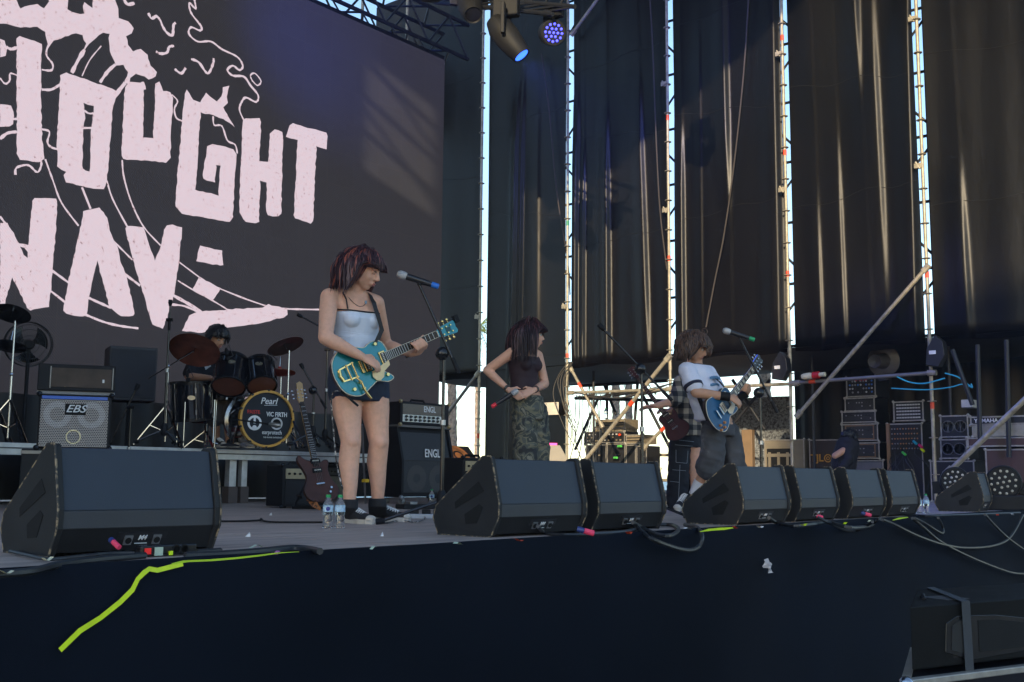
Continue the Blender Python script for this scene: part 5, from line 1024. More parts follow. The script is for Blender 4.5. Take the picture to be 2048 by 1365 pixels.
# ---------------- guitars
def outline(pts, n=8):
    q = [V(p) for p in pts]; m = len(q); o = []
    for i in range(m):
        p0, p1, p2, p3 = q[i - 1], q[i], q[(i + 1) % m], q[(i + 2) % m]
        for j in range(n): t = j / n; o.append(0.5 * ((2 * p1) + (p2 - p0) * t + (2 * p0 - 5 * p1 + 4 * p2 - p3) * t * t + (3 * p1 - p0 - 3 * p2 + p3) * t ** 3))
    return o
JET = [(-0.20, 0.0), (-0.175, 0.10), (-0.09, 0.158), (0.01, 0.140), (0.075, 0.112), (0.14, 0.128), (0.205, 0.108), (0.225, 0.045), (0.215, 0.012), (0.165, -0.042), (0.135, -0.075), (0.175, -0.115), (0.192, -0.150), (0.145, -0.158), (0.075, -0.128), (0.02, -0.142), (-0.08, -0.170), (-0.17, -0.112)]
def guitar(name, label, B, N, face, scale_len, body_m, side_m, bind_m, board_m, hw, kind='jet', outl=JET, thick=0.047, neck_m=None):
    """B bridge point, N nut point (world), face normal; local axes e1 to the nut, e2 up, e3 out of the face"""
    e1 = (N - B).normalized(); e3 = V(face); e3 = (e3 - e1 * e3.dot(e1)).normalized(); e2 = e3.cross(e1); k = (N - B).length / scale_len
    P = lambda x, y, z=0.0: B + (e1 * x + e2 * y + e3 * z) * k
    D = lambda x, y, z=0.0: (e1 * x + e2 * y + e3 * z)
    t = thing(name, label, 'guitar', P(-0.2, 0)); Mx = Matrix((e1, e2, e3)).transposed()
    ol = outline(outl, 6); n = len(ol)
    lay = lambda inf, z: [P(p.x + (p.x - 0.0) * inf, p.y + p.y * inf, z) for p in ol]
    mb = MB(); mb.add(lay(-0.015, -thick) + lay(0, -thick + 0.006) + lay(0, -0.005), [list(range(n))[::-1]] + [(a * n + i, a * n + (i + 1) % n, (a + 1) * n + (i + 1) % n, (a + 1) * n + i) for a in (0, 1) for i in range(n)])
    mb.build('body_side', side_m, t, True)
    mb = MB(); mb.add(lay(0, -0.005) + lay(-0.02, 0.0), [(i, (i + 1) % n, n + (i + 1) % n, n + i) for i in range(n)] + [list(range(n, 2 * n))]); mb.build('body_top', body_m, t, False)
    MB().tube(lay(0.004, -0.003), 0.0032 * k, 6, close=True).build('binding', bind_m, t, True)
    nut = scale_len; nj = 0.20
    neck_m = neck_m or side_m
    MB().loft([(P(nj, 0, -0.012), D(0, 0.028) * k, D(0, 0, 0.022) * k), (P(nut - 0.02, 0, -0.006), D(0, 0.022) * k, D(0, 0, 0.017) * k)], 14).build('neck', neck_m, t, True)
    fb = MB(); fb.add([P(nj - 0.03, -0.028, 0.012), P(nj - 0.03, 0.028, 0.012), P(nut, 0.0215, 0.012), P(nut, -0.0215, 0.012), P(nj - 0.03, -0.028, 0.0), P(nj - 0.03, 0.028, 0.0), P(nut, 0.0215, 0.0), P(nut, -0.0215, 0.0)], [(0, 1, 2, 3), (7, 6, 5, 4), (0, 4, 5, 1), (1, 5, 6, 2), (2, 6, 7, 3), (3, 7, 4, 0)])
    fbo = fb.build('fretboard', board_m, t)
    for sg in (-1, 1): MB().tube([P(nj - 0.03, sg * 0.029, 0.009), P(nut, sg * 0.0225, 0.009)], 0.0022 * k, 6).build('neck_binding', bind_m, t, True)
    fm = pm('fret_wire', (0.72, 0.70, 0.66), 0.3, metal=0.8)
    for i in range(1, 21):
        x = nut - scale_len * (1 - 2 ** (-i / 12)); wd = 0.0215 + (nut - x) / (nut - nj) * 0.0065
        if x > nj - 0.02: MB().box(P(x, 0, 0.013), (0.0022 * k, wd * 2 * k, 0.003 * k), Mx).build('fret', fm, fbo)
        if i in (1, 3, 5, 7, 9, 12, 15) and hw.get('inlay'): 
            x2 = nut - scale_len * (1 - 2 ** (-(i - 0.5) / 12)); MB().box(P(x2, 0, 0.0125), (0.014 * k, wd * 1.3 * k, 0.001 * k), Mx).build('inlay', bind_m, fbo)
    MB().box(P(nut + 0.003, 0, 0.014), (0.005 * k, 0.043 * k, 0.006 * k), Mx).build('nut', bind_m, t)
    hs = hw.get('head', [(0.0, -0.022), (0.03, -0.030), (0.06, -0.038), (0.16, -0.046), (0.175, -0.03), (0.165, 0.0), (0.175, 0.03), (0.16, 0.046), (0.06, 0.038), (0.03, 0.030), (0.0, 0.022)])
    hd = MB().prism(hs, P(nut, 0, -0.012), e1 * k, e2 * k, e3 * 0.014 * k).build('headstock', hw.get('headm', body_m), t)
    tm = hw['metal']
    for i in range(3):
        for sg in (-1, 1):
            y0 = hw.get('pegy', 1.0); x = nut + 0.05 + i * 0.038; sd = sg if not hw.get('inline') else 1
            MB().lathe([(0.006, 0), (0.005, 0.012)], P(x, sg * 0.022, 0.002), e3, 10).build('tuner_post', tm, hd); MB().cyl(P(x, sg * 0.03, -0.008), P(x, sg * 0.056, -0.008), 0.003 * k, 6).build('tuner_shaft', tm, hd); MB().ball(P(x, sg * 0.066, -0.008), (0.010 * k, 0.011 * k, 0.006 * k), 10, 6, Mx).build('tuner_button', tm, hd)
    sm = pm('string_steel', (0.30, 0.28, 0.25), 0.4, metal=0.6)
    for i in range(hw.get('strings', 6)): ns = hw.get('strings', 6); u = (i / (ns - 1) - 0.5); MB().cyl(P(-0.02, u * 0.052, 0.020), P(nut, u * 0.036, 0.0165), 0.0007 * k, 4).build('string', sm, t)
    for x in hw.get('pickups', (0.045, 0.165)):
        fr_ = MB().box(P(x, 0, 0.006), (0.045 * k, 0.092 * k, 0.012 * k), Mx).build('pickup_frame', hw['pframe'], t, bevel=0.003); MB().box(P(x, 0, 0.013), (0.028 * k, 0.072 * k, 0.006 * k), Mx).build('pickup_cover', hw['pcover'], fr_)
        for q in range(6): MB().box(P(x, (q - 2.5) * 0.0115, 0.0165), (0.010 * k, 0.006 * k, 0.002 * k), Mx).build('pole_piece', pm('pole_white', (0.75, 0.72, 0.62), 0.4), fr_)
    MB().box(P(0.0, 0, 0.010), (0.018 * k, 0.086 * k, 0.016 * k), Mx).build('bridge', tm, t, bevel=0.003)
    if hw.get('guard'): MB().prism(hw['guard'], P(0, 0, 0.014), e1 * k, e2 * k, e3 * 0.003 * k).build('pickguard', hw['guardm'], t)
    for (x, y) in hw.get('knobs', []): MB().lathe([(0.0125 * k, 0), (0.0125 * k, 0.010 * k), (0.011 * k, 0.018 * k)], P(x, y, 0.0), e3, 16).build('knob', hw.get('knobm', tm), t, True)
    return t, P, D, k, e1, e2, e3, Mx

TEAL = pm('turquoise_lacquer', (0.008, 0.20, 0.235), 0.20, metal=0.25, var=0.10, coat=0.8)
CREAM = pm('cream_binding', (0.66, 0.60, 0.46), 0.4); ROSE = pm('rosewood', (0.022, 0.013, 0.011), 0.65, spec=0.2); MAHO = pm('mahogany', (0.075, 0.02, 0.014), 0.3, coat=0.4)
# ---------------- guitarist in the pale top
Z0 = 6.63
def J(px, py, dz=0.0): return atd(px, py, Z0 + dz)
yaw = math.radians(35); Lb = RTH * math.cos(yaw) + FWH * math.sin(yaw); Fb = RTH * math.sin(yaw) - FWH * math.cos(yaw)
base = onz(722, 1045); T1 = thing('person', 'person in pale blue strappy top and denim shorts playing a turquoise guitar', 'person', (base.x, base.y, 0.0))
rows = [(796, 714, 0.150, 0.110), (785, 714, 0.168, 0.122), (765, 714, 0.176, 0.128), (735, 714, 0.162, 0.118), (700, 713, 0.134, 0.098), (672, 713, 0.126, 0.094), (655, 713, 0.132, 0.104), (640, 712, 0.140, 0.116), (622, 710, 0.146, 0.108), (606, 707, 0.150, 0.088), (594, 706, 0.140, 0.070), (585, 706, 0.090, 0.058)]
mb = MB(); mb.loft(rings(Z0, Lb, Fb, rows), 24)
for s, (px) in ((-1, 0), (1, 0)): mb.ball(J(713, 640) + Lb * s * 0.066 + Fb * 0.068 - Z * 0.006, (0.054, 0.054, 0.054), 14, 10)
limb(mb, [J(707, 596), J(716, 572, -0.01), J(723, 552, -0.01)], [0.060, 0.050, 0.050])
sR = J(706, 600) - Lb * 0.158; sL = J(706, 602) + Lb * 0.158
limb(mb, [J(706, 594) - Lb * 0.05, sR], [0.055, 0.056]); limb(mb, [J(706, 594) + Lb * 0.05, sL], [0.055, 0.054])
eR = J(651, 676, -0.30); wR = J(724, 714, -0.235)
limb(mb, [sR, sR.lerp(eR, 0.35), sR.lerp(eR, 0.7), eR], [0.056, 0.054, 0.048, 0.044]); limb(mb, [eR, eR.lerp(wR, 0.3), eR.lerp(wR, 0.7), wR], [0.044, 0.044, 0.034, 0.026])
eL = J(771, 690, 0.24); wL = J(822, 707, 0.10)
limb(mb, [sL, sL.lerp(eL, 0.5), eL], [0.053, 0.046, 0.040]); limb(mb, [eL, eL.lerp(wL, 0.35), wL], [0.040, 0.038, 0.025])
for hip, knee, ank, s in ((J(690, 782, -0.03), J(702, 884, -0.13), J(699, 1008, -0.20), -1), (J(745, 782, 0.08), J(758, 886, 0.0), J(755, 1006, 0.0), 1)):
    limb(mb, [hip, hip.lerp(knee, 0.35), hip.lerp(knee, 0.75), knee], [0.101, 0.092, 0.071, 0.062], 18)
    calf = knee.lerp(ank, 0.32) + FWH * 0.012 - RTH * 0.012; limb(mb, [knee, calf, knee.lerp(ank, 0.68), ank], [0.061, 0.063, 0.047, 0.036], 18); mb.ball(knee - FWH * 0.024 + RTH * 0.01, 0.046, 12, 8)
hand(mb, wR, J(752, 728, -0.215) - wR, -Fb * 0.75 - UPW * 0.6, UPW + RTH * 0.4, 0.98, curl=0.75)
# fretting hand wraps round the neck
pal = J(836, 702, 0.105); limb(mb, [wL, pal, J(846, 692, 0.10)], [0.026, 0.030, 0.026])
for i in range(4):
    b = J(851 - 6.5 * i, 697 + 3.0 * i, 0.085 - 0.01 * i); m1 = J(854 - 6.5 * i, 690 + 3.2 * i, 0.028 - 0.012 * i); m2 = J(847 - 6.5 * i, 681 + 3 * i, 0.012 - 0.012 * i); tip = J(840 - 6 * i, 677 + 3.2 * i, 0.022 - 0.012 * i); limb(mb, [b, m1, m2, tip], [0.0100, 0.0095, 0.0088, 0.0075], 10)
limb(mb, [pal, J(838, 682, 0.13), J(846, 672, 0.11)], [0.014, 0.011, 0.009], 10)
H1 = Head(J(727, 537, -0.02), RTH * 1.0 - FWH * 0.22, math.radians(24), 0, 1.04); H1.add(mb)
remeshed('body', mb, SKIN, T1, 0.0065, 5)
H1.features(T1, LIP, BROW, SKIN)
HD = pm('hair_plum', (0.030, 0.012, 0.017), 0.55, var=0.3, scale=30, spec=0.3); HR = pm('hair_red', (0.22, 0.055, 0.035), 0.42, var=0.3, scale=30)
def streak(az, rnd):
    v = (az * 3.1) % 1.3; return 1 if (v < 0.22 and rnd.random() < 0.8) else (2 if rnd.random() < 0.22 else 0)
H1.hair(T1, [HD, HR, pm('hair_brown', (0.075, 0.030, 0.030), 0.42, var=0.3)], 2600, 0.262, 0.082, 5, flick=0.30, wave=0.12, thick=0.0040, scale=1.0, fringe_ang=0.7, weights=streak, clampx=0.045)
# top
TOP = pm('pale_blue_jersey', (0.60, 0.66, 0.77), 0.75, var=0.06, scale=8, bump=0.25, bscale=90, stretch=(0.4, 0.4, 4)); PIPE = pm('dark_piping', (0.02, 0.016, 0.018), 0.7)
mb = MB(); mb.loft(rings(Z0, Lb, Fb, [(712, 713, 0.142, 0.106), (700, 713, 0.136, 0.101), (672, 713, 0.130, 0.098), (655, 713, 0.136, 0.108), (640, 712, 0.143, 0.119), (629, 711, 0.146, 0.114)], 0.006), 28)
for s in (-1, 1): mb.ball(J(713, 640) + Lb * s * 0.064 + Fb * 0.070 - Z * 0.008, 0.058, 16, 10)
o = remeshed('tank_top', mb, TOP, T1, 0.0055, 4)
wr = MB()
for i in range(9):
    z = 652 + i * 6.2; wr.tube([J(712, z) + Lb * math.sin(a) * (0.139 - 0.002 * abs(i - 4)) + Fb * math.cos(a) * (0.112 - 0.0022 * i) + Z * (0.006 * math.sin(a * 3 + i * 1.7)) for a in [(-1.3 + 2.6 * q / 12) for q in range(13)]], [0.0005] + [0.0034] * 11 + [0.0005], 5)
wr.build('creases', TOP, T1, True)
def tpt(a, py, ext=0.150, fd=0.122): return J(711, py) + Lb * math.sin(a) * ext + Fb * math.cos(a) * fd
MB().tube([tpt(-1.5, 623, 0.156, 0.124), tpt(-1.1, 626, 0.156, 0.124), tpt(-0.75, 627, 0.156, 0.126), tpt(-0.4, 628, 0.156, 0.127), tpt(0.0, 629, 0.156, 0.127), tpt(0.5, 628, 0.156, 0.127), tpt(0.9, 627, 0.156, 0.126), tpt(1.4, 624, 0.156, 0.124)], 0.0042, 8).build('neckline_piping', PIPE, T1, True)
for s in (-1, 1): MB().tube([tpt(s * 0.72, 625, 0.152, 0.127), J(708, 606) + Lb * s * 0.098 + Fb * 0.092, J(706, 588) + Lb * s * 0.092 + Fb * 0.035 + Z * 0.004, J(706, 590) + Lb * s * 0.088 - Fb * 0.05], 0.0046, 8).build('shoulder_strap', PIPE, T1, True)
# shorts
DEN = pm('dark_denim', (0.016, 0.026, 0.055), 0.8, var=0.3, scale=20, bump=0.5, bscale=400)
mb = MB(); mb.loft(rings(Z0, Lb, Fb, [(803, 714, 0.155, 0.116), (788, 714, 0.175, 0.128), (765, 714, 0.180, 0.132), (735, 714, 0.167, 0.122), (718, 714, 0.152, 0.11)], 0.007), 28)
limb(mb, [J(690, 776, -0.03), J(692, 797, -0.035)], [0.106, 0.102], 20); limb(mb, [J(745, 776, 0.08), J(747, 792, 0.075)], [0.106, 0.103], 20)
remeshed('denim_shorts', mb, DEN, T1, 0.007, 3)
MB().tube([J(706, 592) + Lb * 0.075 * math.sin(a) + Fb * (0.03 + 0.07 * math.cos(a)) - Z * (0.005 + 0.075 * max(0, math.cos(a)) ** 2) for a in [2 * math.pi * k / 24 for k in range(24)]], 0.0022, 6, close=True).build('necklace', PIPE, T1, True)
MB().ball(J(719, 609) + Fb * 0.093 - RTH * 0.005, (0.008, 0.008, 0.012), 10, 8).build('pendant', pm('blue_pendant', (0.25, 0.35, 0.45), 0.3, metal=0.4), T1, True)
shoe(T1, onz(688, 1046), onz(746, 1050), True, ank=J(699, 1006, -0.20)); shoe(T1, onz(740, 1043), onz(820, 1045), True, ank=J(755, 1004, 0.0))
MB().tube([J(814 + 3 * math.cos(a), 711 - 5 * math.sin(a), 0.12 + 0.03 * math.sin(a)) for a in [2 * math.pi * k / 12 for k in range(12)]], 0.004, 6, close=True).build('wristband', PIPE, T1, True)
# her guitar
B = J(722, 735, -0.185); N = J(873, 669, 0.125)
hw = dict(metal=GOLD, pframe=GOLD, pcover=pm('pickup_black', (0.02, 0.02, 0.02), 0.4), pickups=(0.045, 0.175), guard=[(0.055, -0.055), (0.20, -0.030), (0.195, -0.062), (0.14, -0.085), (0.12, -0.118), (0.085, -0.132), (0.06, -0.120), (0.045, -0.09)], guardm=pm('gold_guard', (0.62, 0.46, 0.25), 0.3, metal=0.5), knobs=[(-0.11, -0.115), (-0.045, -0.135), (-0.05, -0.09), (0.155, -0.115)], inlay=False, headm=TEAL)
G1, P, D, k, e1, e2, e3, Mx = guitar('electric_guitar', 'turquoise single-cutaway electric guitar with gold hardware held by the person in the pale top', B, N, Fb + UPW * 0.10, 0.625, TEAL, MAHO, CREAM, ROSE, hw)
# vibrato tailpiece
mb = MB(); mb.tube([P(-0.155, 0.035, 0.006), P(-0.165, 0.0, 0.008), P(-0.155, -0.035, 0.006)], 0.012 * k, 8); mb.build('tailpiece_hinge', GOLD, G1, True)
for x in (-0.105, -0.06): MB().cyl(P(x, -0.055, 0.022), P(x, 0.055, 0.022), 0.006 * k, 10).build('tailpiece_bar', GOLD, G1, True)
for y in (-0.05, 0.05): MB().bar(P(-0.16, y * 0.8, 0.012), P(-0.05, y, 0.020), 0.008, 0.008, e3).build('tailpiece_arm', GOLD, G1)
MB().tube([P(-0.075, -0.05, 0.030), P(-0.055, -0.085, 0.036), P(-0.055, -0.14, 0.034), P(-0.045, -0.19, 0.034), P(-0.035, -0.215, 0.034)], [0.005, 0.006, 0.007, 0.009, 0.006], 10).build('vibrato_arm', GOLD, G1, True)
MB().box(P(0.205 + 0.42 + 0.10, 0, 0.004), (0.04 * k, 0.03 * k, 0.002), Mx).build('head_badge', pm('teal_dark', (0.005, 0.05, 0.06), 0.3), G1)
MB().lathe([(0.009, 0), (0.006, 0.012), (0.010, 0.018)], P(0.155, 0.105, 0.0), e3, 12).build('strap_button', GOLD, G1, True)
MB().box(P(0.625 + 0.19, 0.045, 0.0), (0.035, 0.05, 0.03), Mx).build('clip_tuner', BLACKC, G1, bevel=0.004)
MB().cyl(P(-0.19, -0.09, -0.02), P(-0.12, -0.225, -0.02), 0.007, 8).build('jack_plug', BLACKG, G1, True)
# strap over her shoulder
sp = [P(0.16, 0.10, 0.004), J(764, 660, -0.06), J(756, 632, -0.075), J(747, 606, -0.05), J(740, 588, 0.02), J(728, 583, 0.10)]
MB().ribbon(outline(sp, 1) if False else sp, 0.032, Fb + RTH * 0.2).build('strap', pm('dark_strap', (0.018, 0.014, 0.014), 0.6), G1)
cb = pm('speckled_cable', (0.02, 0.02, 0.022), 0.6, wear=(0.55, 0.53, 0.50), wamt=0.50, wscale=45)
c0 = P(-0.17, -0.10, -0.03); 
pts = [c0, J(664, 790, -0.15), J(667, 860, -0.15), J(674, 930, -0.15), J(690, 990, -0.14), onz(712, 1035) + Z * 0.03, onz(738, 1042) + Z * 0.012, onz(770, 1050) + Z * 0.01, onz(800, 1044) + Z * 0.01, onz(830, 1048) + Z * 0.01, onz(850, 1040) + Z * 0.01, onz(838, 1032) + Z * 0.01, onz(810, 1036) + Z * 0.01]
def smooth_path(pts, n=6):
    o = []; q = [V(p) for p in pts]
    for i in range(len(q) - 1):
        p0, p1, p2, p3 = q[max(0, i - 1)], q[i], q[i + 1], q[min(len(q) - 1, i + 2)]
        for j in range(n): t = j / n; o.append(0.5 * ((2 * p1) + (p2 - p0) * t + (2 * p0 - 5 * p1 + 4 * p2 - p3) * t * t + (3 * p1 - p0 - 3 * p2 + p3) * t ** 3))
    return o + [q[-1]]
tag(MB().tube(smooth_path(pts), 0.0045, 6).build('guitar_cable', cb, smooth=True), 'black and white speckled cable hanging from the turquoise guitar to the floor', 'cable')

# ---------------- singer
Z0 = 9.26; yaw = math.radians(46); Lb = RTH * math.cos(yaw) + FWH * math.sin(yaw); Fb = RTH * math.sin(yaw) - FWH * math.cos(yaw)
base = onz(1060, 1022); T2 = thing('person', 'person in dark tank top and camouflage trousers holding a red-ended microphone', 'person', (base.x, base.y, 0))
rows = [(825, 1056, 0.13, 0.09), (812, 1056, 0.145, 0.10), (793, 1053, 0.148, 0.106), (775, 1050, 0.128, 0.094), (758, 1048, 0.124, 0.092), (742, 1047, 0.132, 0.104), (730, 1048, 0.140, 0.114), (717, 1050, 0.146, 0.100), (707, 1051, 0.142, 0.076), (699, 1052, 0.09, 0.056)]
mb = MB(); mb.loft(rings(Z0, Lb, Fb, rows), 24)
for s in (-1, 1): mb.ball(J(1048, 731) + Lb * s * 0.064 + Fb * 0.075, 0.054, 14, 10)
limb(mb, [J(1052, 704), J(1058, 690), J(1061, 676)], [0.056, 0.048, 0.048])
sR = J(1051, 708) - Lb * 0.155; sL = J(1051, 709) + Lb * 0.155
limb(mb, [J(1052, 703) - Lb * 0.05, sR], [0.05, 0.050]); limb(mb, [J(1052, 703) + Lb * 0.05, sL], [0.05, 0.048])
eR = J(974, 741, -0.06); wR = J(1017, 780, -0.185); eL = J(1090, 768, 0.08); wL = J(1069, 780, -0.13)
limb(mb, [sR, sR.lerp(eR, 0.5), eR], [0.049, 0.043, 0.037]); limb(mb, [eR, eR.lerp(wR, 0.3), wR], [0.037, 0.037, 0.024])
limb(mb, [sL, sL.lerp(eL, 0.5), eL], [0.047, 0.042, 0.037]); limb(mb, [eL, eL.lerp(wL, 0.3), wL], [0.037, 0.037, 0.024])
hand(mb, wR, J(1036, 791, -0.24) - wR, J(1040, 800, -0.1) - J(1030, 785, -0.24), UPW, 1.0, curl=0.8); hand(mb, wL, J(1046, 789, -0.22) - wL, -UPW * 0.4 + FWH, UPW, 1.0, curl=0.85)
for hx, kx in ((1046, 1050), (1070, 1080)):
    limb(mb, [J(hx, 825), J(kx, 918), J(kx + 2, 1012)], [0.06, 0.045, 0.04])
H2 = Head(J(1062, 669, 0.0), RTH * 1.0 + FWH * 0.12, math.radians(6), 0, 0.98); H2.add(mb)
remeshed('body', mb, SKIN, T2, 0.008, 5); H2.features(T2, LIP, BROW)
H2.hair(T2, [pm('hair_dark_plum', (0.022, 0.011, 0.013), 0.55, var=0.3, scale=30, spec=0.3), pm('hair_aubergine', (0.065, 0.022, 0.024), 0.42, var=0.3)], 1800, 0.35, 0.12, 9, flick=0.12, wave=0.08, thick=0.0045, scale=1.02, fringe_ang=0.2, weights=[3, 1], clampx=0.055)
mb = MB(); mb.loft(rings(Z0, Lb, Fb, [(783, 1051, 0.136, 0.100), (772, 1050, 0.130, 0.096), (758, 1048, 0.126, 0.094), (742, 1047, 0.134, 0.106), (730, 1048, 0.142, 0.116), (721, 1049, 0.146, 0.108), (715, 1050, 0.142, 0.098)], 0.007), 28)
for s in (-1, 1): mb.ball(J(1048, 731) + Lb * s * 0.064 + Fb * 0.076, 0.059, 16, 10); limb(mb, [J(1049, 720) + Lb * s * 0.085 + Fb * 0.078, J(1051, 704) + Lb * s * 0.082 + Fb * 0.01, J(1050, 715) + Lb * s * 0.085 - Fb * 0.07], [0.020, 0.018, 0.020])
remeshed('tank_top', mb, pm('dark_plum_jersey', (0.030, 0.014, 0.020), 0.75, bump=0.6, bscale=60, stretch=(0.4, 0.4, 4)), T2, 0.0075, 2)
# camouflage
def ramp_mat(name, scale, stops, rough=0.85, detail=3):
    m = bpy.data.materials.new(name); m.use_nodes = True; nt = m.node_tree; tc = nt.nodes.new('ShaderNodeTexCoord'); n = nt.nodes.new('ShaderNodeTexNoise'); n.inputs['Scale'].default_value = scale; n.inputs['Detail'].default_value = detail; n.inputs['Distortion'].default_value = 0.8
    r = nt.nodes.new('ShaderNodeValToRGB'); r.color_ramp.interpolation = 'CONSTANT'; el = r.color_ramp.elements
    for i, (p, c) in enumerate(stops):
        e = el[i] if i < 2 else el.new(p); e.position = p; e.color = (*c, 1)
    nt.links.new(tc.outputs['Object'], n.inputs[0]); nt.links.new(n.outputs[0], r.inputs[0]); b = nt.nodes['Principled BSDF']; nt.links.new(r.outputs[0], b.inputs['Base Color']); b.inputs['Roughness'].default_value = rough; return m
CAMO = ramp_mat('camouflage_cloth', 9, [(0.0, (0.03, 0.032, 0.034)), (0.40, (0.085, 0.09, 0.075)), (0.47, (0.17, 0.155, 0.10)), (0.53, (0.045, 0.05, 0.045)), (0.60, (0.19, 0.175, 0.13))])
mb = MB(); mb.loft(rings(Z0, Lb, Fb, [(840, 1058, 0.165, 0.125), (820, 1057, 0.170, 0.125), (800, 1054, 0.158, 0.115), (793, 1053, 0.152, 0.110)], 0.008), 26)
limb(mb, [J(1048, 822, -0.05), J(1050, 870, -0.08), J(1052, 925, -0.10), J(1054, 1006, -0.08)], [0.098, 0.100, 0.104, 0.112], 18); limb(mb, [J(1072, 822, 0.06), J(1078, 862, 0.03), J(1078, 925, 0.02), J(1080, 1006, 0.03)], [0.096, 0.090, 0.098, 0.108], 18); limb(mb, [J(1060, 822, 0.0), J(1066, 862, 0.03), J(1066, 925, 0.02)], [0.09, 0.085, 0.09], 18)
remeshed('camouflage_trousers', mb, CAMO, T2, 0.009, 3)
shoe(T2, onz(1050, 1024), onz(1085, 1027)); shoe(T2, onz(1082, 1020), onz(1118, 1022))
for w_, ax in ((wR, (wR - eR)), (wL, (wL - eL))): MB().lathe([(0.028, -0.012), (0.030, -0.012), (0.030, 0.010), (0.028, 0.010)], w_ - ax.normalized() * 0.02, ax, 16).build('bracelet', pm('bracelet_dark', (0.05, 0.045, 0.04), 0.5), T2, True)
t = thing('handheld_microphone', 'black handheld microphone with red end in the singer hand', 'microphone', J(1010, 800, -0.25))
a = J(1034, 782, -0.27); b = J(990, 810, -0.29); mic(t, a, b - a, pm('red_band', (0.75, 0.03, 0.05), 0.4))
# ---------------- guitarist in the white ringer shirt
Z0 = 9.3; yaw = math.radians(50); Lb = RTH * math.cos(yaw) + FWH * math.sin(yaw); Fb = RTH * math.sin(yaw) - FWH * math.cos(yaw)
base = onz(1425, 1024); T3 = thing('person', 'person in white ringer shirt and baggy black jeans leaning back with a blue guitar', 'person', (base.x, base.y, 0))
mb = MB(); rows = [(868, 1442, 0.15, 0.11), (848, 1438, 0.158, 0.116), (820, 1427, 0.150, 0.110), (792, 1415, 0.145, 0.106), (768, 1405, 0.155, 0.112), (750, 1398, 0.165, 0.10), (738, 1394, 0.150, 0.080), (730, 1392, 0.10, 0.06)]
mb.loft(rings(Z0, Lb, Fb, rows), 24); limb(mb, [J(1392, 736), J(1393, 720), J(1392, 705)], [0.058, 0.052, 0.050])
sR = J(1394, 745) - Lb * 0.165; sL = J(1396, 744) + Lb * 0.165; eR = J(1392, 786, -0.24); wR = J(1457, 794, -0.25); eL = J(1450, 812, 0.18); wL = J(1492, 788, 0.12)
limb(mb, [sR, sR.lerp(eR, 0.5), eR], [0.056, 0.050, 0.044]); limb(mb, [eR, eR.lerp(wR, 0.3), wR], [0.044, 0.044, 0.030]); limb(mb, [sL, eL], [0.052, 0.042]); limb(mb, [eL, wL], [0.042, 0.028])
hand(mb, wR, J(1480, 806, -0.24) - wR, -Fb - UPW * 0.3, UPW, 1.05, curl=0.8)
limb(mb, [wL, J(1496, 780, 0.10)], [0.028, 0.032])
for i in range(4): limb(mb, [J(1500 - 1.5 * i, 772 + 4.5 * i, 0.09), J(1497 - 2 * i, 769 + 4.5 * i, 0.01), J(1489 - 2 * i, 767 + 4.5 * i, 0.0), J(1485 - 2 * i, 770 + 4.5 * i, 0.03)], [0.0115, 0.0105, 0.0095, 0.008], 8)
legs = ((J(1424, 868, -0.05), J(1428, 912, -0.10), J(1387, 985, -0.04)), (J(1458, 868, 0.05), J(1470, 930, 0.0), J(1480, 1012, 0.1)))
for h_, k_, a_ in legs: limb(mb, [h_, k_], [0.055, 0.050], 16); limb(mb, [k_, k_.lerp(a_, 0.3), a_], [0.050, 0.052, 0.036], 16); limb(mb, [a_, a_ - Z * 0.03], [0.036, 0.036])
H3 = Head(J(1391, 692, -0.02), RTH * 0.93 - FWH * 0.42, math.radians(30), 0, 1.0); H3.add(mb)
remeshed('body', mb, SKIN2, T3, 0.008, 5); H3.features(T3, LIP, BROW)
H3.hair(T3, [pm('hair_brown_wavy', (0.085, 0.045, 0.028), 0.5, var=0.4, scale=30), pm('hair_brown_dark', (0.035, 0.018, 0.012), 0.5)], 1600, 0.25, 0.12, 21, flick=0.2, wave=0.42, thick=0.005, scale=1.06, fringe_ang=0.75, weights=[2, 1], clampx=0.065)
SHIRT = pm('white_jersey', (0.66, 0.68, 0.80), 0.8, var=0.06, bump=0.4, bscale=18, stretch=(1, 1, 0.5))
mb = MB(); mb.loft(rings(Z0, Lb, Fb, [(842, 1426, 0.172, 0.128), (820, 1421, 0.172, 0.130), (792, 1411, 0.165, 0.126), (768, 1403, 0.166, 0.122), (750, 1397, 0.172, 0.108), (738, 1394, 0.158, 0.088), (731, 1392, 0.112, 0.070)], 0.012), 28)
limb(mb, [J(1394, 748) - Lb * 0.12, sR, sR.lerp(eR, 0.62)], [0.08, 0.074, 0.080], 18); limb(mb, [J(1396, 748) + Lb * 0.12, sL, sL.lerp(eL, 0.5)], [0.08, 0.072, 0.076], 18)
remeshed('ringer_shirt', mb, SHIRT, T3, 0.008, 3)
NAVY = pm('navy_trim', (0.012, 0.014, 0.035), 0.8)
d_ = (eR - sR).normalized(); MB().lathe([(0.078, -0.012), (0.084, -0.012), (0.084, 0.014), (0.078, 0.014)], sR.lerp(eR, 0.70), d_, 20).build('sleeve_trim', NAVY, T3, True)
MB().tube([J(1392, 729) + Lb * 0.082 * math.sin(a) + Fb * 0.072 * math.cos(a) + Z * (-0.012 * math.cos(a)) for a in [2 * math.pi * k / 20 for k in range(20)]], 0.010, 8, close=True).build('neck_trim', NAVY, T3, True)
PB = pm('shirt_print_blue', (0.10, 0.24, 0.42), 0.7); q = MB()
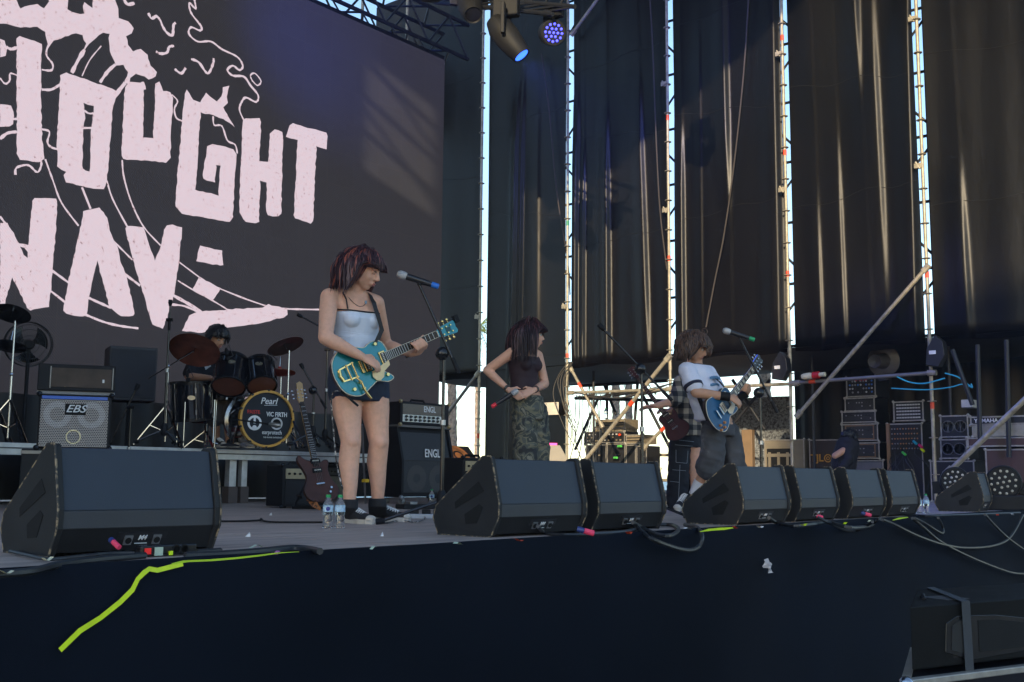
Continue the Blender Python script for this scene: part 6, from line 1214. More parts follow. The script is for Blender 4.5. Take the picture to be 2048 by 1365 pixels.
for r_, (n_, py_) in enumerate(((6, 757), (5, 771))):
    for i in range(n_):
        q = MB(); c = J(1402, py_ + 2) + Fb * 0.142 + Lb * (0.026 * (i - n_ / 2)) + Z * (0.010 * math.cos((i - n_ / 2) * 0.6)); q.box(c, (0.015, 0.020, 0.022), Matrix((Lb, Fb, UPW)).transposed()); q.build('chest_print', PB, T3)
JEAN = pm('faded_black_denim', (0.060, 0.061, 0.068), 0.85, var=0.55, scale=5, bump=0.4, bscale=300, wear=(0.13, 0.13, 0.14), wamt=0.58, wscale=5)
mb = MB(); mb.loft(rings(Z0, Lb, Fb, [(872, 1442, 0.155, 0.115), (858, 1439, 0.160, 0.118), (843, 1434, 0.158, 0.115)], 0.008), 26)
limb(mb, [J(1425, 866, -0.06), J(1427, 902, -0.12), J(1418, 934, -0.10)], [0.102, 0.100, 0.118], 18); limb(mb, [J(1458, 866, 0.04), J(1467, 915, 0.0), J(1474, 960, 0.03)], [0.098, 0.092, 0.105], 18)
remeshed('baggy_jeans', mb, JEAN, T3, 0.009, 3)
a_ = legs[0][2]; k_ = legs[0][1]; MB().tube([k_.lerp(a_, 0.70), k_.lerp(a_, 0.85), a_ - Z * 0.02], [0.047, 0.044, 0.042], 16).build('sock', pm('white_sock', (0.62, 0.60, 0.62), 0.9, bump=0.5, bscale=200), T3, True)
shoe(T3, J(1383, 1004, 0.02), J(1353, 1024, -0.22), False, k=1.05); shoe(T3, onz(1478, 1022), onz(1500, 1030), False)
for w_, ax in ((wR, (wR - eR)), (wL, wL - eL)): MB().lathe([(0.032, -0.04), (0.037, -0.04), (0.037, 0.04), (0.032, 0.04)], w_ - ax.normalized() * 0.03, ax, 18).build('wristband', BLACKC, T3, True)
LP = [(-0.165, 0.0), (-0.150, 0.085), (-0.085, 0.160), (0.0, 0.150), (0.065, 0.110), (0.13, 0.112), (0.195, 0.110), (0.225, 0.055), (0.20, 0.005), (0.165, -0.045), (0.155, -0.075), (0.195, -0.105), (0.19, -0.13), (0.13, -0.128), (0.065, -0.112), (0.0, -0.152), (-0.085, -0.162), (-0.150, -0.088)]
BLUEB2 = pm('blue_burst', (0.010, 0.080, 0.19), 0.3, var=0.5, scale=5, coat=0.15, spec=0.3, wear=(0.005, 0.020, 0.05), wamt=0.58, wscale=4)
B = J(1441, 822, -0.25); N = J(1505, 738, 0.10)
hw = dict(metal=CHROME, pframe=CREAM, pcover=CHROME, pickups=(0.05, 0.165), guard=[(0.06, -0.045), (0.20, -0.036), (0.16, -0.085), (0.09, -0.105), (0.06, -0.08)], guardm=CREAM, knobs=[(-0.04, -0.10), (-0.10, -0.085), (-0.07, -0.13), (-0.12, -0.12)], knobm=pm('amber_knob', (0.45, 0.18, 0.05), 0.3), inlay=True, headm=BLACKG)
G3, P, D, k, e1, e2, e3, Mx = guitar('electric_guitar', 'blue sunburst electric guitar with cream trim held by the person in the white shirt', B, N, Fb * 1.0 + UPW * 0.15 - FWH * 0.25, 0.625, BLUEB2, pm('dark_back', (0.02, 0.016, 0.02), 0.3), CREAM, ROSE, hw, outl=LP)
MB().lathe([(0.024, 0), (0.024, 0.004), (0.012, 0.004), (0.012, 0)], P(0.155, 0.065, 0.001), e3, 18).build('switch_ring', CREAM, G3)
MB().box(P(-0.055, 0, 0.012), (0.014 * k, 0.09 * k, 0.014 * k), Mx).build('tailpiece', CHROME, G3, bevel=0.002)
MB().ribbon([P(0.20, 0.08, 0.0), J(1440, 765, -0.10), J(1412, 742, -0.03), J(1398, 734, 0.08)], 0.04, Fb).build('strap', BLACKC, G3); MB().ribbon([P(-0.16, 0.02, -0.03), J(1398, 795, -0.16), J(1384, 765, -0.05), J(1384, 740, 0.03)], 0.04, -FWH + RTH * 0.2).build('strap', BLACKC, G3)

# ---------------- bassist half hidden behind
Z0 = 10.3; Lb = FWH * 0.85 + RTH * 0.5; Lb.normalize(); Fb = -RTH * 0.85 + FWH * 0.1 - FWH * 0.5; Fb.z = 0; Fb = (Fb - Lb * Fb.dot(Lb)).normalized()
base = onz(1370, 1018); T4 = thing('person', 'person in plaid shirt and black work trousers behind the white-shirt guitarist, hand stretched out', 'person', (base.x, base.y, 0))
mb = MB(); rows = [(880, 1370, 0.15, 0.12), (860, 1371, 0.155, 0.125), (820, 1373, 0.145, 0.115), (785, 1375, 0.16, 0.12), (765, 1377, 0.17, 0.10), (752, 1379, 0.14, 0.08), (744, 1380, 0.08, 0.06)]
mb.loft(rings(Z0, Lb, Fb, rows), 22); limb(mb, [J(1380, 748), J(1384, 725)], [0.055, 0.05])
s1 = J(1362, 766, -0.14); e_ = J(1352, 802, -0.28); w_ = J(1312, 812, -0.32); limb(mb, [s1, e_], [0.055, 0.045]); limb(mb, [e_, e_.lerp(w_, 0.3), w_], [0.044, 0.043, 0.029]); hand(mb, w_, J(1290, 815, -0.32) - w_, -UPW - FWH * 0.3, UPW * 0.5 + RTH * 0.2, 1.1, curl=0.35, spread=0.3)
s2 = J(1385, 768, 0.14); e2_ = J(1360, 815, 0.1); w2_ = J(1340, 822, -0.1); limb(mb, [s2, e2_], [0.052, 0.043]); limb(mb, [e2_, w2_], [0.042, 0.029]); hand(mb, w2_, J(1326, 820, -0.13) - w2_, -UPW, UPW * 0.2 - FWH, 1.05, curl=0.8)
for hx, ax_ in ((1362, 1352), (1384, 1392)): limb(mb, [J(hx, 880), J((hx + ax_) / 2, 945), J(ax_, 1005)], [0.085, 0.06, 0.04])
H4 = Head(J(1390, 700, 0.1), -RTH * 0.7 + FWH * 0.5, 0.2, 0, 1.0); H4.add(mb); remeshed('body', mb, SKIN, T4, 0.009, 4)
H4.hair(T4, [pm('hair_brown_dark', (0.035, 0.018, 0.012), 0.5)], 200, 0.12, 0.08, 31, thick=0.013)
def plaid_mat():
    m = bpy.data.materials.new('plaid_flannel'); m.use_nodes = True; nt = m.node_tree; b = nt.nodes['Principled BSDF']; tc = nt.nodes.new('ShaderNodeTexCoord'); sx = nt.nodes.new('ShaderNodeSeparateXYZ'); nt.links.new(tc.outputs['Object'], sx.inputs[0])
    def stripe(sock, per, ph):
        a = nt.nodes.new('ShaderNodeMath'); a.operation = 'MULTIPLY_ADD'; a.inputs[1].default_value = 1 / per; a.inputs[2].default_value = ph; nt.links.new(sock, a.inputs[0]); f = nt.nodes.new('ShaderNodeMath'); f.operation = 'FRACT'; nt.links.new(a.outputs[0], f.inputs[0]); g = nt.nodes.new('ShaderNodeMath'); g.operation = 'GREATER_THAN'; g.inputs[1].default_value = 0.5; nt.links.new(f.outputs[0], g.inputs[0]); return g.outputs[0]
    ad = nt.nodes.new('ShaderNodeMath'); ad.operation = 'ADD'; nt.links.new(sx.outputs[0], ad.inputs[0]); nt.links.new(sx.outputs[1], ad.inputs[1])
    sb = nt.nodes.new('ShaderNodeMath'); sb.operation = 'SUBTRACT'; nt.links.new(sx.outputs[0], sb.inputs[0]); nt.links.new(sx.outputs[1], sb.inputs[1])
    a = stripe(sb.outputs[0], 0.13, 0.2); c = stripe(sx.outputs[2], 0.10, 0.1); s = nt.nodes.new('ShaderNodeMath'); s.operation = 'ADD'; nt.links.new(a, s.inputs[0]); nt.links.new(c, s.inputs[1]); mr = nt.nodes.new('ShaderNodeMath'); mr.operation = 'MULTIPLY'; mr.inputs[1].default_value = 0.5; nt.links.new(s.outputs[0], mr.inputs[0])
    r = nt.nodes.new('ShaderNodeValToRGB'); e = r.color_ramp.elements; e[0].color = (0.36, 0.29, 0.21, 1); e[1].position = 1.0; e[1].color = (0.015, 0.015, 0.018, 1); x = e.new(0.5); x.color = (0.11, 0.09, 0.075, 1); nt.links.new(mr.outputs[0], r.inputs[0]); nt.links.new(r.outputs[0], b.inputs['Base Color']); b.inputs['Roughness'].default_value = 0.9; return m
mb = MB(); mb.loft(rings(Z0, Lb, Fb, [(872, 1372, 0.185, 0.145), (850, 1372, 0.18, 0.14), (820, 1373, 0.168, 0.135), (785, 1375, 0.172, 0.13), (765, 1377, 0.175, 0.11), (752, 1379, 0.15, 0.09)], 0.012), 26); limb(mb, [J(1370, 768, -0.08), s1, s1.lerp(e_, 0.75), e_.lerp(w_, 0.15)], [0.075, 0.072, 0.068, 0.060], 16); limb(mb, [s2, s2.lerp(e2_, 0.9)], [0.07, 0.062], 16)
remeshed('plaid_shirt', mb, plaid_mat(), T4, 0.009, 2)
WT = pm('black_work_cloth', (0.010, 0.012, 0.018), 0.85, bump=0.3, bscale=100)
mb = MB(); mb.loft(rings(Z0, Lb, Fb, [(895, 1372, 0.16, 0.13), (862, 1371, 0.162, 0.13)], 0.008), 24); limb(mb, [J(1360, 885, -0.05), J(1357, 940, -0.05), J(1354, 1008, -0.02)], [0.105, 0.10, 0.105], 16); limb(mb, [J(1385, 885, 0.05), J(1388, 940, 0.05), J(1392, 1006, 0.08)], [0.10, 0.095, 0.10], 16)
remeshed('work_trousers', mb, WT, T4, 0.009, 3)
ST = pm('pale_stitching', (0.22, 0.24, 0.27), 0.8); q = MB()
for a, b in (((1352, 880), (1388, 884)), ((1350, 890), (1386, 893)), ((1352, 900), (1352, 925)), ((1376, 902), (1374, 927)), ((1352, 925), (1374, 927)), ((1360, 930), (1357, 1000)), ((1345, 940), (1372, 942)), ((1358, 965), (1340, 963))): q.tube([J(*a, -0.168), J(*b, -0.168)], 0.0025, 4)
q.build('seam_stitching', ST, T4)
shoe(T4, onz(1352, 1016), onz(1326, 1019), False); shoe(T4, onz(1392, 1012), onz(1366, 1014), False)
# his bass
B = J(1350, 855, -0.30); N = J(1276, 757, -0.28); RB = pm('red_brown_lacquer', (0.055, 0.012, 0.014), 0.25, coat=0.5)
hwb = dict(metal=CHROME, pframe=BLACKC, pcover=BLACKC, pickups=(0.10, 0.2), strings=4, inlay=False, headm=RB, knobs=[])
guitar('bass_guitar', 'dark red bass guitar whose neck points up left beside the plaid shirt', B, N, -FWH * 0.9 - RTH * 0.4, 0.78, RB, RB, BLACKC, pm('dark_board', (0.05, 0.018, 0.016), 0.4), hwb, outl=LP, neck_m=RB)

# ---------------- drummer
Z0 = 11.6; Lb = (RTH * 0.8 + FWH * 0.55).normalized(); Fb = (RTH * 0.55 - FWH * 0.8).normalized()
p_ = J(412, 850); T5 = thing('person', 'seated drummer in black printed shirt looking down behind the toms', 'person', (p_.x, p_.y, RZ))
mb = MB(); rows = [(825, 412, 0.16, 0.12), (800, 412, 0.155, 0.12), (770, 411, 0.15, 0.115), (745, 411, 0.165, 0.12), (727, 412, 0.175, 0.105), (716, 416, 0.14, 0.08), (708, 420, 0.08, 0.06)]
mb.loft(rings(Z0, Lb, Fb, rows), 22); limb(mb, [J(420, 712), J(430, 690, -0.05)], [0.058, 0.052])
sR = J(390, 725, -0.10); eR = J(377, 753, -0.22); wR = J(420, 757, -0.36); limb(mb, [sR, eR], [0.058, 0.046]); limb(mb, [eR, wR], [0.046, 0.032]); hand(mb, wR, RTH - FWH * 0.2, -UPW, UPW * 0.2 - FWH, 1.05, curl=1.0)
sL = J(440, 724, 0.1); eL = J(470, 750, -0.05); wL = J(492, 738, -0.2); limb(mb, [sL, eL], [0.056, 0.045]); limb(mb, [eL, wL], [0.045, 0.032]); hand(mb, wL, RTH * 0.3 - FWH, -UPW, UPW * 0.2 - RTH, 1.05, curl=1.0)
for a, b, c in ((J(398, 822), J(430, 815, -0.42), J(432, 885, -0.40)), (J(425, 822), J(455, 812, -0.35), J(458, 884, -0.40))): limb(mb, [a, b], [0.09, 0.065]); limb(mb, [b, c], [0.055, 0.038])
H5 = Head(J(436, 674, -0.10), RTH * 0.72 - FWH * 0.70, math.radians(32), 0, 1.0); H5.add(mb); remeshed('body', mb, SKIN2, T5, 0.0095, 4); H5.features(T5, LIP, BROW)
H5.hair(T5, [pm('hair_black', (0.010, 0.009, 0.011), 0.4, var=0.3)], 700, 0.13, 0.085, 41, wave=0.25, thick=0.007, scale=1.04)
mb = MB(); mb.loft(rings(Z0, Lb, Fb, [(818, 412, 0.17, 0.13), (800, 412, 0.165, 0.13), (770, 411, 0.162, 0.125), (745, 411, 0.172, 0.128), (727, 412, 0.180, 0.112), (716, 416, 0.15, 0.09), (711, 419, 0.10, 0.07)], 0.012), 26); limb(mb, [sR, sR.lerp(eR, 0.75)], [0.078, 0.076], 16); limb(mb, [sL, sL.lerp(eL, 0.7)], [0.075, 0.072], 16); limb(mb, [J(405, 726, -0.05), sR], [0.08, 0.078]); limb(mb, [J(422, 726, 0.05), sL], [0.08, 0.075])
remeshed('black_shirt', mb, pm('black_cotton', (0.010, 0.010, 0.014), 0.85, bump=0.4, bscale=40), T5, 0.009, 3)
q = MB(); 
for i in range(7): q.tube([J(406 + i * 2.2, 722 + i * 1.5, -0.165 - 0.004 * i), J(412 + i * 1.6, 740 - i * 1.2, -0.165)], 0.004, 4)
for i in range(5): q.tube([J(424 + i * 3.2, 727, -0.14), J(427 + i * 3.2, 719, -0.14)], 0.005, 4)
q.build('shirt_print', WHITEP, T5)
mb = MB(); 
for a, b in ((J(398, 822), J(430, 815, -0.42)), (J(425, 822), J(455, 812, -0.35))): limb(mb, [a, b, b - Z * 0.12], [0.105, 0.085, 0.085], 16)
remeshed('grey_trousers', mb, pm('grey_cloth', (0.085, 0.075, 0.070), 0.9), T5, 0.01, 3)
shoe(T5, V((J(432, 885, -0.40).x, J(432, 885, -0.40).y, RZ + 0.005)), V((J(432, 885, -0.40).x, J(432, 885, -0.40).y, RZ + 0.005)) + Fb * 0.25, False); shoe(T5, V((J(458, 884, -0.40).x, J(458, 884, -0.40).y, RZ + 0.005)), V((J(458, 884, -0.40).x, J(458, 884, -0.40).y, RZ + 0.005)) + Fb * 0.25, False)
p_ = J(412, 835, 0.05); t = thing('drum_stool', 'round black stool under the drummer', 'stool', (p_.x, p_.y, RZ)); MB().lathe([(0.15, 0), (0.16, 0.03), (0.14, 0.06)], (p_.x, p_.y, p_.z - 0.06), Z, 24).build('seat', BLACKC, t, True); MB().cyl((p_.x, p_.y, RZ + 0.05), (p_.x, p_.y, p_.z - 0.05), 0.016, 10).build('post', CHROME, t); tripod(t, p_, 0.2, 0.22)
for a, b, l in ((J(462, 728, -0.45), J(474, 706, -0.5), 'wooden drumstick tip above the left rack tom'), (J(486, 731, -0.45), J(494, 720, -0.5), 'wooden drumstick tip above the right rack tom')): tag(MB().tube([a + (a - b) * 2.5, a, b], [0.008, 0.007, 0.005], 8).build('drumstick', pm('stick_wood', (0.55, 0.38, 0.20), 0.5), None, True), l, 'drumstick', 'drumsticks')

# ================================================================== RIGHT SIDE: RACKS, CASES, LAMPS
AL2 = pm('case_aluminium', (0.38, 0.36, 0.33), 0.42, metal=0.5, var=0.25, scale=20)
def xbox(t, name, p0, p1, xf, depth, mat, bevel=0.0, par=None, out=0.0):
    """box whose face lies in the plane x = xf and covers photo corners p0 (upper left) .. p1 (lower right)"""
    a = onx(p0[0], p0[1], xf); b = onx(p1[0], p1[1], xf); z1 = a.z; z0 = b.z; y1, y0 = max(a.y, b.y), min(a.y, b.y)
    return MB().box((xf + depth / 2 - out / 2, (y0 + y1) / 2, (z0 + z1) / 2), (depth + out, y1 - y0, z1 - z0)).build(name, mat, par or t, bevel=bevel)
def case(label, p0, p1, xf, depth, face, name='flight_case', cat='flight case', edges=True, group=None, handles=False, base=False):
    a = onx(p0[0], p0[1], xf); b = onx(p1[0], p1[1], xf); y1, y0 = a.y, b.y; z1, z0 = a.z, max(b.z, 0.0)
    if base: z0 = 0.0
    t = thing(name, label, cat, (xf, y0, z0), group=group)
    MB().box((xf + depth / 2, (y0 + y1) / 2, (z0 + z1) / 2), (depth, y1 - y0, z1 - z0)).build('body', face, t, bevel=0.006)
    if edges:
        e = 0.018
        for (ya, za, yb, zb) in ((y0, z0 + e / 2, y1, z0 + e / 2), (y0, z1 - e / 2, y1, z1 - e / 2)): MB().box((xf - 0.002, (ya + yb) / 2, za), (0.012, yb - ya + 0.012, e)).build('edge_rail', AL2, t)
        for y in (y0 + e / 2, y1 - e / 2): MB().box((xf - 0.002, y, (z0 + z1) / 2), (0.010, e, z1 - z0)).build('edge_rail', AL2, t)
        for y in (y0, y1):
            for z in (z0, z1): MB().ball((xf, y, z), 0.022, 8, 6).build('ball_corner', AL2, t)
    return t, (y0, y1, z0, z1)
def face_rows(t, box, xf, rows, cols, mat, s=0.012, shape='knob', m=(0.08, 0.12), rnd=None, drop=0.0):
    y0, y1, z0, z1 = box; W_, H_ = y1 - y0, z1 - z0; rr = random.Random(rows * 31 + cols)
    for i in range(rows):
        for j in range(cols):
            if rr.random() < drop: continue
            y = y0 + W_ * (m[0] + (1 - 2 * m[0]) * (j + 0.5) / cols); z = z0 + H_ * (m[1] + (1 - 2 * m[1]) * (i + 0.5) / rows); mm = mat if not isinstance(mat, list) else rr.choice(mat)
            if shape == 'knob': MB().lathe([(s, 0), (s * 0.8, 0.014)], (xf - 0.004, y, z), (-1, 0, 0), 8).build('knob', mm, t)
            else: MB().box((xf - 0.006, y, z), (0.012, s * 2, s * 1.3)).build('socket', mm, t)
BLK = pm('rack_black', (0.012, 0.013, 0.016), 0.5); GRYP = pm('rack_grey_panel', (0.16, 0.16, 0.17), 0.45, metal=0.3); WIRE_ = [pm('conn_white', (0.5, 0.5, 0.5), 0.5), pm('conn_grey', (0.25, 0.25, 0.26), 0.4)]
XR = 16.4; grp = 'rack tower cases'
lv = [((1692, 755), (1752, 793), 'top rack case of the tower with many white connectors'), ((1689, 797), (1750, 822), 'second rack case from the top of the tower'), ((1683, 824), (1752, 845), 'third rack case of the tower with cables in front'), ((1683, 849), (1757, 882), 'fourth rack case of the tower with brown frame'), ((1684, 886), (1760, 918), 'fifth rack case of the tower with brown frame'), ((1684, 921), (1768, 952), 'lowest rack case of the tower with red connectors')]
for i, (a, b, l) in enumerate(lv):
    t, bx = case(l, a, b, XR, 0.55, BLK, 'rack_case', 'rack case', group=grp, base=(i == 5))
    if i == 0: face_rows(t, bx, XR, 4, 9, [WIRE_[0], WIRE_[1], BLK, pm('conn_blue', (0.05, 0.2, 0.6), 0.5)], 0.016, 'knob', (0.08, 0.14), drop=0.15); face_rows(t, (bx[0], bx[1], bx[3] - 0.10, bx[3] - 0.02), XR - 0.003, 1, 3, [pm('conn_red', (0.5, 0.02, 0.03), 0.5)], 0.022, 'box', (0.25, 0.2))
    elif i == 5: 
        xbox(t, 'panel', (1688, 925), (1764, 942), XR, 0.01, GRYP, out=0.006); face_rows(t, bx, XR - 0.008, 2, 8, [pm('conn_red', (0.5, 0.02, 0.03), 0.5), WIRE_[0], BLK], 0.022, 'box', (0.06, 0.35))
    else:
        xbox(t, 'panel', (a[0] + 6, a[1] + 5), (b[0] - 4, b[1] - 4), XR, 0.01, pm('rack_panel_dark', (0.045, 0.045, 0.05), 0.4, metal=0.4), out=0.004); face_rows(t, bx, XR - 0.006, 2, 9, [WIRE_[1], BLK], 0.011, 'knob', (0.10, 0.25), drop=0.3)
        if i >= 3:
            m_ = pm('brown_ply_frame', (0.22, 0.13, 0.075), 0.6); y0, y1, z0, z1 = bx
            for z in (z0 + 0.03, z1 - 0.03): MB().box((XR - 0.008, (y0 + y1) / 2, z), (0.014, (y1 - y0) * 0.8, 0.014)).build('inner_frame', m_, t)
            for y in (y0 + 0.07, y1 - 0.07): MB().box((XR - 0.008, y, (z0 + z1) / 2), (0.014, 0.014, z1 - z0 - 0.05)).build('inner_frame', m_, t)
t, bx = case('patch panel case with rows of white sockets right of the rack tower', (1786, 804), (1848, 842), XR, 0.5, BLK, 'socket_rack', 'rack case', group='patch panels'); face_rows(t, bx, XR, 5, 9, [WIRE_[0]], 0.016, 'box', (0.10, 0.10))
t, bx = case('tall patch rack with orange lit knobs and plugged cables', (1774, 848), (1848, 948), XR - 0.05, 0.5, BLK, 'patch_rack', 'rack case', group='patch panels', base=True); face_rows(t, (bx[0], bx[1], bx[2] + (bx[3] - bx[2]) * 0.60, bx[3]), XR - 0.05, 5, 10, [pm('orange_knob', (0.45, 0.2, 0.08), 0.5), WIRE_[1]], 0.012, 'knob', (0.10, 0.10))
m_ = pm('brown_ply_frame', (0.22, 0.13, 0.075), 0.6); MB().box((XR - 0.07, bx[1] - 0.02, (bx[2] + bx[3]) / 2), (0.03, 0.05, bx[3] - bx[2])).build('wood_edge', m_, t)
plugs = [pm('plug_pink', (0.8, 0.03, 0.2), 0.4), YELT, pm('plug_cyan', (0.02, 0.4, 0.6), 0.4), pm('plug_green', (0.1, 0.6, 0.1), 0.4)]
rr = random.Random(8)
for k in range(10):
    px = 1780 + rr.random() * 62; p = onx(px, 890 + rr.random() * 22, XR - 0.10); q = onx(px + rr.uniform(-22, 22), 950, XR - 0.25); q.z = 0.02
    t2 = tag(MB().tube(smooth_path([p, p + V((-0.10, 0, -0.12)), (p + q) / 2 + V((-0.06, rr.uniform(-.2, .2), rr.uniform(-.1, .1))), q]), 0.006, 6).build('patch_cable', CABLE, smooth=True), 'black cable hanging from the tall patch rack at right', 'cable', 'cables of the patch rack')
for i, (px, py) in enumerate(((1838, 890), (1842, 898), (1827, 883), (1805, 905))):
    p = onx(px, py, XR - 0.16); t2 = thing('cable_plug', ['pink taped plug on the tall patch rack', 'yellow taped plug on the tall patch rack', 'cyan taped plug on the tall patch rack', 'green taped plug low on the tall patch rack'][i], 'plug', p, group='taped plugs of the patch rack'); MB().cyl(p, p + V((-0.05, -0.06, -0.04)), 0.02, 8).build('sleeve', plugs[i], t2); MB().cyl(p, p + V((0.04, 0.04, 0.03)), 0.012, 8).build('shell', BLK, t2)
for i, (a, b, l) in enumerate([((1880, 832), (1938, 875), 'amplifier rack with two fan grilles beside the white case'), ((1880, 879), (1936, 918), 'lower amplifier rack with two dark fans'), ((1860, 922), (1950, 960), 'low silver-edged case under the amplifier racks')]):
    t, bx = case(l, a, b, 15.9, 0.5, BLK, 'rack_case', 'rack case', group='amplifier racks', base=(i == 2))
    if i < 2:
        for q in (0.28, 0.72):
            c = V((15.894, bx[0] + (bx[1] - bx[0]) * q, (bx[2] + bx[3]) / 2)); MB().lathe([(0.085, 0), (0.085, 0.01), (0.075, 0.01), (0.075, 0)], c, (-1, 0, 0), 20).build('fan_rim', GRYP, t)
            for k in range(4): a_ = k * math.pi / 4; MB().bar(c + V((-0.006, math.cos(a_) * 0.075, math.sin(a_) * 0.075)), c - V((0.006, math.cos(a_) * 0.075, math.sin(a_) * 0.075)), 0.012, 0.004).build('fan_spoke', GRYP if i == 0 else BLK, t)
o, bx = case('grey device standing on the amplifier rack', (1922, 800), (1945, 815), 15.9, 0.3, pm('device_grey', (0.45, 0.45, 0.46), 0.4), 'small_device', 'device', edges=False)
# long console cases at the right edge
t, bx = case('white ribbed mixing console case at the right edge', (1944, 850), (2075, 872), 14.9, 0.7, pm('ribbed_white', (0.42, 0.42, 0.43), 0.5), 'console_case', 'flight case')
for k in range(9): z = bx[2] + (bx[3] - bx[2]) * (0.1 + 0.09 * k); MB().box((14.896, (bx[0] + bx[1]) / 2, z), (0.012, bx[1] - bx[0] - 0.04, 0.006)).build('rib', AL2, t)
t, bx = case('dark console lid with white maker lettering above the ribbed case', (1940, 834), (2075, 848), 14.9, 0.7, BLK, 'console_case', 'flight case'); text('lettering', 'YAMAHA', onx(1972, 842, 14.87), (0, -1, 0), Z, 0.05, WHITEP, t, bold=0.02)
t, bx = case('brown flight case with silver edges under the ribbed one', (1934, 876), (2075, 893), 14.8, 0.8, pm('brown_laminate', (0.07, 0.035, 0.03), 0.5), group='brown cases'); t, bx = case('low brown flight case at the right edge near the floor', (1970, 899), (2075, 945), 14.8, 0.8, pm('brown_laminate', (0.07, 0.035, 0.03), 0.5), group='brown cases', base=True)
# trunk cases behind the pole
t, bx = case('dark trunk with orange stencil letters beside the crouching stagehand', (1618, 880), (1684, 946), 16.6, 0.7, pm('trunk_brown', (0.035, 0.025, 0.022), 0.6), base=True, group='trunks'); text('lettering', 'TJL', onx(1634, 917, 16.57), (0, -1, 0), Z, 0.11, pm('orange_stencil', (0.50, 0.25, 0.04), 0.6), t, bold=0.04)
c = onx(1656, 917, 16.585); MB().lathe([(0.05, 0), (0.05, 0.004), (0.065, 0.004), (0.065, 0)], c, (-1, 0, 0), 20).build('stencil_ring', pm('orange_stencil', (0.50, 0.25, 0.04), 0.6), t); MB().lathe([(0.018, 0), (0.018, 0.004), (0.03, 0.004), (0.03, 0)], c, (-1, 0, 0), 16).build('stencil_ring', pm('orange_stencil', (0.50, 0.25, 0.04), 0.6), t)
t, bx = case('open beige trunk behind the scaffold pole', (1528, 880), (1610, 946), 16.6, 0.7, pm('trunk_beige', (0.22, 0.19, 0.14), 0.6), base=True, group='trunks'); xbox(t, 'dark_opening', (1534, 898), (1586, 946), 16.6, 0.01, HOLE, out=0.006)
for k in range(3): xbox(t, 'slat', (1536 + 18 * k, 905), (1542 + 18 * k, 946), 16.58, 0.02, pm('trunk_beige', (0.22, 0.19, 0.14), 0.6))
xbox(t, 'rail', (1534, 908), (1588, 914), 16.57, 0.02, pm('trunk_beige', (0.22, 0.19, 0.14), 0.6))
t, bx = case('leaning brown panel behind the blue guitar', (1483, 860), (1505, 940), 16.0, 0.1, pm('panel_brown', (0.20, 0.13, 0.07), 0.6), 'wooden_panel', 'panel', edges=False, base=True)
# golden stack of gear cases seen under the curtain
gold = [((1191, 840), (1250, 857), 'upper flat amplifier on the golden case stack'), ((1189, 858), (1248, 864), 'thin rack tray in the golden case stack'), ((1169, 864), (1201, 888), 'open rack with small plugs at the left of the golden stack'), ((1202, 864), (1250, 886), 'rack with red emergency button in the golden stack'), ((1252, 870), (1287, 888), 'flat amplifier pair at the right of the golden stack'), ((1172, 890), (1213, 926), 'lower left rack with cables in the golden stack'), ((1214, 888), (1251, 926), 'lower middle rack with green plugs in the golden stack'), ((1252, 890), (1272, 926), 'narrow lower rack in the golden stack'), ((1273, 892), (1294, 932), 'lower right rack of the golden stack')]
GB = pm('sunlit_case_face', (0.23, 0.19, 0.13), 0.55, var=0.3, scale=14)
for i, (a, b, l) in enumerate(gold):
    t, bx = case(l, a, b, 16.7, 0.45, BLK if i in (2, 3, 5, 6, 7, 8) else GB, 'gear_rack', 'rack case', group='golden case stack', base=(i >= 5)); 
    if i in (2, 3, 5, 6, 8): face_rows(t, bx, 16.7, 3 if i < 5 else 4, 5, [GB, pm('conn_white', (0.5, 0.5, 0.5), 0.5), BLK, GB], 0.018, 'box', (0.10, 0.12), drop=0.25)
    if i in (0, 4): 
        for q in (0.35, 0.65): MB().box((16.694, (bx[0] + bx[1]) / 2, bx[2] + (bx[3] - bx[2]) * q), (0.012, (bx[1] - bx[0]) * 0.9, 0.02)).build('vent_strip', BLK, t)
c = onx(1240, 870, 16.66); t = thing('emergency_button', 'round red button on the golden case stack', 'button', c); MB().lathe([(0.025, 0), (0.025, 0.02), (0.02, 0.03)], c, (-1, 0, 0), 14).build('cap', REDT, t); MB().lathe([(0.03, -0.01), (0.03, 0)], c, (-1, 0, 0), 14).build('collar', BLK, t)
for i, (px, py) in enumerate(((1236, 893), (1228, 916))):
    c = onx(px, py, 16.6); t = thing('cable_plug', ['upper green plug on the golden case stack', 'lower green plug on the golden case stack'][i], 'plug', c, group='green plugs'); MB().cyl(c, c + V((-0.03, -0.09, 0.0)), 0.022, 8).build('sleeve', pm('plug_green', (0.1, 0.6, 0.1), 0.4), t); MB().cyl(c, c + V((0.06, 0, 0)), 0.012, 6).build('shell', BLK, t)
bottle(onx(1211, 838, 16.85), 0.20, 'small bottle standing on top of the golden case stack', True)
# industrial fan on the rack
c = onx(1768, 722, 15.9); t = thing('duct_fan', 'round duct fan with a wide flange above the rack tower', 'fan', c); n = V((-0.9, -0.25, -0.05)).normalized()
c2 = onx(1740, 724, 15.4); n = (c2 - c).normalized(); 
MB().lathe([(0.24, 0.0), (0.245, 0.015), (0.23, 0.03), (0.12, 0.05), (0.10, 0.25), (0.10, 0.36)], c, n, 28, caps=False).build('housing', pm('duct_grey', (0.12, 0.115, 0.11), 0.5, metal=0.5), t, True); MB().lathe([(0.0, 0.30), (0.095, 0.34)], c, n, 20, caps=False).build('opening', pm('duct_inside', (0.05, 0.045, 0.04), 0.7), t)
MB().box((c.x, c.y, c.z - 0.26), (0.12, 0.16, 0.08)).build('bracket', BLK, t); 
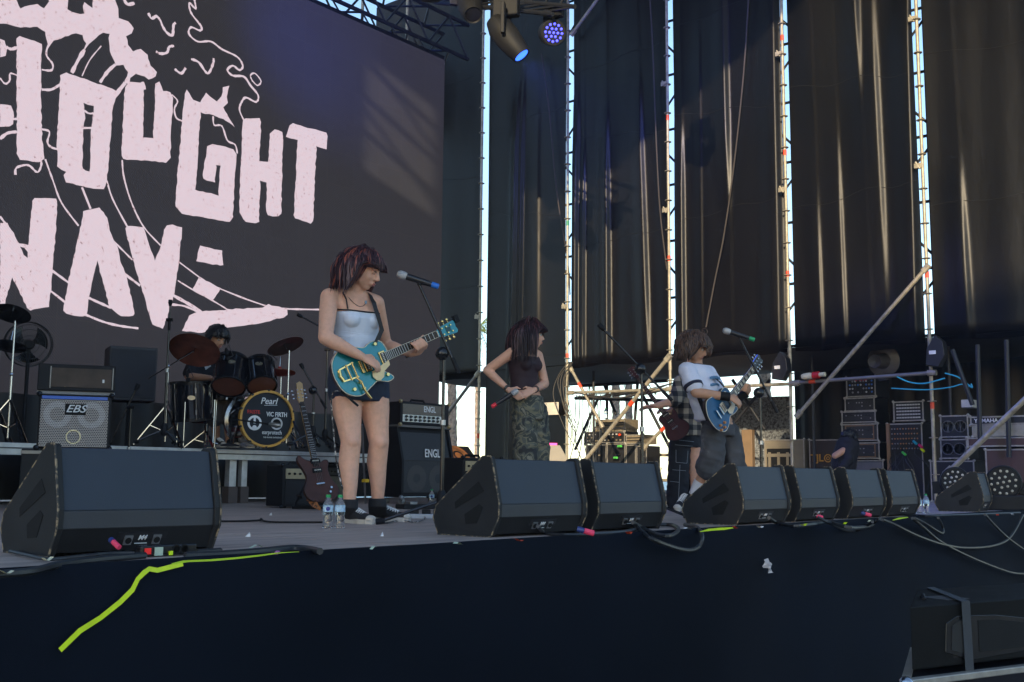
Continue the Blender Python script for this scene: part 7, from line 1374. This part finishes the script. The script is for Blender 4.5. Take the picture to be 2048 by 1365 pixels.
# horn shaped dark lamps on the wall
for i, (px, py) in enumerate(((1557, 735), (1868, 705))):
    c = onx(px, py, 14.95); t = thing('flood_lamp', ['dark box lamp with white tag left of the scaffold pole', 'dark box lamp with white tag on the far right scaffold pole'][i], 'lamp', c, group='dark box lamps'); MB().prism([(-0.12, -0.17), (0.05, -0.20), (0.14, -0.05), (0.12, 0.14), (0.02, 0.24), (-0.10, 0.06)], c, (0, -1, 0), Z, V((0.16, 0, 0))).build('housing', BLK, t, bevel=0.01); MB().box(c + V((-0.006, 0.02, 0.0)), (0.006, 0.09, 0.05)).build('tag', WHITEP, t)
# big connector on the tube
a = onx(1604, 754, 15.0); b = onx(1640, 750, 15.0); t = thing('power_connector', 'cream and red power connector lying on the scaffold tube', 'connector', a); MB().lathe([(0.035, 0), (0.045, 0.03), (0.05, 0.12), (0.04, 0.17)], a, b - a, 14).build('cream_sleeve', CREAMT, t, True); MB().lathe([(0.05, 0.17), (0.052, 0.27)], a, b - a, 14).build('red_sleeve', pm('connector_red', (0.55, 0.02, 0.02), 0.4), t, True); MB().lathe([(0.03, 0.27), (0.035, 0.36)], a, b - a, 12).build('cream_tip', CREAMT, t, True)
CY = pm('cyan_cord', (0.05, 0.45, 0.62), 0.5)
tag(MB().tube(smooth_path([onx(*q, 15.0) for q in ((1794, 754), (1820, 765), (1850, 767), (1890, 757))]), 0.010, 6).build('cyan_cord', CY, smooth=True), 'cyan cord sagging left of the far right pole', 'cord', 'cyan cords'); tag(MB().tube(smooth_path([onx(*q, 15.0) for q in ((1890, 747), (1915, 754), (1930, 765), (1944, 775), (1942, 768))]), 0.010, 6).build('cyan_cord', CY, smooth=True), 'cyan cord right of the far right pole', 'cord', 'cyan cords'); tag(MB().tube(smooth_path([onx(*q, 15.0) for q in ((1783, 777), (1850, 780), (1900, 775), (1925, 769), (1945, 776))]), 0.008, 6).build('cyan_cord', CY, smooth=True), 'lower cyan cord behind the far right pole', 'cord', 'cyan cords')
# LED wash lamps on the deck
def wash(px, py, Zc, r, label, head=True):
    c = atd(px, py, Zc); n = (CAM - c); n.z = 0.05; n.normalize(); t = thing('wash_light', label, 'stage light', (c.x, c.y, 0), group='round wash lights on the deck'); F = frame(n)
    MB().lathe([(r * 0.5, -0.26), (r * 1.05, -0.2), (r * 1.12, -0.02), (r * 1.08, 0.01), (r, 0.015), (r * 0.97, 0.0), (0, 0.0)], c, n, 32, caps=False).build('lamp_head', BLACKP, t, True)
    lm = pm('lens_pale', (0.55, 0.50, 0.42), 0.15, spec=0.8)
    for ring, cnt in ((0.0, 1), (0.36, 6), (0.74, 12)):
        for q in range(cnt): a = 2 * math.pi * q / cnt + 0.2; MB().ball(c + F @ V((math.cos(a) * ring * r, math.sin(a) * ring * r, 0.004)), (0.014, 0.014, 0.008), 10, 6, F).build('led_lens', lm, t, True)
    for s in (-1, 1): MB().bar(c + F @ V((s * r * 1.3, 0, -0.1)), V((c.x, c.y, 0.15)) + F @ V((s * r * 1.2, 0, -0.1)), 0.05, 0.12, F.col[0]).build('yoke_arm', BLACKP, t, bevel=0.01)
    MB().box((c.x, c.y, 0.075) - n * 0.12 if False else V((c.x, c.y, 0.075)) - n * 0.12, (r * 2.6, 0.15, 0.34), F).build('base', BLACKP, t, bevel=0.015)
wash(1910, 963, 12.2, 0.145, 'left round lamp with pale lenses behind the sideways monitor'); wash(2007, 965, 10.9, 0.155, 'right round lamp with pale lenses at the right picture edge')
# crouching stagehand
Z0 = 15.6; base = onx(1675, 950, 14.3); T6 = thing('person', 'crouching stagehand in black beside the rack tower, arm reaching down', 'person', (base.x, base.y, 0))
K = lambda px, py, dz=0.0: J(px + 6, py + 14, dz)
mb = MB(); limb(mb, [K(1690, 880), K(1682, 905), K(1680, 935)], [0.15, 0.16, 0.16], 16); limb(mb, [K(1685, 885, -0.1), K(1664, 898, -0.2), K(1672, 925, -0.25)][:2], [0.05, 0.045]); limb(mb, [K(1690, 905, -0.15), K(1672, 930, -0.25), K(1645, 936, -0.3)], [0.05, 0.042, 0.03]); hand(mb, K(1645, 936, -0.3), -RTH - UPW * 0.3, -UPW, UPW, 1.0, curl=0.5); limb(mb, [K(1680, 940), K(1650, 945, -0.3), K(1655, 985, -0.2)], [0.10, 0.075, 0.05]); limb(mb, [K(1690, 940), K(1700, 950, -0.3), K(1698, 985, -0.2)], [0.10, 0.075, 0.05])
H6 = Head(K(1693, 862, 0.0), -RTH * 0.6 - FWH * 0.4, 0.5, 0, 1.0); H6.add(mb); remeshed('body', mb, SKIN2, T6, 0.011, 3); H6.hair(T6, [pm('hair_black', (0.010, 0.009, 0.011), 0.4)], 120, 0.08, 0.05, 61, thick=0.014)
mb = MB(); limb(mb, [K(1690, 878), K(1682, 905), K(1680, 932)], [0.165, 0.178, 0.175], 16); limb(mb, [K(1688, 890, -0.1), K(1690, 905, -0.15), K(1680, 919, -0.2)], [0.09, 0.08, 0.07]); remeshed('black_shirt', mb, pm('black_cotton', (0.010, 0.010, 0.014), 0.85), T6, 0.011, 3)
mb = MB(); limb(mb, [K(1680, 940), K(1650, 946, -0.3), K(1655, 980, -0.2)], [0.12, 0.095, 0.075]); limb(mb, [K(1690, 940), K(1700, 950, -0.3), K(1698, 980, -0.2)], [0.12, 0.095, 0.075]); remeshed('black_trousers', mb, WT, T6, 0.011, 3)

# ================================================================== SMALL THINGS ON STAGE
# bass guitar on its stand
B = atd(640, 968, 8.95); N = atd(603, 806, 9.15); BRN = pm('brown_bass_body', (0.075, 0.030, 0.024), 0.5, var=0.3, spec=0.25)
MAP = pm('maple_neck', (0.42, 0.26, 0.11), 0.4)
hwb = dict(metal=CHROME, pframe=BLACKC, pcover=BLACKC, pickups=(0.13, 0.22), strings=4, inlay=False, headm=MAP, knobs=[(-0.05, -0.10), (-0.09, -0.08)], head=[(0.0, -0.022), (0.04, -0.035), (0.19, -0.055), (0.215, -0.03), (0.20, 0.005), (0.05, 0.030), (0.0, 0.022)])
JB = [(-0.17, -0.02), (-0.15, 0.11), (-0.05, 0.165), (0.06, 0.115), (0.13, 0.12), (0.24, 0.165), (0.29, 0.15), (0.25, 0.10), (0.22, 0.03), (0.20, -0.045), (0.22, -0.10), (0.20, -0.135), (0.12, -0.11), (0.03, -0.13), (-0.07, -0.18), (-0.15, -0.13)]
G4, P, D, k, e1, e2, e3, Mx = guitar('bass_guitar', 'brown bass guitar with maple neck leaning on a stand left of the bottles', B, N, -FWH + RTH * 0.75 + UPW * 0.12, 0.80, BRN, BRN, pm('bass_edge', (0.03, 0.014, 0.014), 0.4), ROSE, hwb, outl=JB, neck_m=MAP)
cL = onz(622, 1020); t = thing('guitar_stand', 'low black stand under the leaning bass guitar', 'stand', cL)
for s in (-1, 1): MB().tube([cL + RTH * s * 0.14 + Z * 0.02, cL + RTH * s * 0.10 + FWH * 0.12 + Z * 0.16, cL + FWH * 0.30 + Z * 0.42], 0.011, 8).build('leg', BLACKC, t, True); MB().tube([cL + RTH * s * 0.10 + FWH * 0.06 + Z * 0.10, cL + RTH * s * 0.10 - FWH * 0.10 + Z * 0.12], 0.012, 8).build('cradle_arm', BLACKC, t, True)
MB().cyl(cL - RTH * 0.16 + Z * 0.018, cL + RTH * 0.16 + Z * 0.018, 0.012, 8).build('foot_bar', BLACKC, t, True)
# orange strap end under it
tag(MB().ribbon([atd(617, 996, 8.9), atd(628, 1008, 8.85), onz(641, 1022) + Z * 0.01], [0.05, 0.055, 0.02], -FWH).build('strap_end', pm('orange_leather', (0.40, 0.13, 0.03), 0.6, wear=(0.05, 0.02, 0.01), wamt=0.5, wscale=30)), 'orange patterned strap end hanging from the bass guitar', 'strap')
# tall chrome mic stand and tripod seen between the legs
t = thing('tripod_stand', 'chrome stand with yellow clamp between the guitarist legs', 'stand', onz(733, 1012)); c = onz(731, 1008); MB().cyl(c, atd(724, 850, 10.4), 0.011, 8).build('pole', STEEL, t, True); MB().box(atd(731, 962, 10.3), (0.05, 0.05, 0.03)).build('yellow_clamp', pm('clamp_yellow', (0.7, 0.42, 0.02), 0.5), t); 
for k in range(3): a_ = k * 2.1 + 0.4; MB().bar(c + Z * 0.35, c + V((math.cos(a_) * 0.3, math.sin(a_) * 0.3, 0.01)), 0.02, 0.012).build('leg', BLACKC, t)
# pedal and foot switch boxes
c = onz(850, 1018); t = thing('pedal_board', 'low black pedal strip in front of the slanted cabinet', 'pedal', c); MB().box(c + Z * 0.02, (0.5, 0.18, 0.04), Matrix.Rotation(rzphi(30), 3, 'Z')).build('tray', BLACKP, t, bevel=0.006); MB().box(c + Z * 0.048 - RTH * 0.12, (0.07, 0.1, 0.03), Matrix.Rotation(rzphi(30), 3, 'Z')).build('pedal_box', STEEL, t, bevel=0.004)
c = onz(858, 1037); t = thing('pedal_board', 'white edged pedal board behind the microphone stand foot', 'pedal', c); MB().box(c + Z * 0.015, (0.30, 0.14, 0.03), Matrix.Rotation(rzphi(5), 3, 'Z')).build('tray', pm('tray_white', (0.5, 0.5, 0.52), 0.5), t, bevel=0.004)
for q in (-0.10, -0.02, 0.06): MB().box(c + Z * 0.045 + RTH * q, (0.06, 0.09, 0.03), Matrix.Rotation(rzphi(5), 3, 'Z')).build('pedal_box', BLACKP, t, bevel=0.004)
MB().cyl(c + RTH * 0.10 + Z * 0.03 - FWH * 0.07, c + RTH * 0.13 + Z * 0.03 - FWH * 0.10, 0.02, 10).build('red_knob', PINKT, t)
# sheet of paper on the curtain
c = onx(1105, 818, WX - 0.02); t = tag(MB().grid(lambda a, b: V((WX - 0.05 - 0.02 * math.sin(a * 3), c.y - 0.16 + 0.32 * a, c.z - 0.11 + 0.22 * b)), 8, 4).build('paper_sheet', pm('white_paper', (0.60, 0.54, 0.45), 0.8)), 'sheet of white paper pinned to the curtain right of the singer', 'paper'); MB().box((WX - 0.062, c.y, c.z + 0.085), (0.004, 0.24, 0.012)).build('paper_clip', BLACKC, t)
# ropes hanging over the curtains
for pts, l in ((((1083, 108), (1098, 220), (1113, 380), (1135, 520), (1140, 590)), 'thin rope hanging across the curtain behind the singer'), (((1300, 0), (1306, 110), (1312, 270), (1320, 420), (1334, 540)), 'cable bundle hanging across the curtain right of the singer'), (((1497, 0), (1487, 150), (1468, 330), (1448, 470), (1430, 560), (1412, 655)), 'rope hanging across the curtain above the white-shirt guitarist')):
    tag(MB().tube(smooth_path([onx(*q, WX - 0.06) for q in pts]), 0.013, 6).build('hanging_rope', pm('rope_brown', (0.05, 0.042, 0.038), 0.8), smooth=True), l, 'rope', 'hanging ropes')
# cable loops at the golden pole
rr = random.Random(2)
for k in range(6):
    d1 = rr.uniform(-4, 6); pts = [(1140 + d1, 725), (1132 - 3 * k + rr.uniform(-5, 5), 755 + rr.uniform(-9, 9)), (1124 - 2.5 * k + d1 * 2, 795 + rr.uniform(-8, 8)), (1132 + d1 * 2, 830 + 4 * k), (1145 + rr.uniform(-6, 14), 850 + 10 * k)]
    tag(MB().tube(smooth_path([onx(*q, WX - 0.15 - 0.01 * k) for q in pts]), 0.007, 6).build('cable_loop', pm('cable_brown', (0.07, 0.062, 0.05), 0.6), smooth=True), 'brown-black cable looping down the golden pole right of the singer', 'cable', 'cable loops on the golden pole')
for k in range(9):
    o1 = rr.uniform(-5, 8); pts = [(1150 + 4 * k, 786 + o1), (1190 + rr.uniform(-8, 8), 792 + rr.uniform(-6, 6)), (1240, 790 + rr.uniform(-7, 7)), (1290, 782 + rr.uniform(-6, 8)), (1345, 768 + rr.uniform(-5, 14))]
    tag(MB().tube(smooth_path([onx(*q, WX - 0.14 + 0.01 * k) for q in pts]), 0.010, 6).build('tube_cable', pm('cable_brown', (0.07, 0.062, 0.05), 0.6) if k % 2 else CABLE, smooth=True), 'cable lying along the horizontal tube behind the bassist', 'cable', 'cables along the tube')
for k in range(7):
    px = 1150 + k * 9 + rr.uniform(-3, 3); pts = [(px, 790), (px + rr.uniform(-4, 4), 840), (px - 6 + rr.uniform(-6, 6), 880), (px - 4 + rr.uniform(-12, 12), 925)]
    tag(MB().tube(smooth_path([onx(*q, WX + 0.1) for q in pts]), 0.009, 6).build('drop_cable', CABLE, smooth=True), 'dark cable dropping to the deck right of the golden pole', 'cable', 'dropping cables')
# ---- stage edge: tape, power strip, cables, scraps
def E(px, py, h=0.012): p = onz(px, py, h); return p
def S(px, py, off=0.10): return ony(px, py, -off)
t = thing('tape_strip', 'fluorescent yellow tape hanging over the stage front at left', 'tape', E(365, 1120))
path = [S(120, 1301, 0.07), S(160, 1262, 0.07), S(201, 1236, 0.068), S(240, 1205, 0.066), S(265, 1180, 0.062), S(276, 1158, 0.060), S(288, 1146, 0.056), S(300, 1137, 0.05)]
MB().ribbon(path, [0.016, 0.017, 0.016, 0.017, 0.017, 0.015, 0.017, 0.014], (0, -1, 0.0)).build('hanging_end', YELT, t); MB().ribbon([S(298, 1138, 0.05), S(315, 1141, 0.046), S(342, 1134, 0.044), S(366, 1128, 0.042)], 0.015, (0, -1, 0.2)).build('fold', YELT, t)
MB().ribbon([E(345, 1128, 0.02), E(372, 1123, 0.022), E(420, 1121, 0.02), E(470, 1117, 0.02), E(515, 1112, 0.02), E(560, 1106, 0.02), E(598, 1104, 0.02)], [0.010, 0.022, 0.022, 0.020, 0.018, 0.012, 0.005], (0, -0.2, 1)).build('edge_tape', YELT, t)
MB().ribbon([E(1400, 1064, 0.03), E(1420, 1060, 0.03), E(1445, 1058, 0.03), E(1466, 1056, 0.03)], [0.006, 0.020, 0.024, 0.01], (0, -0.5, 1)).build('tape_scrap', YELT, None); o = COL.objects[-1]; tag(o, 'yellow tape scrap on the edge in front of the four monitors', 'tape', 'yellow tape scraps')
MB().ribbon([E(1785, 1041, 0.03), E(1800, 1037, 0.03), E(1816, 1035, 0.03)], [0.006, 0.018, 0.008], (0, -0.5, 1)).build('tape_scrap', YELT, None); o = COL.objects[-1]; tag(o, 'yellow tape scrap on the edge before the last monitor', 'tape', 'yellow tape scraps')
c = E(330, 1110, 0.005); t = thing('power_strip', 'black power strip with red switch in front of the left monitor', 'power strip', c, math.radians(-2)); t_ = t
lbox(t, 'housing', -0.10, 0.11, -0.02, 0.025, 0, 0.035, BLACKG, 0.006); lbox(t, 'switch', -0.088, -0.066, -0.024, -0.018, 0.006, 0.026, pm('switch_red', (0.65, 0.02, 0.02), 0.3, emit=(0.8, 0.02, 0.02), estr=0.12)); lbox(t, 'tape_patch', -0.052, -0.022, -0.024, -0.018, 0.0, 0.028, pm('mint_tape', (0.45, 0.55, 0.42), 0.6)); lbox(t, 'yellow_plug', 0.0, 0.012, -0.03, -0.022, 0.0, 0.014, YELT)
for x in (0.03, 0.06): MB().lathe([(0.016, 0), (0.016, 0.003), (0.012, 0.003), (0.012, -0.004)], (x, -0.02, 0.018), (0, -1, 0), 16).build('socket', HOLE, t, local=True)
def cable(pts, r, label, grp='cables at the stage front', m=CABLE): return tag(MB().tube(smooth_path(pts), r, 7).build('stage_cable', m, smooth=True), label, 'cable', grp)
p = onz(236, 1086, 0.05); t = thing('cable_plug', 'pink taped plug in the left floor monitor', 'plug', p); MB().cyl(V((p.x, p.y + 0.03, 0.052)), V((p.x + 0.006, p.y + 0.0, 0.034)), 0.009, 10).build('sleeve', PINKT, t); MB().cyl(V((p.x, p.y + 0.045, 0.058)), V((p.x, p.y + 0.03, 0.052)), 0.010, 10).build('shell', pm('plug_blue', (0.03, 0.05, 0.2), 0.4), t)
cable([E(242, 1092), E(250, 1102), E(270, 1106), E(298, 1108)], 0.006, 'short cable from the pink plug to the power strip')
cable([E(-20, 1150), E(60, 1143), E(110, 1131), E(170, 1122), E(240, 1115), E(290, 1111)], 0.011, 'thick black cable leading to the power strip from the left'); cable([E(20, 1103), E(60, 1112), E(100, 1119), E(160, 1113), E(220, 1107), E(290, 1106)], 0.006, 'thin black cable in front of the left monitor')
cable([E(370, 1112), E(440, 1109), E(520, 1103), E(580, 1097), E(615, 1098), E(640, 1103)], 0.013, 'thick cable curving along the edge right of the power strip')
cable([E(395, 1105, 0.02), E(420, 1104, 0.02), E(440, 1102, 0.02)], 0.011, 'blue-black plug lying right of the power strip')
cable([E(425, 1043), E(480, 1043), E(518, 1041), E(522, 1038), E(530, 1043), E(560, 1045), E(650, 1045)], 0.006, 'long thin cable crossing the deck behind the left monitor', m=HOLE)
cable([E(1076, 1053, 0.05), E(1090, 1066), E(1130, 1071), E(1200, 1068), E(1250, 1064), E(1275, 1058)], 0.010, 'cable from the first chipped monitor along the edge'); cable([E(1265, 1045, 0.05), E(1285, 1056), E(1310, 1068), E(1335, 1072), E(1352, 1066), E(1356, 1056), E(1340, 1050), E(1300, 1050)], 0.011, 'cable coil right of the chipped monitor pair')
cable([E(1270, 1050, 0.03), S(1300, 1076), S(1340, 1093), S(1375, 1101), S(1397, 1094), S(1404, 1075), E(1395, 1056), E(1370, 1050)], 0.012, 'cable loop hanging below the stage edge right of the chipped pair')
cable([E(1538, 1036, 0.05), E(1555, 1046), E(1590, 1052), E(1625, 1049), E(1660, 1045), E(1700, 1056, 0.01), S(1740, 1052, 0.06), S(1752, 1042, 0.05), E(1760, 1038)], 0.012, 'cable bundle in front of the four monitors'); cable([E(1635, 1035, 0.05), E(1660, 1047), S(1690, 1060, 0.05), S(1715, 1061, 0.05), E(1745, 1044)], 0.011, 'second cable bundle in front of the four monitors')
cable([E(1765, 1040), S(1790, 1050), S(1830, 1070), S(1880, 1088), S(1930, 1096), S(1985, 1092), S(2020, 1075), S(2046, 1030)], 0.011, 'long cable sagging deep below the right stage edge'); cable([E(1825, 1037), S(1850, 1058), S(1880, 1083), S(1930, 1110), S(1990, 1135), S(2030, 1147), S(2070, 1148)], 0.011, 'long cable running down the stage front at right'); cable([E(1830, 1037), S(1850, 1047), S(1875, 1063), S(1886, 1066), S(1884, 1050), E(1876, 1036)], 0.010, 'small cable loop under the pair of bottles'); cable([E(1970, 1030), S(1990, 1052), S(2020, 1080), S(2070, 1115)], 0.011, 'cable dropping down the stage front at the right edge'); cable([E(1800, 1029), E(1850, 1032), E(1900, 1031), E(1960, 1029), E(2040, 1026)], 0.010, 'cable lying along the right stage edge')
for i, (px, py) in enumerate(((1632, 1032), (1730, 1028), (1168, 1062))):
    p = E(px, py, 0.035); t = thing('cable_plug', ['pink plug under the second of the four monitors', 'pink plug under the third of the four monitors', 'pink plug between the chipped monitor pair'][i], 'plug', p, group='pink plugs at the stage front'); MB().cyl(p, p + V((0.035, -0.03, -0.012)), 0.014, 10).build('sleeve', PINKT, t); MB().cyl(p, p + V((-0.02, 0.025, 0.008)), 0.013, 10).build('shell', pm('plug_blue', (0.03, 0.05, 0.2), 0.4), t)
cols = [pm('mint_tape', (0.45, 0.55, 0.42), 0.6), REDT, WHITEP, pm('violet_tape', (0.35, 0.12, 0.30), 0.6), YELT, CREAMT, pm('blue_tape', (0.04, 0.12, 0.5), 0.6)]
sc = [(916, 1087, 0, 'mint tape piece on the edge left of the chipped pair', 0.05), (1036, 1080, 1, 'faint red tape piece below the first chipped monitor', 0.05), (1258, 1066, 1, 'red tape piece right of the chipped pair', 0.045), (552, 1106, 3, 'violet tape round the thick edge cable', 0.025), (745, 1096, 0, 'mint and red tape tag at the edge in the middle', 0.025), (512, 1093, 0, 'thin mint tape scrap on the deck', 0.05), (1375, 1057, 2, 'white tape scrap before the four monitors', 0.05), (1470, 1055, 1, 'red tape scrap before the four monitors', 0.03), (1520, 1054, 2, 'long white tape scrap before the four monitors', 0.06), (1608, 1050, 4, 'yellow tape scrap before the second of the four monitors', 0.05), (1690, 1047, 4, 'yellow tape scrap before the third of the four monitors', 0.05), (1740, 1042, 5, 'cream tape scrap before the third of the four monitors', 0.04), (1995, 1030, 1, 'red tape dot at the right edge', 0.03), (2025, 1029, 2, 'white tape dot at the right edge', 0.03), (10, 1143, 5, 'cream taped cable end at the left edge', 0.04), (95, 1118, 5, 'cream tape round the cable in front of the left monitor', 0.03), (2004, 1146, 5, 'cream tape on the long cable at right', 0.03)]
for i, (px, py, c_, l, w_) in enumerate(sc):
    p = E(px, py, 0.02) if py < 1140 or px < 60 else S(px, py - 6, 0.115); d1 = V((1, random.uniform(-.3, .3), 0)).normalized(); d2 = Z.cross(d1) if py < 1140 or px < 60 else Z
    tag(MB().grid(lambda a, b: p + d1 * (a - .5) * w_ + d2 * (b - .5) * 0.02 + Z * 0.006 * math.sin(a * 5 + i), 4, 2).build('tape_piece', cols[c_]), l, 'tape', 'tape pieces at the stage front')
# litter
for i, (px, py, s_, l) in enumerate(((490, 1074, 0.024, 'torn white paper standing on the deck left of the bottles'), (760, 1073, 0.016, 'small white paper bit on the deck before the shoes'), (538, 1031, 0.02, 'white paper strip on the deck near the leaning bass'))):
    p = E(px, py, 0.008); tag(MB().add([p, p + RTH * s_, p + RTH * s_ * 0.9 + Z * s_ * 0.7, p + RTH * s_ * 0.5 + FWH * 0.03 + Z * 0.02, p + FWH * s_ * 0.6], [(0, 1, 2), (0, 2, 3), (0, 3, 4)]).build('paper_scrap', WHITEP), l, 'paper', 'paper scraps')
p = S(1530, 1132, 0.09); q = MB(); rr = random.Random(4)
q.grid(lambda a, b: p + V((0.09 * (a - .5) + 0.012 * rr.uniform(-1, 1), -0.005 - 0.03 * rr.random(), 0.045 * (b - .5) - 0.05 * (a - .5) + 0.01 * rr.uniform(-1, 1))), 5, 4); tag(q.build('plastic_scrap', pm('plastic_white', (0.45, 0.45, 0.50), 0.3)), 'crumpled white plastic scrap stuck to the stage front', 'litter')

# ---- foreground speaker and flight case at the lower right
a = atd(1820, 1214, 3.75); T_, N_ = fdir(30); t = boxthing('subwoofer', 'black scuffed speaker with grey strap in the lower right foreground', 'speaker', (a.x, a.y, a.z - 0.215), 30)
SUB = pm('scuffed_black_plastic', (0.0055, 0.0055, 0.006), 0.65, var=0.3, spec=0.15, wear=(0.035, 0.032, 0.030), wamt=0.62, wscale=7, bump=0.2, bscale=200)
MB().prism([(0, 0), (1.2, 0), (1.2, 0.40), (0.52, 0.40)], (0, 0, 0), X, Y, Z * 0.215).build('shell', SUB, t, local=True, bevel=0.006)
pr_ = [(0.17, 0.05), (0.18, 0.15), (0.24, 0.172), (0.45, 0.165), (0.75, 0.13), (0.75, 0.03), (0.30, 0.015)]
MB().prism(pr_, (0, -0.004, 0), X, Z, Y * 0.006).build('port_rim', BLACKG, t, local=True, bevel=0.002); MB().prism([(0.20, 0.055), (0.21, 0.14), (0.25, 0.155), (0.29, 0.155), (0.29, 0.035)], (0, -0.006, 0), X, Z, Y * 0.004).build('port_opening', pm('port_shade', (0.02, 0.019, 0.018), 0.8), t, local=True); MB().prism([(0.35, 0.15), (0.45, 0.148), (0.72, 0.115), (0.72, 0.04), (0.35, 0.04)], (0, -0.006, 0), X, Z, Y * 0.004).build('port_opening', HOLE, t, local=True)
STR = pm('grey_strap', (0.040, 0.044, 0.052), 0.7, bump=0.4, bscale=300)
st = MB(); st.add([(0.262, -0.011, -0.02), (0.308, -0.011, -0.02), (0.302, -0.011, 0.222), (0.256, -0.011, 0.222), (0.62, 0.40, 0.222), (0.575, 0.40, 0.222)], [(0, 1, 2, 3), (3, 2, 4, 5)]); st.build('strap', STR, t, local=True)
lbox(t, 'top_label', 0.30, 0.42, 0.08, 0.20, 0.2152, 0.2162, pm('dark_label', (0.05, 0.05, 0.055), 0.5)); MB().tube([(0.22, 0.12, 0.2175), (0.25, 0.15, 0.23), (0.28, 0.18, 0.2175)], 0.007, 8).build('handle', BLACKC, t, True, local=True)
t = boxthing('flight_case', 'flight case with steel edge under the foreground speaker', 'flight case', V(a) - T_ * 0.07 - Z * 0.80 + N_ * 0.03, 30)
MB().prism([(0, 0), (1.3, 0), (1.3, 0.48), (0.62, 0.48)], (0, 0, 0), X, Y, Z * 0.56).build('body', pm('case_dark', (0.006, 0.006, 0.012), 0.6, spec=0.2), t, local=True, bevel=0.004); lbox(t, 'front_edge', -0.004, 1.1, -0.006, 0.03, 0.54, 0.564, AL2, 0.004); MB().bar((0, 0, 0.553), (0.62, 0.48, 0.553), 0.03, 0.026).build('side_edge', AL2, t, local=True); MB().ball((0.0, 0.0, 0.55), 0.028, 12, 8).build('ball_corner', CHROME, t, True, local=True); lbox(t, 'front_panel_edge', -0.004, 0.02, -0.006, 0.02, 0, 0.54, AL2)

# ---- thin stage smoke hanging in the air
m = bpy.data.materials.new('stage_smoke'); m.use_nodes = True; nt = m.node_tree; nt.nodes.clear()
vo = nt.nodes.new('ShaderNodeVolumePrincipled'); vo.inputs['Density'].default_value = 0.0014; vo.inputs['Color'].default_value = (0.66, 0.76, 1.0, 1); vo.inputs['Anisotropy'].default_value = 0.45
ou = nt.nodes.new('ShaderNodeOutputMaterial'); nt.links.new(vo.outputs[0], ou.inputs['Volume'])
o = MB().box((0, 5, 5.3), (150, 150, 16.6)).build('haze', m); tag(o, 'thin bluish smoke hanging over the stage', 'haze', kind='stuff')
